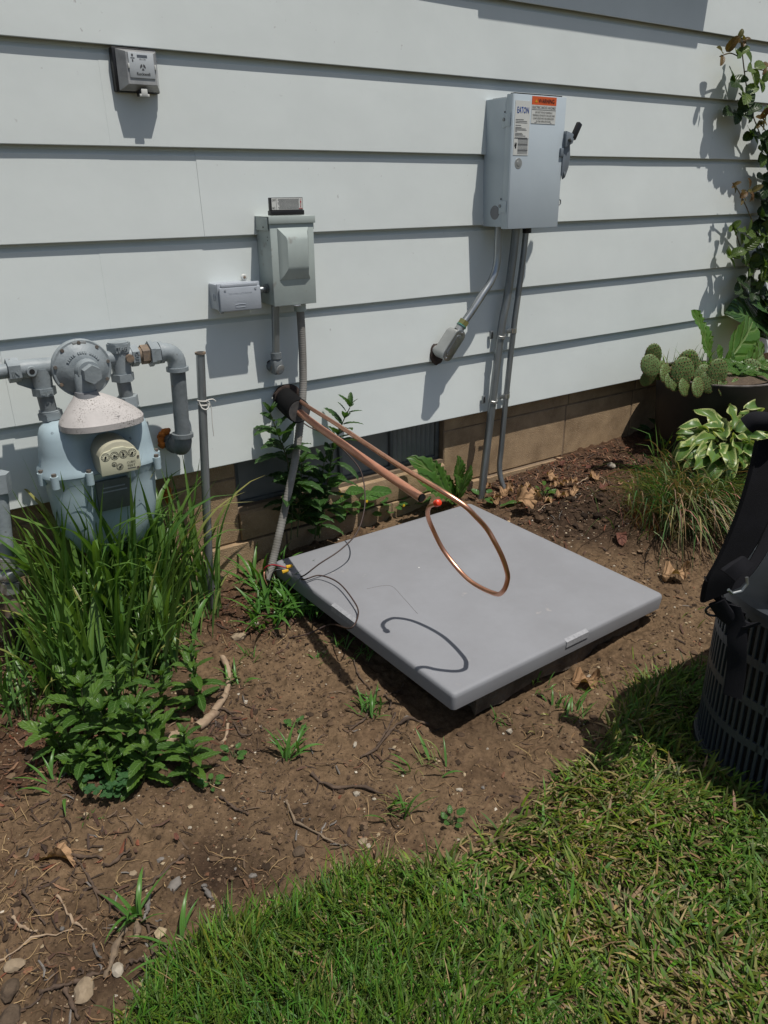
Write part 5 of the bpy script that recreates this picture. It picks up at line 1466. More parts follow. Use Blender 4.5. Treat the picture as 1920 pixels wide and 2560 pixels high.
LM['crab'] = [blademesh('grass_blade', 1.0, w, 'crab', bend=b, power=1.6, seed=70 + k) for k, (w, b) in enumerate(((.085, .5), (.075, 1.1), (.09, 1.6), (.07, .9)))]

def dandelion_mesh(name, L, W, seed, curl, teeth=0.35, m='dandelion'):
    r = random.Random(seed)
    rows = []
    cy = cz = 0.0
    nl = 26
    for i in range(nl + 1):
        t = i / nl
        s = (0.12 + 0.95 * math.sin(PI * min(1, t ** 1.25 * 0.93 + 0.02)) ** 0.8) if t < 0.97 else 0.3
        w = W / 2 * s * (1 - (teeth if i % 2 else 0) * r.uniform(0.6, 1.1))
        if i == nl:
            w = W * 0.02
        ang = curl * t ** 1.6
        row = []
        for j in range(-3, 4):
            u = j / 3
            row.append((u * w, cy, cz + 0.22 * abs(u) * w + 0.06 * W * u * math.sin(t * 13 + seed) + 0.012 * L * math.cos(2 * PI * 7 * (t - 0.2 * abs(u))) * abs(u) * 0.4))
        rows.append(row)
        cy += L / nl * math.cos(ang)
        cz -= L / nl * math.sin(ang)
    return sheet(name, rows, m)

prn = random.Random(21)

def mint_plant(label, pts, size=0.055, nodes=8, start=0.25, m='mint', seed=0, group=None, top=4, spread=0.5, plant='mint_plant'):
    r = random.Random(seed)
    b = V(pts[0])
    t = thing(plant, label, 'plant', b, group)
    path = spline(pts, 8)
    MB().tube(path, [0.0026 - 0.0012 * i / len(path) for i in range(len(path))], 6).build('stem', 'stem', t, 0.9)
    n = len(path) - 1
    az = r.uniform(0, PI)
    for k in range(nodes):
        f = start + (1 - start) * k / (nodes - 1)
        q = path[int(f * n)]
        ax_ = (path[min(n, int(f * n) + 1)] - path[max(0, int(f * n) - 1)]).normalized()
        e1 = ax_.cross(V((math.cos(az), math.sin(az), 0.1))).normalized()
        az += PI / 2 + r.uniform(-0.35, 0.35)
        rel = 1 - k / (nodes - 1)
        sc = size * (0.45 + 0.75 * min(1, rel * 2.2)) * r.uniform(0.82, 1.15)
        lift = spread * (1 - rel) + 0.12 + r.uniform(-0.15, 0.15)
        for s in (-1, 1):
            if r.random() < 0.05:
                continue
            if rel > 0.15:
                dd = e1 * s * 0.6 + ax_ * 0.75 + V((r.uniform(-.3, .3), r.uniform(-.3, .3), 0))
                piece('leaf', r.choice(LM[m]), t, q, dd, V((0, 0, 1)) + ax_ * 0.5, sc * r.uniform(0.35, 0.6))
            d = e1 * s + ax_ * lift + V((r.uniform(-.2, .2), r.uniform(-.2, .2), r.uniform(-.15, .1)))
            piece('leaf', r.choice(LM[m]), t, q + d.normalized() * 0.003, d, V((0, 0, 1)) + ax_ * 0.5, sc * (1 if s > 0 else r.uniform(0.8, 1.05)))
    for k in range(top):
        a = az + k * PI / 2 + r.uniform(-.3, .3)
        d = V((math.cos(a) * 0.6, math.sin(a) * 0.6, 0.9))
        piece('leaf', r.choice(LM[m]), t, path[-1], d, V((0, 0, 1)), size * r.uniform(0.4, 0.62))
    return t

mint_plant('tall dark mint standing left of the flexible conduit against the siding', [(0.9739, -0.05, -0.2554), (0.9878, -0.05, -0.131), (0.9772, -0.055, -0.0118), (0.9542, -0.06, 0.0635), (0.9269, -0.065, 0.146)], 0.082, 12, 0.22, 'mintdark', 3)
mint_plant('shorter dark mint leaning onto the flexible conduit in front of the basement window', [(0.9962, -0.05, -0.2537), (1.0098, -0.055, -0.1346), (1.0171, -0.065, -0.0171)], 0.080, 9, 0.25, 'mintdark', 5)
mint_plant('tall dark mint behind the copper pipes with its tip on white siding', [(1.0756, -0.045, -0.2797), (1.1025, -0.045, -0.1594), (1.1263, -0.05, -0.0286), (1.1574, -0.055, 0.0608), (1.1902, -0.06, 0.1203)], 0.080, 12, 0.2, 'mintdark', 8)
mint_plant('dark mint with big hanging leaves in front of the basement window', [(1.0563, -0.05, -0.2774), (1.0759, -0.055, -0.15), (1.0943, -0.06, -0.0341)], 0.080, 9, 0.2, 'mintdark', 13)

clus = [
    ('low mint with yellowing leaf in the front left of the cluster', (0.1865, -0.4893, -0.3948), 0.10, 0.056), ('bright mint rising tallest in the middle left of the cluster', (0.2332, -0.494, -0.3957), 0.17, 0.060),
    ('broad mint at the front middle of the cluster', (0.2761, -0.5472, -0.3986), 0.13, 0.060), ('dark mint just right of the middle in the bottom cluster', (0.3082, -0.576, -0.4005), 0.14, 0.062), ('mint at the back of the cluster under the grass blades', (0.3178, -0.4542, -0.3924), 0.15, 0.056),
    ('dark mint right of centre in the bottom cluster', (0.3537, -0.5981, -0.4013), 0.12, 0.056), ('small mint beside the pale root ends', (0.3929, -0.6371, -0.4033), 0.085, 0.042), ('mint behind the pale root', (0.3951, -0.4847, -0.395), 0.13, 0.052),
    ('slim upright mint between the grass and the pale root', (0.4944, -0.4726, -0.394), 0.16, 0.046), ('small bushy mint low at the front right of the cluster', (0.3842, -0.6891, -0.407), 0.075, 0.038), ('low mint in the grass left of the cluster', (0.2343, -0.3817, -0.3881), 0.14, 0.054),
    ('light green mint deep inside the tall grass', (0.4468, -0.2953, -0.3834), 0.12, 0.046)]
clus += [(l, b, h, .046) for l, b, h in (('small mint at the left of the clover', (0.2081, -0.567, -0.3994), .07), ('mint right of the clover with broad low leaves', (0.3028, -0.6437, -0.4043), .08), ('low mint under the front of the cluster', (0.2556, -0.5974, -0.4016), .07), ('mint by the grass right of the tallest mint', (0.2995, -0.4224, -0.3916), .15), ('mint between the tall grass and the dark mint', (0.3663, -0.4291, -0.3912), .14))]
for k, (lb, b, h, sz) in enumerate(clus):
    b = V(b)
    le = V((prn.uniform(-.3, .3), prn.uniform(-.35, .05), 0))
    mint_plant(lb, [b, b + V((0, 0, h * 0.5)) + le * h * 0.3, b + V((0, 0, h)) + le * h * 0.6], sz * 1.12, 7, 0.15, 'mint', 40 + k, 'mint plants in the bottom left cluster', spread=0.7, top=6)

def sprig(label, b, leaves, size, m='broad', seed=0, name='weed_seedling', h=0.05, group=None, flowers=()):
    r = random.Random(seed)
    b = V(b)
    t = thing(name, label, 'weed', b, group)
    for k in range(leaves):
        a = k * 2.4 + r.uniform(-.4, .4)
        hh = h * r.uniform(0.25, 1.0)
        q = b + V((math.cos(a) * h * 0.35, math.sin(a) * h * 0.35, hh))
        MB().tube([b, b.lerp(q, 0.6) + V((0, 0, hh * 0.2)), q], 0.0011, 5).build('stalk', 'stem', t, 0.9)
        d = V((math.cos(a), math.sin(a) - 0.25, r.uniform(0.0, 0.6)))
        piece('leaf', r.choice(LM[m]), t, q, d, V((-0.2, -0.5, 1)), size * r.uniform(0.7, 1.2))
    for f in flowers:
        f = V(f)
        MB().tube([b, f], 0.0008, 5).build('flower_stalk', 'stem', t, 0.9)
        fm = MB()
        for j in range(5):
            a = 2 * PI * j / 5
            fm.ico(f + V((0.0028 * math.cos(a), -0.001, 0.0028 * math.sin(a))), 0.0026, 1, (1, 0.5, 1))
        fm.build('flower', 'petal', t, 0.9)
    return t

sprig('broad leaved weed at the foot of the wall right of the conduit', (1.0901, 0.1045, -0.3355), 8, 0.062, seed=1, h=0.14)
sprig('light green broad weed against the foundation behind the pad, next to the mint', (1.1543, 0.0939, -0.3318), 10, 0.068, seed=2, h=0.15)
sprig('big leaved weed with a yellow flower behind the middle of the pad edge', (1.2471, 0.0829, -0.3264), 10, 0.070, seed=3, h=0.12, flowers=[(1.1439, -0.06, -0.1383), (1.1548, -0.055, -0.153)])
sprig('weed with a tiny yellow flower at the bend of the brown cable', (1.3196, 0.0655, -0.3217), 9, 0.050, seed=4, h=0.09, flowers=[(1.2495, -0.05, -0.1968)])
sprig('low green weed under the open end of the thick copper pipe', (1.4988, 0.0436, -0.3116), 8, 0.040, seed=5, h=0.06, flowers=[(1.3947, -0.05, -0.2456)])
sprig('small pale leaved weed just left of the thick conduit foot', (1.7321, -0.0645, -0.3053), 3, 0.040, seed=6, h=0.03)
sprig('bushy dark green weed among dry leaves right of the thin conduit', (1.9321, -0.163, -0.306), 12, 0.032, 'mint', seed=7, h=0.04)
sprig('light green weed with round leaves below the dark mint by the window', (1.1216, 0.1233, -0.3339), 11, 0.075, seed=31, h=0.17)
sprig('light green weed between the two dark mints and the pad', (1.1944, 0.0951, -0.3291), 11, 0.075, seed=32, h=0.16)
sprig('light green weed left of the brown cable behind the pad', (1.28, 0.0766, -0.3241), 10, 0.068, seed=33, h=0.12)
sprig('weed along the foundation left of the dandelion', (1.4126, 0.0474, -0.3162), 8, 0.040, seed=8, h=0.06)
sprig('yellow green clump below the planter next to the ornamental grass', (2.6242, -0.1925, -0.2778), 14, 0.034, 'broad', seed=9, h=0.07, flowers=[(2.4303, -0.3, -0.1567)])
sprig('leafy weed at the foot of the brown pot', (2.6974, -0.0562, -0.2579), 10, 0.06, 'mintdark', seed=10, h=0.08)
for k, (q, lb) in enumerate((((0.6429, -0.6725, -0.4065), 'tiny bright seedling above the bladed tuft on bare soil'), ((0.4122, -0.7305, -0.4094), 'tiny yellowing seedling right of the mint cluster'), ((0.485, -0.6841, -0.4061), 'very small seedling on the soil near the pale root'), ((1.511, -0.4263, -0.3526), 'small seedling in the dark soil behind the pad'), ((1.3397, -0.7204, -0.3896), 'small green sprout under the right corner of the pad'), ((0.7595, -1.0814, -0.4252), 'little round leaved sprout by the lawn edge'))):
    sprig(lb, q, 7, 0.018 if k != 3 else 0.03, seed=20 + k, h=0.022, name='seedling')

# clover
cv_ = thing('clover_patch', 'small patch of clover at the foot of the mint cluster', 'clover', (0.2437, -0.6359, -0.4032))
crn = random.Random(6)
for k in range(30):
    bx_ = V((0.2458, -0.6288, -0.4037)) + V((crn.uniform(-0.05, 0.055), crn.uniform(-0.045, 0.035), 0))
    h = crn.uniform(0.012, 0.04)
    for j in range(3):
        a = 2.094 * j + k
        piece('leaflet', LM['clover'][0], cv_, bx_ + V((0, 0, h)), V((math.cos(a), math.sin(a), 0.15)), V((0, 0, 1)), 0.0135)

# dandelions
dn = thing('dandelion', 'dandelion with upright toothed leaves behind the back corner of the pad', 'weed', (1.6475, -0.0159, -0.3047))
b = V((1.6475, -0.0159, -0.3047))
for q, W, cu in (((1.4601, -0.1, -0.1413), 0.30, 1.0), ((1.6277, -0.06, -0.1421), 0.36, 0.25), ((1.6831, -0.06, -0.1836), 0.30, 0.3), ((1.4576, -0.16, -0.1973), 0.30, 0.9), ((1.6213, -0.1, -0.2122), 0.3, 0.8)):
    d = V(q) - b
    piece('leaf', dandelion_mesh('leaf', 1.0, W, int(W * 100), cu, 0.22), dn, b, d + V((0, 0, 0.35 * d.length * cu)), V((0.2, -1, 0.5)), d.length * 1.12)
ly_ = thing('fallen_leaf', 'green leaf lying flat behind the pad on dry leaves', 'leaf', (1.7812, -0.1568, -0.3129))
piece('leaf', dandelion_mesh('leaf', 1.0, 0.25, 4, 0.3, 0.2), ly_, V((1.7424, -0.1401, -0.3006)), V((1.8574, -0.1582, -0.2896)) - V((1.7424, -0.1401, -0.3006)), (0, 0, 1), 0.10)

# tall grass in front of the meter
def grass(name, label, cat, spots, kinds, Ls, lean=0.35, seed=0, group=None, droop=None, blade='blade'):
    r = random.Random(seed)
    c = V((0, 0, 0))
    for q in spots:
        c += V(q)
    t = thing(name, label, cat, c / len(spots), group)
    for q in spots:
        a = r.uniform(0, 2 * PI)
        ln = r.uniform(0.05, lean)
        d = V((math.cos(a) * ln, math.sin(a) * ln, 1))
        if droop:
            d += V(droop) * r.random()
        up = V((-math.cos(a), -math.sin(a), 0.3))
        m = r.choice(LM[r.choice(kinds)])
        piece(blade, m, t, V(q) - V((0, 0, 0.004)), d, up, r.uniform(*Ls))
    return t

grn = random.Random(31)
def spots(cx, cy, rx, ry, n):
    out = []
    while len(out) < n:
        x, y = grn.uniform(-1, 1), grn.uniform(-1, 1)
        if x * x + y * y < 1:
            out.append(onground(cx + x * rx, cy + y * ry))
    return out
K = ['tall'] * 14 + ['pale']
c0 = V((0.3658, -0.1282, -0.373))
grass('grass_clump', 'big clump of tall grass growing in front of the gas meter', 'grass clump', spots(c0.x + 0.065, c0.y + 0.01, 0.165, 0.085, 165), K, (0.20, 0.56), 0.36, 1)
c1_ = V((0.5858, -0.1408, -0.3742))
grass('grass_clump', 'front part of the tall grass rising just behind the mint cluster', 'grass clump', spots(V((0.3565, -0.2908, -0.3836)).x, V((0.3565, -0.2908, -0.3836)).y, 0.155, 0.10, 190), K, (0.17, 0.42), 0.45, 11)
grass('grass_clump', 'middle of the tall grass under the cream dial of the meter', 'grass clump', spots(V((0.4108, -0.1558, -0.3753)).x, V((0.4108, -0.1558, -0.3753)).y, 0.15, 0.07, 120), ['tall'], (0.25, 0.52), 0.25, 12)
grass('grass_clump', 'narrow stand of tall grass between the gas meter and the steel pole', 'grass clump', spots(c1_.x, c1_.y + 0.02, 0.095, 0.06, 62), K, (0.20, 0.48), 0.28, 2)
c2__ = V((0.1905, -0.1303, -0.3738))
grass('grass_clump', 'grass leaning in from the left edge below the riser valve', 'grass clump', spots(c2__.x + 0.01, c2__.y - 0.03, 0.09, 0.07, 60), K, (0.12, 0.28), 0.9, 3, droop=(0.3, -0.3, 0))
grass('grass_clump', 'short mixed grass filling the ground under the tall clump', 'grass clump', spots(c0.x + 0.05, c0.y - 0.10, 0.24, 0.10, 170), ['tall', 'crab', 'pale', 'tall'], (0.07, 0.22), 0.7, 4)
grass('grass_tuft', 'long bent grass at the left edge beside the mint cluster', 'grass tuft', spots(0.155, -0.33, 0.06, 0.05, 22), ['tall'], (0.12, 0.24), 0.9, 5)
c3_ = V((0.6671, -0.1391, -0.3736))
grass('grass_tuft', 'thin long blades rising right beside the steel pole', 'grass tuft', spots(c3_.x + 0.02, c3_.y, 0.03, 0.03, 9), ['tall'], (0.18, 0.30), 0.2, 6)

def tuft(label, b, n, Ls, r=0.02, lean=0.9, kinds=('crab',), seed=0):
    b = V(b)
    return grass('grass_tuft', label, 'grass tuft', spots(b.x, b.y, r, r, n), list(kinds), Ls, lean, seed, None)
T = [
    ((0.848, -0.0762, -0.3625), 14, (.05, .11), .03, 'crabgrass beside the rock at the foot of the conduit'), ((0.8321, -0.195, -0.3728), 22, (.05, .11), .04, 'bright crabgrass below the conduit end left of the pad'), ((0.8626, -0.2617, -0.3742), 22, (.05, .10), .035, 'crabgrass against the left edge of the pad'),
    ((0.7742, -0.2653, -0.382), 16, (.05, .11), .035, 'low crabgrass over bark mulch left of the pad'), ((0.8939, -0.3031, -0.3726), 12, (.04, .08), .03, 'small crabgrass under the upper left pad edge'), ((0.9192, -0.1312, -0.3561), 14, (.04, .09), .03, 'crabgrass tangled with the wire ends'),
    ((0.8896, -0.4627, -0.386), 14, (.03, .06), .03, 'creeping grass under the worn notch of the pad'), ((0.9041, -0.5293, -0.3888), 16, (.03, .06), .03, 'creeping grass in the shade of the pad, nearest the front'), ((0.8107, -0.4894, -0.394), 16, (.025, .05), .022, 'small spiky grass tuft on soil left of the pad'),
    ((0.8173, -0.7121, -0.4073), 24, (.04, .075), .03, 'spreading grass tuft left of the front pad corner'), ((0.5905, -0.7511, -0.4113), 18, (.05, .105), .02, 'broad bladed green tuft alone on the bare soil'), ((0.7709, -0.9216, -0.4206), 10, (.04, .07), .02, 'sparse yellow green tuft near the lawn edge'),
    ((0.8346, -0.943, -0.4226), 12, (.05, .09), .03, 'bent grass blades below the front pad corner'), ((0.1914, -0.942, -0.4227), 10, (.06, .12), .012, 'long bladed weed on the dark soil at bottom left'), ((0.1783, -0.6892, -0.4064), 10, (.02, .04), .018, 'tiny grass tuft below the clover'),
    ((0.5917, -0.4528, -0.3932), 12, (.04, .08), .03, 'grass beside the pale root'), ((0.6553, -0.3843, -0.3883), 12, (.04, .07), .03, 'grass at the right foot of the slim mint'), ((1.0459, -0.9224, -0.4163), 9, (.03, .06), .025, 'thin grass tuft in the soil below the slab'),
    ((1.2159, -0.8704, -0.408), 8, (.03, .05), .025, 'scattered grass under the right edge of the slab'), ((0.1659, -0.5694, -0.3999), 14, (.05, .09), .035, 'grass under the left side of the mint cluster'), ((0.6871, -0.9972, -0.4256), 16, (.05, .09), .03, 'pale grass tuft at the ragged lawn edge'),
    ((0.2229, -1.0299, -0.426), 8, (.05, .10), .02, 'bent grass blade reaching over twigs at the lower lawn edge'), ((1.0793, -0.8209, -0.4073), 7, (.02, .045), .02, 'little grass below the right edge of the pad'), ((1.1956, -0.9737, -0.418), 20, (.04, .07), .05, 'grass thinning out into soil behind the lawn'),
    ((0.1324, -0.2591, -0.3809), 14, (.06, .13), .04, 'low grass at the left edge by the mint'), ((1.5758, -0.4293, -0.3496), 7, (.03, .06), .02, 'few green blades on potting soil behind the pad')]
for k, (b, n, Ls, r_, lb) in enumerate(T):
    big = 1.45 if k < 6 else 1.0
    tuft(lb, b, int(n * big), (Ls[0] * big, Ls[1] * big), r_ * (1.15 if k < 6 else 1), 1.1, ('crab', 'crab', 'pale') if k in (11, 12, 20) else ('crab',), 100 + k)

# ornamental grass right of the pad: too fine to count
def ribbons(name, strands, m):
    """strands: list of (points, width, colour)."""
    co, tri, colr = [], [], []
    for pts, w, c in strands:
        n0 = len(co)
        k = len(pts)
        for i, q in enumerate(pts):
            t = (pts[min(k - 1, i + 1)] - pts[max(0, i - 1)]).normalized()
            s = t.cross(V((0.35, 0.6, 0.7)))
            s = s.normalized() * (w / 2) * (1.0 if i < k * 0.6 else max(0.1, 1 - (i / (k - 1) - 0.6) / 0.42))
            co += [q - s, q + s]
            colr += [c, c]
        for i in range(k - 1):
            a = n0 + 2 * i
            tri += [(a, a + 1, a + 3), (a, a + 3, a + 2)]
    return arrays(name, np.array([q[:] for q in co]), np.array(tri), np.array(colr), m)

def arrays(name, co, tri, colr, m, smooth=True):
    me = bpy.data.meshes.new(name)
    nv, nt_ = len(co), len(tri)
    me.vertices.add(nv)
    me.vertices.foreach_set('co', np.ascontiguousarray(co, dtype=np.float32).ravel())
    me.loops.add(nt_ * 3)
    me.loops.foreach_set('vertex_index', np.ascontiguousarray(tri, dtype=np.int32).ravel())
    me.polygons.add(nt_)
    me.polygons.foreach_set('loop_start', np.arange(0, nt_ * 3, 3, dtype=np.int32))
    me.polygons.foreach_set('use_smooth', np.full(nt_, smooth))
    me.update(calc_edges=True)
    at = me.color_attributes.new('tint', 'FLOAT_COLOR', 'POINT')
    c4 = np.ones((nv, 4), dtype=np.float32)
    c4[:, :3] = colr
    at.data.foreach_set('color', c4.ravel())
    me.materials.append(M[m])
    o = bpy.data.objects.new(name, me)
    col.objects.link(o)
    return o

og = random.Random(77)
str_ = []
oc = V((2.2382, -0.5351, -0.3315))
for k in range(1700):
    b = onground(oc.x + og.gauss(0, 0.085), oc.y + og.gauss(0, 0.06))
    a = og.uniform(0, 2 * PI)
    L = og.uniform(0.20, 0.50)
    out = og.uniform(0.35, 1.15)
    d = V((math.cos(a), math.sin(a), 0)) + V((-0.05, -0.30, 0))
    pts = []
    for i in range(7):
        t = i / 6
        pts.append(b + d * (L * out * 0.75 * t ** 1.15) + V((0, 0, L * (1.0 * t - (0.30 + 0.62 * out) * t * t))))
    for i, q in enumerate(pts):
        g_ = float(gz(q.x, q.y)) + 0.004
        if q.z < g_:
            q.z = g_ + 0.002 * og.random()
    dry = og.random() < (0.58 if d.x < -0.25 else 0.22)
    c = (0.33 * og.uniform(.6, 1.2), 0.27 * og.uniform(.6, 1.2), 0.14) if dry else (0.085 * og.uniform(.6, 1.5), 0.15 * og.uniform(.7, 1.3), 0.05)
    str_.append((pts, og.uniform(0.0018, 0.0042), c))
for k in range(260):                                   # orange brown old growth at its left
    b = onground(oc.x - 0.14 + og.gauss(0, 0.045), oc.y + 0.03 + og.gauss(0, 0.04))
    a = og.uniform(0, 2 * PI)
    L = og.uniform(0.05, 0.15)
    d = V((math.cos(a), math.sin(a), 0))
    str_.append(([b + d * (L * 0.5 * t) + V((0, 0, L * (t - 0.45 * t * t))) for t in (0, .25, .5, .75, 1)], og.uniform(0.0012, 0.0026), (0.24 * og.uniform(.6, 1.2), 0.115 * og.uniform(.6, 1.2), 0.045)))
oo = ribbons('ornamental_grass', str_, 'lawn')
tag(oo, 'dense arching clump of fine ornamental grass, green and straw coloured, right of the pad', 'ornamental grass', kind='stuff')
grass('grass_tuft', 'broader green blades sprouting from the front of the ornamental grass', 'grass tuft', spots(oc.x - 0.02, oc.y - 0.05, 0.07, 0.05, 20), ['tall'], (0.14, 0.28), 0.9, 201, droop=(-0.2, -0.6, 0))
grass('grass_tuft', 'wide green blades left above the ornamental grass', 'grass tuft', spots(V((2.4839, -0.2341, -0.286)).x, V((2.4839, -0.2341, -0.286)).y, 0.05, 0.04, 14), ['tall'], (0.12, 0.24), 0.9, 202)

# hosta
hq = V((2.4895, -0.5, -0.1086))
hb = onground(hq.x, hq.y)
hs = thing('hosta', 'variegated hosta with cream edged leaves below the brown pot', 'plant', hb)
hr = random.Random(12)
HH = hq.z - hb.z
for k in range(60):
    a = k * 2.4
    f = math.sqrt((k + 0.5) / 60)
    q = hb + V((math.cos(a) * 0.15 * f, math.sin(a) * 0.08 * f, HH + 0.02 - 0.05 * f * f + hr.uniform(-.012, .012)))
    d = V((math.cos(a) - 0.1, math.sin(a) * 0.8 - 0.3, 0.75 - 1.0 * f + hr.uniform(-.25, .25)))
    MB().tube([hb + V((math.cos(a) * 0.02, math.sin(a) * 0.02, 0)), hb.lerp(q, 0.6) + V((0, 0, 0.02)), q], 0.0022, 5).build('leaf_stalk', 'stem', hs, 0.9)
    piece('leaf', hr.choice(LM['hosta']), hs, q, d, V((-0.25 + hr.uniform(-.9, .9), -0.55 + hr.uniform(-.3, .5), 0.9)), hr.uniform(0.09, 0.135))
h2 = thing('hosta', 'second hosta with pale leaf edges beside the pot at the right edge', 'plant', (2.7387, -0.46, -0.1283))
hb2 = V((2.7387, -0.46, -0.1283))
for k in range(14):
    a = k * 2.4
    q = hb2 + V((math.cos(a) * 0.05, math.sin(a) * 0.04, 0.03 + hr.uniform(-.02, .06)))
    MB().tube([hb2 + V((0, 0, -0.2)), q], 0.0022, 5).build('leaf_stalk', 'stem', h2, 0.9)
    piece('leaf', hr.choice(LM['hosta']), h2, q, V((math.cos(a), math.sin(a) * 0.5 - 0.3, 0.35 + hr.uniform(-.5, .4))), V((-0.3, -0.6, 0.85)), hr.uniform(0.085, 0.115))

# planter with cactus
PC = V((2.775, -0.235, 0.0))
PZ0 = float(gz(2.67, -0.2)) - 0.02
pot = thing('flower_pot', 'large dark brown round pot standing against the wall at right', 'pot', (PC.x, PC.y, PZ0))
RZ = 0.045
MB().lathe([(0.192, 0), (0.199, 0.004), (0.2245, RZ - PZ0 - 0.05), (0.2255, RZ - PZ0 - 0.045), (0.2295, RZ - PZ0 - 0.012), (0.23, RZ - PZ0 - 0.001), (0.223, RZ - PZ0), (0.220, RZ - PZ0 - 0.03)], (PC.x, PC.y, PZ0), (0, 0, 1), 60).build('pot_wall', 'pot', pot, 0.5)
MB().lathe([(0.2306, 0), (0.2310, 0.004), (0.2225, 0.0058), (0.2220, 0.0)], (PC.x, PC.y, RZ - 0.003), (0, 0, 1), 60).build('pot_rim', 'potrim', pot, 0.5)
MB().lathe([(0.221, 0), (0.1, 0.014), (0.0, 0.02)], (PC.x, PC.y, RZ - 0.006), (0, 0, 1), 30).build('potting_soil', 'clod', pot, 0.8)

cac = thing('prickly_pear', 'prickly pear cactus with flat round pads spilling over the rim of the pot', 'cactus', (PC.x - 0.05, PC.y - 0.05, RZ))
crn = random.Random(15)
pm_ = MB().ico((0, 0, 0.5), 0.5, 3, (0.82, 0.17, 1.0)).build('cactus_pad', 'cactus', None, 1.2)
pmesh = pm_.data
bpy.data.objects.remove(pm_)
ar = MB()
for _k in range(70):
    _a, _r = crn.uniform(0, 6.28), crn.random() ** 0.5
    _x, _z = 0.38 * _r * math.cos(_a), 0.46 * _r * math.sin(_a)
    _y = -0.085 * math.sqrt(max(0.02, 1 - _r * _r))
    ar.tube([(_x, _y, 0.5 + _z), (_x + crn.uniform(-.05, .05), _y - 0.07, 0.5 + _z + crn.uniform(-.05, .06))], [0.006, 0.002], 3)
for s in (-1, 1):
    for i in range(-4, 5):
        for j in range(-4, 6):
            x, z = (i + 0.5 * (j % 2)) * 0.108 + crn.uniform(-.022, .022), j * 0.108 + crn.uniform(-.022, .022)
            rr2 = (x / 0.41) ** 2 + (z / 0.5) ** 2
            if rr2 < 0.93:
                y = 0.085 * math.sqrt(1 - rr2) * s
                ar.ico((x, y, 0.5 + z), crn.uniform(0.016, 0.026), 1, (1, 1.5, 1))
for k in range(22):
    a = 2 * PI * k / 22
    ar.ico((0.41 * math.cos(a), 0, 0.5 + 0.5 * math.sin(a)), 0.02, 1)
ar_ = ar.build('areoles', 'spine', None, 0)
amesh = ar_.data
bpy.data.objects.remove(ar_)
def cpad(c, size, tilt, yaw, lean=0.0, wide=1.0):
    wide *= crn.uniform(0.88, 1.12)
    o = bpy.data.objects.new('cactus_pad', pmesh)
    col.objects.link(o)
    o.parent = cac
    mtx = Matrix.Rotation(yaw, 4, 'Z') @ Matrix.Rotation(tilt, 4, 'Y') @ Matrix.Rotation(lean, 4, 'X') @ Matrix.Diagonal((size * wide, size, size, 1)) @ Matrix.Translation((0, 0, -0.5))
    o.matrix_local = Matrix.Translation(V(c) - BASE[cac.name]) @ mtx
    a = bpy.data.objects.new('areoles', amesh)
    col.objects.link(a)
    a.parent = o
    a['kind'] = 'stuff'
for c, s, t, y, l, w in (((2.3772, -0.22, 0.1572), .080, -.25, .5, .1, 1), ((2.3143, -0.26, 0.1352), .074, -.5, .6, -.35, 1.1), ((2.3367, -0.24, 0.0858), .060, .6, .4, .2, 1), ((2.3903, -0.27, 0.1006), .078, 1.2, .5, -.9, .9), ((2.432, -0.31, 0.1071), .096, -.1, .5, -.12, 1),
                         ((2.5565, -0.24, 0.108), .096, .2, .3, 0, 1), ((2.4112, -0.3, 0.0715), .066, .8, .4, -.7, 1), ((2.4766, -0.35, 0.0532), .082, 1.25, .3, -1.0, 1), ((2.5995, -0.34, 0.0853), .096, -.05, .5, -.1, .9), ((2.6969, -0.37, 0.015), .085, 1.2, .4, -.9, 1.1),
                         ((2.8569, -0.36, 0.0206), .115, .7, .4, -.3, 1), ((2.9337, -0.28, 0.0415), .09, -.9, .4, -.4, 1), ((2.7549, -0.3, 0.0147), .08, -.6, .5, -.2, 1), ((2.6056, -0.28, 0.0634), .08, .3, .2, -.4, 1), ((2.3974, -0.29, 0.0766), .062, 1.3, .2, -.9, 1.1), ((2.4262, -0.33, 0.0566), .064, 1.1, .5, -.8, 1.1), ((2.569, -0.33, 0.0534), .075, -.5, .5, -.3, 1), ((2.6237, -0.36, 0.0306), .07, 1.2, .4, -.9, 1.1), ((2.7535, -0.38, 0.0017), .075, 1.3, .4, -.8, 1.1), ((2.384, -0.25, 0.108), .066, .9, .5, -.4, 1), ((2.5944, -0.25, 0.0771), .085, -.3, .5, -.1, 1)):
    cpad(c, s * 1.12, t * 0.8, -0.75 + y * 0.6, l * 0.8, w)
pd = thing('dandelion', 'big dandelion with tall toothed leaves growing behind the cactus in the pot', 'weed', (2.7758, -0.22, 0.0517))
for b, q, W, cu, sd_ in (((2.7509, -0.22, 0.0549), (2.6523, -0.2, 0.2766), 0.36, 0.3, 1), ((2.8426, -0.2, 0.0395), (3.1468, -0.16, 0.1788), 0.40, 0.35, 2), ((2.8298, -0.2, 0.0412), (2.8166, -0.2, 0.1377), 0.5, 0.3, 3), ((2.9026, -0.25, 0.0404), (3.1787, -0.22, 0.0537), 0.5, 0.5, 4), ((2.8874, -0.22, 0.0371), (2.8824, -0.22, 0.1114), 0.4, 0.4, 5)):
    b, q = V(b), V(q)
    piece('leaf', dandelion_mesh('leaf', 1.0, W, sd_ + 7, cu, 0.30 if sd_ in (1, 4) else 0.08), pd, b, (q - b) + V((0, 0, 0.2 * (q - b).length * cu)), V((0.15, -1, 0.45)), (q - b).length * 1.08)
grass('grass_tuft', 'fine grass and thin stalks growing in the pot behind the cactus', 'grass tuft', [V((2.5912, -0.19, 0.0883)) + V((grn.uniform(-.09, .20), grn.uniform(-.04, .04), grn.uniform(-.02, .0))) for k in range(60)], ['tall', 'crab', 'pale'], (0.04, 0.11), 0.7, 210)
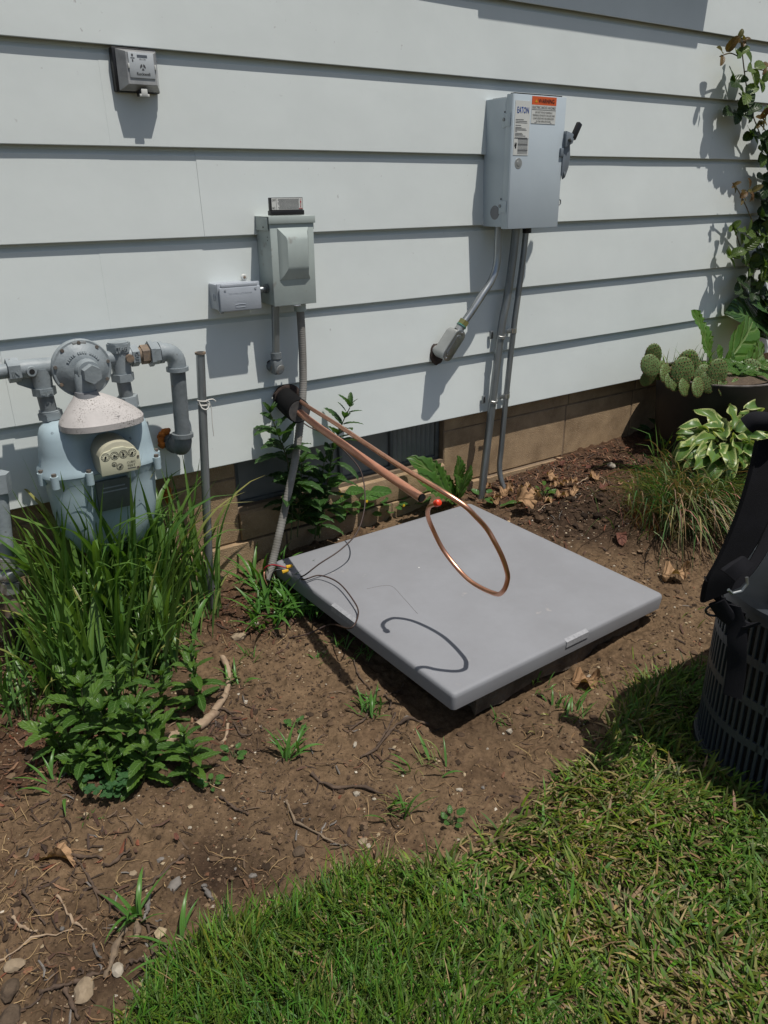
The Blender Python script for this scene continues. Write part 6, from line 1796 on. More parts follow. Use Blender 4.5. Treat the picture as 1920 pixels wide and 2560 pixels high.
low = thing('dandelion', 'low rosette of toothed dandelion leaves over the right side of the pot', 'weed', (2.9154, -0.3, 0.0473))
lr_ = random.Random(61)
for k in range(40):
    b = V((2.8393, -0.29, 0.041)) + V((lr_.uniform(-0.13, 0.17), lr_.uniform(-0.06, 0.06), 0.005))
    a = lr_.uniform(0, 6.28)
    piece('leaf', dandelion_mesh('leaf', 1.0, 0.34, k, lr_.uniform(.4, 1.2), 0.4), low, b, V((math.cos(a), math.sin(a) - .3, 0.5)), V((-0.2, -0.5, 0.8)), lr_.uniform(0.07, 0.12))
dk = thing('dock_plant', 'dark broad leaved plant in the shade behind the pot at the right edge', 'plant', (3.3842, -0.06, 0.0283))
for b, q, W in (((3.4434, -0.05, 0.1029), (3.0791, -0.08, 0.2678), 0.5), ((3.4574, -0.05, 0.06), (3.2367, -0.08, 0.1677), 0.5), ((3.4564, -0.05, 0.1426), (3.2357, -0.08, 0.2837), 0.5)):
    b, q = V(b), V(q)
    piece('leaf', leafmesh('leaf', 1.0, W, 'mintdark', 12, 3, curl=0.4, fold=0.2, wave=0.06, quilt=0.01), dk, b, q - b, V((0, -0.7, 0.8)), (q - b).length)

# rose against the wall
rs_ = thing('rose_bush', 'climbing rose with red young tips against the siding at the right edge', 'rose', (3.61, -0.039, -0.0885))
RY = -0.045
for pts in ([(3.359, -0.033, 0.6822), (3.2012, -0.036, 0.8376), (3.114, -0.036, 0.9099), (3.0345, -0.036, 0.9869), (2.9697, -0.036, 1.0836), (2.9054, -0.036, 1.2046)], [(2.9218, -0.036, 1.1476), (2.8516, -0.039, 1.1568), (2.7884, -0.041, 1.1419)], [(2.9574, -0.036, 1.1054), (3.0148, -0.039, 1.1163), (3.0814, -0.039, 1.1175)],
            [(3.5082, -0.03, 0.2577), (3.289, -0.036, 0.4561), (3.1432, -0.041, 0.5974), (3.0348, -0.044, 0.6889), (2.9728, -0.047, 0.7277)], [(3.5223, -0.03, 0.2161), (3.2667, -0.039, 0.4013), (3.122, -0.044, 0.4645), (3.0475, -0.047, 0.539), (3.0156, -0.047, 0.5627)], [(3.6464, -0.028, -0.1396), (3.4278, -0.028, 0.3427), (3.3209, -0.028, 0.718)],
            [(3.6306, -0.028, -0.093), (3.3745, -0.039, 0.1694), (3.2548, -0.041, 0.3168)], [(3.3057, -0.033, 0.8393), (3.1668, -0.044, 0.9028), (3.0912, -0.044, 0.9409)], [(3.3712, -0.033, 0.6461), (3.2122, -0.039, 0.6837)], [(3.3231, -0.033, 0.7879), (3.1612, -0.044, 0.8698)]):
    MB().tube(spline(pts, 5), 0.0022, 6).build('cane', 'cane', rs_, 0.9)
rr3 = random.Random(8)
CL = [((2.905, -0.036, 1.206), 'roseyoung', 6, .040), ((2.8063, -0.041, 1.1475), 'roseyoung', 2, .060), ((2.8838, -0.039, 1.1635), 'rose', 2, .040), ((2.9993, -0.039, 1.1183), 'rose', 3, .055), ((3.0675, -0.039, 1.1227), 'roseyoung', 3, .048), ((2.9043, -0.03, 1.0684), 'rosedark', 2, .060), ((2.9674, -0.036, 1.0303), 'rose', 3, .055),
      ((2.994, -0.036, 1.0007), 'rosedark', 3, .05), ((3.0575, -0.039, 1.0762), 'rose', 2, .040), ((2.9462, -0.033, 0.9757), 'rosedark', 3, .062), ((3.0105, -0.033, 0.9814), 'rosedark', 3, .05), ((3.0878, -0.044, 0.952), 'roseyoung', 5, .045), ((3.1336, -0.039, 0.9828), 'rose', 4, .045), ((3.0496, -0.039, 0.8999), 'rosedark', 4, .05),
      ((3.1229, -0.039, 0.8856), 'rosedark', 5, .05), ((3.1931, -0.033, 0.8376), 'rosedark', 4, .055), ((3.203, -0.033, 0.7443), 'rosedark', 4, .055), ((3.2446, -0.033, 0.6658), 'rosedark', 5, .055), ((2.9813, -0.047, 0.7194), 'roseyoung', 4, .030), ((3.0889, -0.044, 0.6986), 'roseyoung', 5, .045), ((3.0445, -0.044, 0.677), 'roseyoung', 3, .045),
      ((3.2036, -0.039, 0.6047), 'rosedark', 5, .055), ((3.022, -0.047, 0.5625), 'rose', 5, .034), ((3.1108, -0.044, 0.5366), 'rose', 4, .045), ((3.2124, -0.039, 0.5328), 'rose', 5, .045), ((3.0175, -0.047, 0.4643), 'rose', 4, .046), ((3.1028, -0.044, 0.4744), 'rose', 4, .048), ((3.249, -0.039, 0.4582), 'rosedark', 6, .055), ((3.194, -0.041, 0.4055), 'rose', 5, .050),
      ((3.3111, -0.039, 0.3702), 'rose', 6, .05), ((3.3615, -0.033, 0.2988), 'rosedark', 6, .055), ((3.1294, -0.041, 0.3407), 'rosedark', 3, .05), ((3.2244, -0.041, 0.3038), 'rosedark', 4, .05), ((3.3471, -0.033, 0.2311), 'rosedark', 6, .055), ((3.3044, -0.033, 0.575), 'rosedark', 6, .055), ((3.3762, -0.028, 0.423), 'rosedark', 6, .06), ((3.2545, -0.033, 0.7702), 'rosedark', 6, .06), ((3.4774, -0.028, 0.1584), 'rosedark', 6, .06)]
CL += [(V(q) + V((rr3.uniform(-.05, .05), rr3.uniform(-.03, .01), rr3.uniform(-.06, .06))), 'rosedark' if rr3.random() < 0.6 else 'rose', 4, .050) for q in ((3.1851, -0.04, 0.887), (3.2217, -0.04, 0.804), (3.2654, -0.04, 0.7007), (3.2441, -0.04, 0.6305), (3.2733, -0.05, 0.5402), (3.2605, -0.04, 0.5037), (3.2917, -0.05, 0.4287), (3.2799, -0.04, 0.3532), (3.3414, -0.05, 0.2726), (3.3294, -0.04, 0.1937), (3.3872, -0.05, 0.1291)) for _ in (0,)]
for c, m, n, s in CL:
    c = V(c)
    a0 = rr3.uniform(0, 6)
    n += 1
    for k in range(n):
        a = a0 + 2 * PI * k / max(n, 4) + rr3.uniform(-.4, .4)
        d = V((math.cos(a), -0.45 + rr3.uniform(-.3, .4), 0.75 * math.sin(a) - 0.1))
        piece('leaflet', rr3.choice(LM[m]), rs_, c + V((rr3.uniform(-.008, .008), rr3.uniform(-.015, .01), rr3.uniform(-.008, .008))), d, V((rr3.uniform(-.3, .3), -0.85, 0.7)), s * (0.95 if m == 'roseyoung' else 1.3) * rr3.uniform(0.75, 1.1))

# ------------------------------------------------------------------ ground
R = np.random.default_rng(5)

def lawn_edge(x):
    return -1.105 + 0.035 * np.sin(x * 5.1 + 0.6) + 0.07 * fbm(x, x * 0 + 3.3, 6.0, 3, 9) - 0.45 * np.clip(0.22 - x, 0, 1) + 0.05 * np.clip(x - 1.0, 0, 1)

def lawn_w(x, y):
    e = lawn_edge(x) + 0.05 * fbm(x, y, 14, 3, 31)
    return np.clip((e - y) / 0.05 + 0.5, 0, 1)

def relief(x, y):
    h = 0.016 * fbm(x, y, 3.2, 3, 1) + 0.016 * fbm(x, y, 13, 4, 2) + 0.009 * fbm(x, y, 48, 3, 3)
    rough = np.clip((fbm(x, y, 4.5, 3, 44) + 0.5) * 2.6 - 0.75, 0.1, 1.0)
    h = h + rough * (0.016 * np.abs(fbm(x, y, 62, 2, 4)) + 0.010 * np.abs(fbm(x, y, 115, 1, 6)))
    h = h + 0.006 * np.clip(fbm(x, y, 30, 2, 55) - 0.08, 0, 1) * 6
    h = h + 0.014 * lawn_w(x, y)
    # loose potting soil heaped behind the pad
    for cx, cy, r, a in ((HEAP[0] + 0.02, HEAP[1], 0.065, 0.070), (HEAP[0] - 0.10, HEAP[1] + 0.01, 0.055, 0.060), (HEAP[0] + 0.10, HEAP[1] - 0.07, 0.09, 0.03)):
        h = h + a * np.exp(-((x - cx) ** 2 + (y - cy) ** 2) / (r * r)) * (1 + 0.7 * fbm(x, y, 28, 3, 8))
    # soil stays below the pad
    u = ((x - 0.895) / 0.78)
    v = ((-0.115 - y) / 0.765)
    ins = np.clip(np.minimum(np.minimum(u, 1 - u), np.minimum(v, 1 - v)) / 0.06 + 0.35, 0, 1)
    h = h - 0.02 * ins - 0.02 * ins * np.clip(1 - v, 0, 1)
    near = np.clip(1 - np.abs(x) / 20, 0, 1) * np.clip(1 - np.abs(y) / 20, 0, 1)
    return h * near

HEAP = (1.9564, -0.327, -0.3226)

def axis(lo, a, b, hi, step):
    fine = list(np.arange(a, b, step))
    out, s, x = [], step, b
    while x < hi:
        out.append(x)
        s *= 1.35
        x += s
    out.append(hi)
    pre, s, x = [], step, a - step
    while x > lo:
        pre.append(x)
        s *= 1.35
        x -= s
    pre.append(lo)
    return np.array(pre[::-1] + fine + out)

gx = axis(-60, -0.15, 2.75, 60, 0.0045)
gy = np.concatenate([axis(-60, -2.2, -1.25, -1.25, 0.02)[:-1], np.arange(-1.25, 0.045, 0.0045)])
GXX, GYY = np.meshgrid(gx, gy, indexing='ij')
fx_, fy_ = GXX.ravel(), GYY.ravel()
gzv = gz(fx_, fy_) + relief(fx_, fy_)
nx_, ny_ = len(gx), len(gy)
ii, jj = np.meshgrid(np.arange(nx_ - 1), np.arange(ny_ - 1), indexing='ij')
q0 = (ii * ny_ + jj).ravel()
tri = np.concatenate([np.stack([q0, q0 + ny_, q0 + ny_ + 1], 1), np.stack([q0, q0 + ny_ + 1, q0 + 1], 1)])
# soil's own colours: dry dusty, damp, mulched, and thatch under the lawn
n1 = fbm(fx_, fy_, 2.3, 4, 61) + 0.5
n2 = fbm(fx_, fy_, 9, 4, 62) + 0.5
n3 = fbm(fx_, fy_, 48, 3, 63) + 0.5
dry, damp = np.array([0.134, 0.089, 0.052]), np.array([0.036, 0.024, 0.016])
mulch, thatch, pot_s = np.array([0.070, 0.040, 0.024]), np.array([0.085, 0.068, 0.033]), np.array([0.048, 0.031, 0.020])
def spot(p, r):
    return np.exp(-((fx_ - p[0]) ** 2 + (fy_ - p[1]) ** 2) / (r * r))
wd_ = np.clip((0.55 * n1 + 0.45 * n2 - 0.50) * 4.0, 0, 1) * 0.55
for p_, r_, a_ in (((0.3418, -0.9248, -0.4213), .09, .95), ((0.396, -0.9834, -0.4255), .07, .7), ((0.0952, -1.0087, -0.4262), .12, .7), ((0.2011, -0.8895, -0.4192), .07, .5), ((0.5908, -0.4936, -0.3959), .07, .5), ((0.4086, -0.727, -0.41), .08, .4), ((1.0162, -0.8925, -0.4154), .10, .4), ((0.5477, -0.9197, -0.421), .06, .35)):
    wd_ = np.maximum(wd_, a_ * spot(p_, r_) * (0.4 + 1.1 * n2))
for p_, r_ in (((0.728, -0.5415, -0.3979), .13), ((0.7623, -0.7944, -0.414), .10), ((0.8555, -0.9244, -0.421), .08), ((0.2151, -0.7418, -0.4102), .10), ((0.0773, -0.6513, -0.4048), .10), ((0.7071, -0.6867, -0.4071), .1)):
    wd_ = wd_ * (1 - 0.85 * spot(p_, r_))
wd_ = np.clip(wd_, 0, 1)[:, None]
C_ = dry * (1 - wd_) + damp * wd_
wm = np.clip(np.maximum(spot((0.7587, -0.1973, -0.377), .13), np.maximum(spot((0.128, -0.4179, -0.3907), .14), np.maximum(np.maximum(spot((2.241, -0.0887, -0.277), .34), spot((2.5884, -0.0489, -0.2595), .3)), spot((1.9621, -0.0739, -0.2957), .22)))) * 1.7 + (n2 - .5), 0, 1)[:, None]
C_ = C_ * (1 - wm) + mulch * wm
wp = np.clip(spot(HEAP, .20) * 1.8, 0, 1)[:, None]
C_ = C_ * (1 - wp) + pot_s * wp
wl_ = lawn_w(fx_, fy_)[:, None]
C_ = C_ * (1 - wl_) + thatch * wl_
C_ = C_ * (0.72 + 0.56 * n3)[:, None]
g = arrays('ground', np.stack([fx_, fy_, gzv], 1), tri, C_, 'soil')
g['kind'] = 'structure'

def gtop(x, y):
    x, y = np.atleast_1d(np.asarray(x, float)), np.atleast_1d(np.asarray(y, float))
    return gz(x, y) + relief(x, y)

def on(x, y, dz=0.0):
    return V((x, y, float(gtop(x, y)[0]) + dz))

# ------------------------------------------------------------------ lawn
def blades(N, xr, yr, keep, Lr, Wr, flat, dryp, seed, lush=False):
    r = np.random.default_rng(seed)
    x = r.uniform(*xr, N)
    y = r.uniform(*yr, N)
    k = keep(x, y, r)
    x, y = x[k], y[k]
    N = len(x)
    z = gtop(x, y) - 0.003
    clump = fbm(x, y, 7, 3, 71) + 0.5
    pat = fbm(x, y, 2.6, 3, 72) + 0.5
    L = r.uniform(*Lr, N) * (0.65 + 0.7 * clump)
    W = r.uniform(*Wr, N)
    az = 2 * PI * (fbm(x, y, 5, 2, 73) * 1.6) + r.normal(0, 1.25, N)
    lean = np.clip(r.normal(flat, 0.28, N), 0.05, 1.35)
    dryness = np.clip((pat - 0.42) * 2.5, 0, 1)
    dry = r.random(N) < (dryp * (0.35 + 1.6 * dryness))
    lean = np.where(dry, np.clip(lean + 0.35, 0, 1.45), lean)
    bend = r.uniform(0.2, 0.9, N)
    dx, dy = np.cos(az), np.sin(az)
    sx, sy = -dy, dx
    tw = r.uniform(-0.7, 0.7, N)
    co = np.zeros((N, 7, 3))
    a = lean
    px, pz = np.zeros(N), np.zeros(N)
    for l, (t, w) in enumerate(((0, .75), (.4, 1.0), (.75, .7))):
        if l:
            st_ = (t - (0, .4, .75)[l - 1]) * L
            px = px + st_ * np.sin(a)
            pz = pz + st_ * np.cos(a)
            a = a + bend * 0.5
        for s, c in ((-1, 0), (1, 1)):
            hw = W * w * 0.5 * s
            co[:, l * 2 + c, 0] = x + dx * px + sx * hw
            co[:, l * 2 + c, 1] = y + dy * px + sy * hw
            co[:, l * 2 + c, 2] = z + pz + hw * np.sin(tw) * 0.6
    px = px + .25 * L * np.sin(a)
    pz = pz + .25 * L * np.cos(a)
    co[:, 6, 0], co[:, 6, 1], co[:, 6, 2] = x + dx * px, y + dy * px, z + np.maximum(pz, 0.001)
    b0 = (np.arange(N) * 7)[:, None]
    t_ = np.array([[0, 1, 3], [0, 3, 2], [2, 3, 5], [2, 5, 4], [4, 5, 6]])
    tr = (b0[:, None] + t_[None]).reshape(-1, 3)
    v = r.uniform(0.5, 1.6, N)
    green = np.stack([0.058 + 0.100 * clump * r.random(N), 0.100 + 0.070 * r.random(N), 0.010 + 0.014 * r.random(N)], 1) * v[:, None]
    if lush:
        green *= np.array([0.78, 0.95, 0.9])
    straw = np.stack([0.28 + 0.12 * r.random(N), 0.215 + 0.09 * r.random(N), 0.105 + 0.04 * r.random(N)], 1) * r.uniform(0.5, 1.05, N)[:, None]
    c = np.where(dry[:, None], straw, green)
    return co.reshape(-1, 3), tr, np.repeat(c, 7, 0)

def in_ac(x, y):
    return (x > ACX - 0.01) & (y < ACY + 0.01) & (y > ACY - ACS - 0.01) & ~((x < ACX + ACR) & (y > ACY - ACR) & (np.hypot(x - ACX - ACR, y - ACY + ACR) > ACR + 0.008))

def keep1(x, y, r):
    w = lawn_w(x, y)
    return (r.random(len(x)) < w ** 1.5) & ~in_ac(x, y)

parts = []
parts.append(blades(98000, (-0.35, 2.1), (-2.15, -0.98), keep1, (0.026, 0.062), (0.0022, 0.0060), 0.85, 0.44, 1))
parts.append(blades(17000, (-0.25, 0.85), (-1.65, -1.05), lambda x, y, r: keep1(x, y, r) & (r.random(len(x)) < np.clip((0.72 - x) * 2.6, 0, 1)), (0.050, 0.090), (0.0017, 0.0032), 0.45, 0.05, 2, True))
parts.append(blades(26000, (-1.6, 3.6), (-3.2, -1.0), lambda x, y, r: keep1(x, y, r) & ((x < -0.3) | (x > 2.0) | (y < -2.1)), (0.035, 0.07), (0.0028, 0.005), 0.65, 0.25, 3))
parts.append(blades(9000, (-0.35, 2.2), (-1.30, -0.9), lambda x, y, r: (r.random(len(x)) < np.clip(lawn_w(x, y + 0.07) - lawn_w(x, y) * 0.5, 0, 1) * np.clip((fbm(x, y, 12, 2, 81) + 0.5) * 2 - 0.75, 0, 1) * 0.5) & ~in_ac(x, y), (0.03, 0.075), (0.0018, 0.0036), 0.9, 0.40, 4))
parts.append(blades(3600, (0.9, 2.0), (-1.15, -0.75), lambda x, y, r: (r.random(len(x)) < np.clip((-0.86 - y) * 4, 0, 1) * np.clip((x - 0.95) * 3, 0, 1) * np.clip((fbm(x, y, 10, 2, 83) + 0.5) * 3 - 1.25, 0, 1)) & ~in_ac(x, y) & ~((x < 1.72) & (y > -0.93)), (0.025, 0.06), (0.0018, 0.0034), 0.8, 0.45, 6))
off, cs, ts, ks = 0, [], [], []
for c, t, k in parts:
    cs.append(c)
    ts.append(t + off)
    ks.append(k)
    off += len(c)
lw_ = arrays('lawn_grass', np.concatenate(cs), np.concatenate(ts), np.concatenate(ks), 'lawn')
tag(lw_, 'trodden lawn of green and dry straw blades in the foreground', 'lawn', kind='stuff')

# ------------------------------------------------------------------ loose soil crumbs, bark, straw
bm_ = bmesh.new()
bmesh.ops.create_icosphere(bm_, subdivisions=1, radius=1)
IV = np.array([v.co[:] for v in bm_.verts])
IF = np.array([[v.index for v in f.verts] for f in bm_.faces])
bm_.free()

def crumbs(name, N, xr, yr, size, colours, weights, keep, seed, flat=0.65, sink=0.35):
    r = np.random.default_rng(seed)
    x, y = r.uniform(*xr, N), r.uniform(*yr, N)
    k = keep(x, y, r)
    x, y = x[k], y[k]
    N = len(x)
    s = size[0] * (size[1] / size[0]) ** (r.random(N) ** 2.6)
    z = gtop(x, y) + s * flat * (0.5 - sink)
    n = len(IV)
    v = IV[None] * (1 + r.uniform(-0.28, 0.28, (N, n, 1)))
    v = v * (s[:, None, None] * np.stack([r.uniform(.75, 1.3, N), r.uniform(.75, 1.3, N), np.full(N, flat) * r.uniform(.7, 1.2, N)], 1)[:, None, :])
    a = r.uniform(0, 2 * PI, N)
    ca, sa = np.cos(a)[:, None], np.sin(a)[:, None]
    vx, vy = v[:, :, 0] * ca - v[:, :, 1] * sa, v[:, :, 0] * sa + v[:, :, 1] * ca
    co = np.stack([vx + x[:, None], vy + y[:, None], v[:, :, 2] + z[:, None]], 2).reshape(-1, 3)
    tr = (np.arange(N) * n)[:, None, None] + IF[None]
    ci = r.choice(len(colours), N, p=np.array(weights) / sum(weights))
    c = np.array(colours)[ci] * r.uniform(0.7, 1.3, N)[:, None]
    o = arrays(name, co, tr.reshape(-1, 3), np.repeat(c, n, 0), 'bits', False)
    return tag(o, None, None, kind='stuff')

bare = lambda x, y, r: (lawn_w(x, y) < 0.4) & ~((x > 0.9) & (x < 1.67) & (y < -0.12) & (y > -0.88))
SOILC = [(.122, .080, .050), (.078, .051, .033), (.040, .027, .018), (.175, .12, .075), (.32, .25, .16), (.17, .085, .05), (.46, .41, .33)]
tag(crumbs('soil_crumbs', 5200, (-0.2, 2.6), (-1.35, 0.02), (0.0028, 0.0105), SOILC, [38, 26, 18, 8, 3.5, 2, 0.8], lambda x, y, r: bare(x, y, r) & (r.random(len(x)) < 0.25 + np.clip((fbm(x, y, 5, 3, 91) + 0.5) * 1.6 - 0.35, 0, 1)), 11),
    'loose crumbs of brown soil and fine grit over the bare bed', 'soil')
IVs, IFs = IV, IF
IV = np.array([(1, 0, 0), (-1, 0, 0), (0, 1, 0), (0, -1, 0), (0, 0, 1), (0, 0, -1)], float)
IF = np.array([(0, 2, 4), (2, 1, 4), (1, 3, 4), (3, 0, 4), (2, 0, 5), (1, 2, 5), (3, 1, 5), (0, 3, 5)])
tag(crumbs('soil_grit', 90000, (-0.2, 2.6), (-1.35, 0.02), (0.0013, 0.0046), SOILC, [36, 28, 22, 9, 4, 2, 1.0], lambda x, y, r: bare(x, y, r) & (r.random(len(x)) < 0.18 + np.clip((fbm(x, y, 6, 3, 93) + 0.5) * 2.2 - 0.65, 0, 1)), 14),
    'fine gritty soil grains over the bare bed', 'soil')
IV, IF = IVs, IFs
tag(crumbs('potting_clumps', 1500, (HEAP[0] - 0.30, HEAP[0] + 0.28), (HEAP[1] - 0.20, HEAP[1] + 0.14), (0.003, 0.017), [(.045, .029, .018), (.07, .045, .028), (.03, .02, .014)], [4, 3, 2], lambda x, y, r: bare(x, y, r) & (r.random(len(x)) < np.exp(-((x - HEAP[0] + 0.02) ** 2 + (y - HEAP[1]) ** 2) / 0.014)), 17, 0.85),
    'dark clumpy potting soil dumped behind the pad', 'soil')
tag(crumbs('perlite', 700, (HEAP[0] - 0.35, HEAP[0] + 0.32), (HEAP[1] - 0.30, HEAP[1] + 0.16), (0.001, 0.0034), [(.62, .58, .50), (.5, .42, .3)], [3, 1], lambda x, y, r: bare(x, y, r) & (r.random(len(x)) < np.exp(-((x - HEAP[0]) ** 2 + (y - HEAP[1] + 0.03) ** 2) / 0.02)), 12, 0.9),
    'white perlite grains in the dark potting soil behind the pad', 'perlite')

def sticks(name, N, xr, yr, keep, Lr, Wr, colours, weights, seed, curl=0.6, lift=0.004, flat=0.5, seg=4, tilt=0.15):
    r = np.random.default_rng(seed)
    x, y = r.uniform(*xr, N), r.uniform(*yr, N)
    k = keep(x, y, r)
    x, y = x[k], y[k]
    N = len(x)
    L, W = r.uniform(*Lr, N) * r.uniform(0.5, 1, N), r.uniform(*Wr, N)
    az = r.uniform(0, 2 * PI, N)
    kr = r.normal(0, curl, N)
    tl = r.normal(0, tilt, N)
    P = np.zeros((N, seg + 1, 3))
    ax_, ay_ = x.copy(), y.copy()
    for i in range(seg + 1):
        P[:, i, 0], P[:, i, 1] = ax_, ay_
        P[:, i, 2] = gtop(ax_, ay_) + lift * r.uniform(0.3, 1.2, N) + np.abs(tl) * L * i / seg
        a = az + kr * i / seg * 2
        ax_ = ax_ + np.cos(a) * L / seg
        ay_ = ay_ + np.sin(a) * L / seg
    sx, sy = -np.sin(az + kr), np.cos(az + kr)
    w = (W / 2)[:, None]
    ring = []
    tap = np.array([0.75] + [1.0] * (seg - 1) + [0.6])[None]
    for cx, cz in ((-1, 0), (0, flat), (1, 0)):
        ring.append(np.stack([P[:, :, 0] + sx[:, None] * w * cx * tap, P[:, :, 1] + sy[:, None] * w * cx * tap, P[:, :, 2] + w * 2 * cz * tap - 0.0003], 2))
    co = np.stack(ring, 2)                              # N, seg+1, 3, 3
    nv = (seg + 1) * 3
    t_ = []
    for i in range(seg):
        for j in range(3):
            a0, a1 = i * 3 + j, i * 3 + (j + 1) % 3
            t_ += [(a0, a1, a1 + 3), (a0, a1 + 3, a0 + 3)]
    t_ += [(0, 2, 1), (seg * 3, seg * 3 + 1, seg * 3 + 2)]
    tr = (np.arange(N) * nv)[:, None, None] + np.array(t_)[None]
    ci = r.choice(len(colours), N, p=np.array(weights) / sum(weights))
    c = np.array(colours)[ci] * r.uniform(0.65, 1.3, N)[:, None]
    o = arrays(name, co.reshape(-1, 3), tr.reshape(-1, 3), np.repeat(c, nv, 0), 'bits', False)
    o['kind'] = 'stuff'
    return o

def near(ps, wide):
    def f(x, y, r):
        w = np.zeros(len(x))
        for p_, r_, a_ in ps:
            w = np.maximum(w, a_ * np.exp(-((x - p_[0]) ** 2 + (y - p_[1]) ** 2) / (r_ * r_)))
        return bare(x, y, r) & (r.random(len(x)) < w + wide)
    return f

tag(sticks('bark_mulch', 17000, (-0.1, 3.0), (-1.1, 0.02), near([((0.7587, -0.1973, -0.377), .12, .9), ((0.128, -0.4179, -0.3907), .13, .9), ((0.1597, -0.1756, -0.3762), .12, .8), ((0.0894, -0.8373, -0.4164), .12, .25), ((2.241, -0.0887, -0.277), .30, 1.0), ((1.9475, -0.0648, -0.2952), .20, 1.0), ((2.3936, -0.1399, -0.275), .2, .9), ((0.513, -0.5616, -0.3992), .09, .5), ((1.6612, -0.2747, -0.3306), .12, .5)], .025), (0.012, 0.042), (0.0022, 0.0075), [(.13, .065, .04), (.085, .05, .036), (.055, .038, .03), (.20, .115, .07), (.16, .06, .035)], [4, 4, 3, 2, 1.3], 21, 0.25, 0.004, 0.22, 2, 0.12),
    'dark brown shredded bark mulch along the foot of the wall', 'mulch')
tag(sticks('dry_straw', 7500, (-0.15, 2.3), (-1.35, -0.2), near([((0.0697, -0.824, -0.4158), .2, .6), ((0.0332, -0.9491, -0.4231), .14, .8), ((0.1358, -0.9707, -0.4239), .12, .7), ((0.4371, -1.0115, -0.4262), .12, .8), ((0.3638, -1.0486, -0.426), .08, .8), ((0.5051, -1.0593, -0.4263), .07, .9), ((0.6731, -1.0246, -0.4254), .07, .9), ((0.824, -1.0396, -0.4257), .07, .7), ((1.0206, -1.0376, -0.4235), .07, .7), ((0.2507, -1.0596, -0.426), .08, .7), ((0.6051, -0.9972, -0.4262), .1, .7), ((1.3486, -0.8527, -0.4018), .14, .8), ((1.1776, -0.8456, -0.4066), .10, .5), ((1.5282, -0.7864, -0.3873), .1, .5), ((0.0652, -0.7066, -0.4081), .12, .5), ((0.4373, -0.776, -0.4126), .1, .25), ((2.1278, -0.1466, -0.2919), .08, .6)], .035), (0.02, 0.075), (0.0007, 0.0017), [(.36, .25, .13), (.27, .18, .09), (.20, .12, .065), (.13, .075, .045)], [4, 4, 3, 2], 22, 1.1, 0.005, 0.4, 6, 0.1),
    'scattered dry straw and thin roots over the soil', 'straw')
tag(sticks('twig_litter', 6500, (-0.15, 2.4), (-1.3, -0.1), near([((0.0631, -0.8201, -0.4151), .22, .7), ((0.1297, -1.0148, -0.4253), .2, .6), ((0.1136, -0.5643, -0.4), .12, .6), ((0.5366, -0.8841, -0.4191), .14, .6), ((0.5482, -0.5842, -0.4007), .10, .6), ((0.1355, -0.8687, -0.4173), .15, .6), ((0.1833, -1.033, -0.4252), .1, .6), ((0.8217, -0.7994, -0.4127), .1, .4)], .05), (0.012, 0.05), (0.0014, 0.0042), [(.10, .066, .045), (.06, .043, .033), (.15, .105, .07), (.17, .155, .14)], [4, 4, 2, 1], 23, 0.4, 0.004, 0.5, 3, 0.1),
    'short broken twigs and wood scraps scattered over the bare soil', 'twig litter')

# ------------------------------------------------------------------ single twigs, roots, stones, leaves
srn = random.Random(19)
def twig(label, pts, r, m='twig', name='twig', lift=None):
    path = []
    pp = spline([V(p) for p in pts], 6)
    for i, q in enumerate(pp):
        w = on(q.x, q.y, r * 0.7 + (lift or 0.003))
        path.append(w + V((srn.uniform(-1, 1) * 0.0016, srn.uniform(-1, 1) * 0.0016, 0)))
    n = len(path)
    mb = MB().tube(path, [r * (0.75 + 0.35 * math.sin(2.2 + i * 0.9)) * (1 - 0.45 * i / n) + r * 0.2 for i in range(n)], 7)
    return tag(mb.build(name, m, None, 0.9), label, name.replace('_', ' '))

twig('long dark curved root running from the pad shadow over the soil', [(0.9032, -0.8214, -0.4119), (0.8593, -0.7939, -0.4115), (0.8199, -0.7948, -0.4125), (0.7669, -0.8236, -0.4155), (0.7101, -0.834, -0.4162)], 0.0040)
twig('thin straight twig beside the long curved root', [(0.8536, -0.7596, -0.4091), (0.8074, -0.7921, -0.4123), (0.7653, -0.8192, -0.4153)], 0.0026)
twig('pale tipped stick lying below the middle of the soil bed', [(0.5201, -0.8554, -0.4166), (0.5117, -0.9099, -0.4201), (0.5333, -0.966, -0.4238), (0.5532, -1.0121, -0.4259)], 0.0030, 'twigpale')
twig('dark wavy root across the middle of the soil', [(0.5952, -0.8253, -0.4155), (0.6184, -0.8772, -0.418), (0.6676, -0.9056, -0.4201), (0.688, -0.9512, -0.4228)], 0.0042)
twig('thin root running down from the pad edge', [(0.8841, -0.5354, -0.3909), (0.8619, -0.5921, -0.3975), (0.858, -0.6536, -0.4014)], 0.0024)
twig('dark root near the spreading grass tuft', [(0.7388, -0.7435, -0.4109), (0.7827, -0.7336, -0.4095), (0.832, -0.696, -0.4052)], 0.0030)
twig('short root at the right of the long root near the pad', [(0.871, -0.6936, -0.4033), (0.8691, -0.7215, -0.4057), (0.8537, -0.7399, -0.4076)], 0.0030)
twig('thin twig reaching from the pad shadow to the lower left', [(0.9478, -0.6655, -0.3983), (0.913, -0.6848, -0.4009), (0.871, -0.6936, -0.4033)], 0.0020)
twig('dark twig at the foot of the mint on the right', [(0.4163, -0.7707, -0.4119), (0.4263, -0.8144, -0.4149), (0.4418, -0.8484, -0.4166)], 0.0032)
twig('dark root among the roots right of the pale root', [(0.5073, -0.5125, -0.3964), (0.5351, -0.5371, -0.3982), (0.5381, -0.5685, -0.3995)], 0.0030)
twig('short dark root below the roots by the pale root', [(0.5259, -0.5948, -0.4013), (0.5312, -0.6284, -0.4035), (0.5503, -0.6369, -0.4044)], 0.0030)
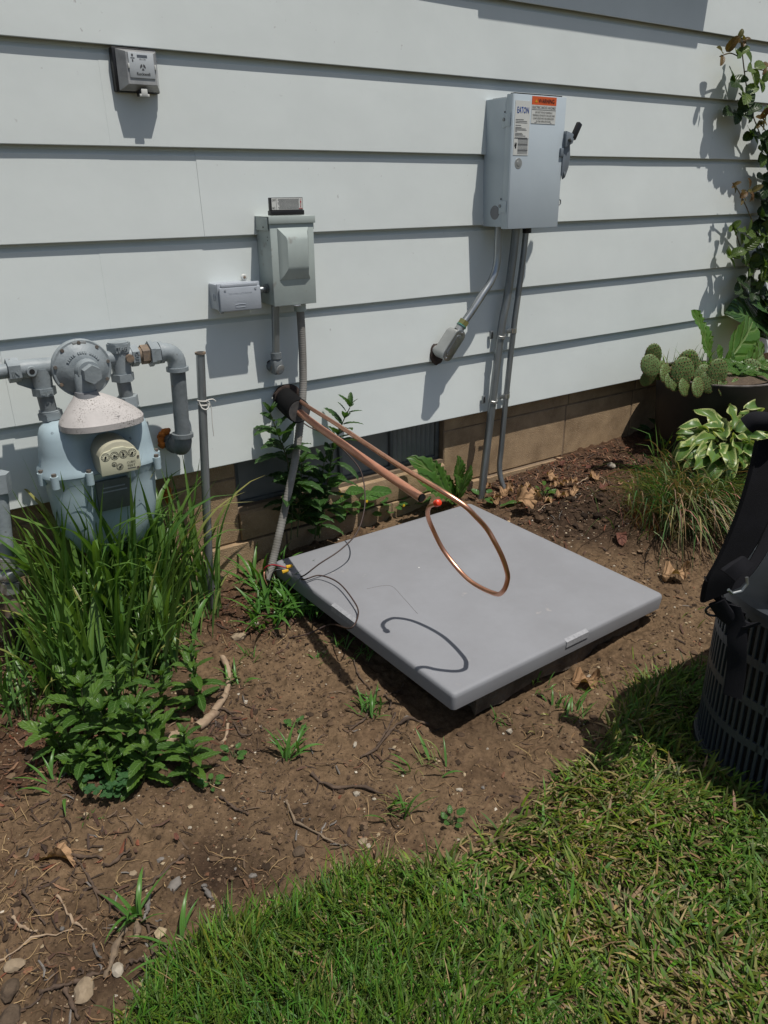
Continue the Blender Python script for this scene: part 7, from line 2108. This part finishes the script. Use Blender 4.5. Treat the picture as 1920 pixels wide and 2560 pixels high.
twig('brown twig on the dark patch of soil, pale at its lower end', [(0.2993, -0.8672, -0.4183), (0.2491, -0.8871, -0.4185), (0.2078, -0.9004, -0.4199)], 0.0032)
twig('thick grey brown stick lying near the bottom', [(0.1635, -0.9592, -0.4235), (0.1397, -0.9856, -0.4257), (0.113, -1.0227, -0.4258)], 0.0060, 'twigpale')
twig('pale forked straw stick at bottom left', [(0.0882, -0.8301, -0.4149), (0.0976, -0.8956, -0.4193), (0.1123, -0.9221, -0.4207)], 0.0026, 'root')
twig('long pale straw crossing the bottom left corner', [(-0.0185, -0.9003, -0.4194), (0.0334, -0.8951, -0.4197), (0.0939, -0.9089, -0.421)], 0.0020, 'root')
twig('dark stick with broken end at the bottom left', [(0.0415, -0.784, -0.4134), (0.05, -0.8398, -0.4157), (0.0567, -0.877, -0.4182)], 0.0030)
twig('thin brown twig running down from the curled dead leaf', [(0.1331, -0.762, -0.4121), (0.1452, -0.8257, -0.416), (0.1411, -0.8918, -0.4194)], 0.0026)
twig('dark twig just under the curled dead leaf', [(0.1204, -0.7366, -0.4098), (0.1441, -0.7659, -0.4121), (0.1764, -0.791, -0.4134)], 0.0034)
twig('dark twig joining the other twigs under the small leaf', [(0.174, -0.8088, -0.4148), (0.1954, -0.8089, -0.4143), (0.2242, -0.8018, -0.4133)], 0.0036)
twig('long dark twig slanting through the bottom left', [(0.147, -0.8498, -0.4172), (0.1769, -0.9316, -0.4211), (0.2109, -0.9912, -0.4248)], 0.0034)
twig('curved twig over the big tan stone', [(0.0731, -1.0063, -0.4258), (0.0911, -1.0069, -0.4251), (0.1115, -1.0129, -0.4256)], 0.0042)
twig('dark twig left of the big tan stone', [(0.0226, -0.9875, -0.4251), (0.0439, -0.992, -0.4257), (0.0665, -1.0027, -0.4258)], 0.0038)
twig('brown twig at the very bottom edge', [(0.0564, -1.0077, -0.4253), (0.0583, -1.0342, -0.4264), (0.0603, -1.065, -0.4253)], 0.0042)
twig('upright brown twig pointing at the lawn', [(0.1988, -0.9685, -0.4234), (0.1901, -1.0132, -0.426), (0.1825, -1.0732, -0.4265)], 0.0034)
twig('reddish curved bark strip near the bottom', [(0.1524, -1.0226, -0.4264), (0.1732, -1.026, -0.4262), (0.1893, -1.0353, -0.426)], 0.0040)
twig('short grey wood chip standing on the dark soil', [(0.3047, -0.9482, -0.4227), (0.3067, -0.9656, -0.424), (0.3088, -0.9826, -0.4246)], 0.0050, 'stonegrey')
twig('grey brown wood chip beside the long bladed weed', [(0.2208, -0.9128, -0.4208), (0.2094, -0.9364, -0.4227), (0.1976, -0.9594, -0.4237)], 0.0044, 'stonegrey')
twig('stubby grey wood piece lower centre left', [(0.185, -0.9628, -0.4234), (0.1797, -0.9743, -0.4236), (0.1741, -0.9866, -0.4245)], 0.0064, 'twigpale')
twig('pale curling root left of the tan stone', [(0.0171, -0.8364, -0.416), (0.0245, -0.8579, -0.4174), (0.0431, -0.882, -0.418)], 0.0030, 'root')
twig('thin pale root curling in the right bed behind the heap', [(2.0733, -0.1861, -0.3005), (2.1322, -0.17, -0.295), (2.1848, -0.1854, -0.2927), (2.1733, -0.2289, -0.2988), (2.0845, -0.2643, -0.309)], 0.0022, 'root', lift=0.012)
twig('pale stick lying in front of the potting soil heap', [(1.8081, -0.254, -0.3213), (1.8612, -0.2561, -0.3199), (1.905, -0.2616, -0.3183)], 0.0022, 'root', lift=0.01)

pr_ = thing('pale_root', 'pale woody root half buried along the right side of the mint cluster', 'root', (0.5619, -0.4701, -0.3933))
for pts, r in (([(0.6026, -0.3685, -0.3882), (0.5985, -0.4069, -0.3905), (0.5809, -0.4476, -0.3919), (0.5531, -0.4913, -0.3948)], 0.0075), ([(0.5503, -0.4958, -0.3953), (0.5266, -0.5139, -0.3961), (0.4988, -0.534, -0.3975)], 0.0085), ([(0.5108, -0.5327, -0.3971), (0.4798, -0.5522, -0.3989), (0.455, -0.5631, -0.3998)], 0.0115), ([(0.4131, -0.5602, -0.3992), (0.3965, -0.5665, -0.3999), (0.3795, -0.5698, -0.4001)], 0.0115), ([(0.5155, -0.5878, -0.4009), (0.5008, -0.6136, -0.4029), (0.482, -0.6313, -0.4033)], 0.0036)):
    pp = [on(q.x, q.y, r * 0.8) for q in spline([V(p) for p in pts], 5)]
    MB().tube(pp, [r * srn.uniform(0.85, 1.12) for _ in pp], 9).build('root_piece', 'root', pr_, 0.9)

def stone(label, p, r, m='stone', sc=(1, 0.8, 0.6), group=None, name='stone'):
    p = V(p)
    q = on(p.x, p.y, r * sc[2] * 0.35)
    mb = MB().ico(q, r, 2 if r > 0.011 else 1, sc, 0.13, srn, Matrix.Rotation(srn.uniform(0, 6), 3, 'Z') @ Matrix.Rotation(srn.uniform(-.3, .3), 3, 'X'))
    return tag(mb.build(name, m, None, 0.35), label, 'stone', group)

stone('large tan stone at the bottom left under a curved twig', (0.0796, -1.0254, -0.4256), 0.021, 'stone', (0.7, 1.1, 0.6))
stone('white angular stone beside the thick grey brown stick', (0.1323, -1.0226, -0.4263), 0.0125, 'stonewhite')
stone('flat tan stone at the left edge near the bottom', (-0.0005, -0.9199, -0.4214), 0.0155, 'stone', (1.1, .8, .5))
stone('round tan pebble by the long bladed weed', (0.2122, -0.8515, -0.417), 0.008, 'stone')
stone('whitish lump at the lower lawn edge', (0.165, -1.0696, -0.4263), 0.012, 'stonewhite')
stone('dark dirt clod at the bottom left edge', (-0.0225, -0.9964, -0.4248), 0.019, 'clod')
stone('dark dirt clod left of the tan stone', (-0.0153, -0.9586, -0.424), 0.019, 'clod')
stone('dark flat slate chip beside the dark soil patch', (0.2645, -0.9162, -0.4201), 0.015, 'stonegrey', (.7, 1.1, .4))
stone('greyish pebble at the right of the dark soil patch', (0.3863, -0.9788, -0.4249), 0.009, 'stonegrey')
stone('small white chip above the dark soil patch', (0.3385, -0.8952, -0.4199), 0.0045, 'stonewhite')
stone('grey chip above the slate chip', (0.2644, -0.8538, -0.4167), 0.009, 'stonegrey')
stone('white lump of crumbled mortar in the middle of the soil', (0.6487, -0.9139, -0.421), 0.0085, 'stonewhite', (1, .9, .8))
stone('tan pebble near the lawn edge, larger one of the pair', (0.5932, -1.0221, -0.4253), 0.0105, 'stone', (.9, 1.1, .5))
stone('pale pebble near the lawn edge, smaller one of the pair', (0.5938, -1.0407, -0.4263), 0.0065, 'stonewhite')
stone('round greyish clod on the soil above the lawn', (0.4819, -0.9754, -0.4242), 0.013, 'clod', (1, 1, .5))
stone('small white stone in the pad corner shadow', (1.0345, -0.9501, -0.4191), 0.0075, 'stonewhite', (1, 1, .9))
stone('pale flat pebble near the lawn right of the mortar lump', (0.8346, -1.0167, -0.426), 0.007, 'stonewhite', (1.2, .8, .5))
stone('broken white and orange shard on the soil', (0.7261, -0.7885, -0.4126), 0.009, 'stonewhite', (1.3, .5, .5))
stone('tan rock at the wall left of the conduit foot', (0.8657, 0.0547, -0.355), 0.023, 'stone', (1.2, .8, .8))
stone('pale rock by the brown cable left of the pad', (0.6839, -0.2822, -0.382), 0.017, 'stone', (1.2, .8, .6))
stone('small pale rock above the loop of brown cable', (0.7505, -0.2513, -0.3806), 0.010, 'stonewhite', (.7, 1.2, .6))
stone('smooth grey oval stone in the mulch right of the conduits', (2.2949, -0.1537, -0.281), 0.017, 'stonewhite', (1.1, .7, .7))
stone('brown pebble on the potting soil behind the pad', (1.6276, -0.699, -0.3752), 0.009, 'stone')
for k in range(46):
    while True:
        x, y = srn.uniform(0.0, 2.1), srn.uniform(-1.2, -0.25)
        if bare(np.array([x]), np.array([y]), None)[0]:
            break
    stone('small pebble among the crumbs of the bare soil', (x, y, 0), srn.uniform(0.003, 0.0062), srn.choice(['stone', 'stone', 'clod', 'clod', 'stonegrey', 'stonewhite']), (1, srn.uniform(.7, 1), srn.uniform(.5, .8)), 'small pebbles in the bare soil', 'pebble')
tr_ = thing('plastic_scrap', 'small broken grey and white plastic scrap at the lawn edge', 'litter', (0.3019, -1.0511, -0.425))
tp = V((0.3006, -1.054, -0.4131))
MB().box((-0.022, -0.003, -0.002), (0.022, 0.003, 0.003), 0.001, Matrix.Translation(tp + V((-0.005, 0.0, 0.008))) @ Matrix.Rotation(0.7, 4, 'Z') @ Matrix.Rotation(-0.25, 4, 'Y')).build('grey_bar', 'stonegrey', tr_)
MB().box((-0.010, -0.009, 0), (0.010, 0.009, 0.006), 0.001, Matrix.Translation(tp + V((0.006, -0.010, 0.0))) @ Matrix.Rotation(0.4, 4, 'X')).box((0.016, -0.014, 0.001), (0.032, 0.000, 0.005), 0.001, Matrix.Translation(tp)).build('white_flake', 'stonewhite', tr_)

def leaf_thing(label, p, size, d, m='dead', k=0, lift=0.006, up=(0, 0, 1)):
    p = V(p)
    q = on(p.x, p.y, lift)
    t = thing('dead_leaf', label, 'leaf', q)
    piece('leaf_blade', LM[m][k % len(LM[m])], t, q - V(d).normalized() * size * 0.5 + V((0, 0, lift)), d, up, size)
    return t
leaf_thing('large tan dead leaf leaning on the back right pad edge', (1.7885, -0.2294, -0.3197), 0.095, (0.5, -1, 0.25), k=0, lift=0.028, up=(-0.5, -0.4, 0.9))
leaf_thing('crumpled tan dead leaf on the soil right of the pad corner', (1.8752, -0.7633, -0.3727), 0.080, (0.8, -0.6, 0.1), k=1, lift=0.012)
leaf_thing('curled brown dead leaf at the lower left', (0.1154, -0.7504, -0.4105), 0.085, (1, -0.62, 0.35), 'deadcurl', 0, lift=0.006, up=(0.3, 0.5, 0.8))
leaf_thing('dark red dead leaf at the foot of the ornamental grass', (1.9126, -0.5255, -0.3463), 0.07, (-0.5, -0.7, -0.1), 'deadred', 0, 0.01)
leaf_thing('dry orange leaf by the thin conduit foot', (1.8281, -0.0824, -0.3023), 0.06, (1, 0.2, 0.2), k=1, lift=0.01)
leaf_thing('dry tan leaf right of the bushy weed', (1.9634, -0.223, -0.3118), 0.05, (1, -.3, .1), k=0, lift=0.01)
leaf_thing('dry leaf beneath the bushy weed at the back of the pad', (1.8731, -0.1651, -0.3093), 0.06, (-1, -.2, .1), k=2, lift=0.01)
leaf_thing('brown leaf at the left of the conduit feet', (1.7403, -0.1066, -0.3093), 0.05, (0.3, 1, 0.1), k=0, lift=0.008)
leaf_thing('orange brown leaf in front of the potting heap', (2.0106, -0.2337, -0.3105), 0.045, (1, .5, .2), k=1, lift=0.01)
leaf_thing('reddish leaf on mulch near the oval stone', (2.2116, -0.1155, -0.282), 0.035, (1, .5, .1), 'deadred', 1, 0.01)
leaf_thing('purple red leaf behind the potting heap', (2.1296, -0.2673, -0.3059), 0.06, (1, .3, .1), 'deadred', 0, 0.012)
leaf_thing('pale dead leaf scrap on mulch behind the bushy weed', (2.0196, -0.1575, -0.3009), 0.035, (.3, 1, .2), k=2, lift=0.01)
leaf_thing('small orange leaf bit left of the curled dead leaf', (0.0793, -0.731, -0.4102), 0.018, (.5, 1, .2), 'deadred', 0, 0.006)
leaf_thing('orange bud scale on the soil above the slate chip', (0.3021, -0.8329, -0.4152), 0.017, (0, 1, .2), 'deadred', 1, 0.006)
leaf_thing('long dry leaf strip behind the pad on the right', (1.3059, -0.9305, -0.4102), 0.07, (1, -.8, .05), k=1, lift=0.005)
for k in range(16):
    p = V((1.8982, -0.1394, -0.3057)) + V((srn.gauss(0.03, 0.13), srn.gauss(0.0, 0.06), 0))
    if p.y > 0.0 or (p.x < 1.66 and p.y < -0.10):
        continue
    o = leaf_thing('crumpled brown leaf in the leaf litter behind the pad', p, srn.uniform(0.025, 0.05), (srn.uniform(-1, 1), srn.uniform(-1, 1), srn.uniform(-.2, .2)), srn.choice(['dead', 'dead', 'deadred']), k, srn.uniform(0.006, 0.014))
    o['group'] = 'leaf litter behind the pad'
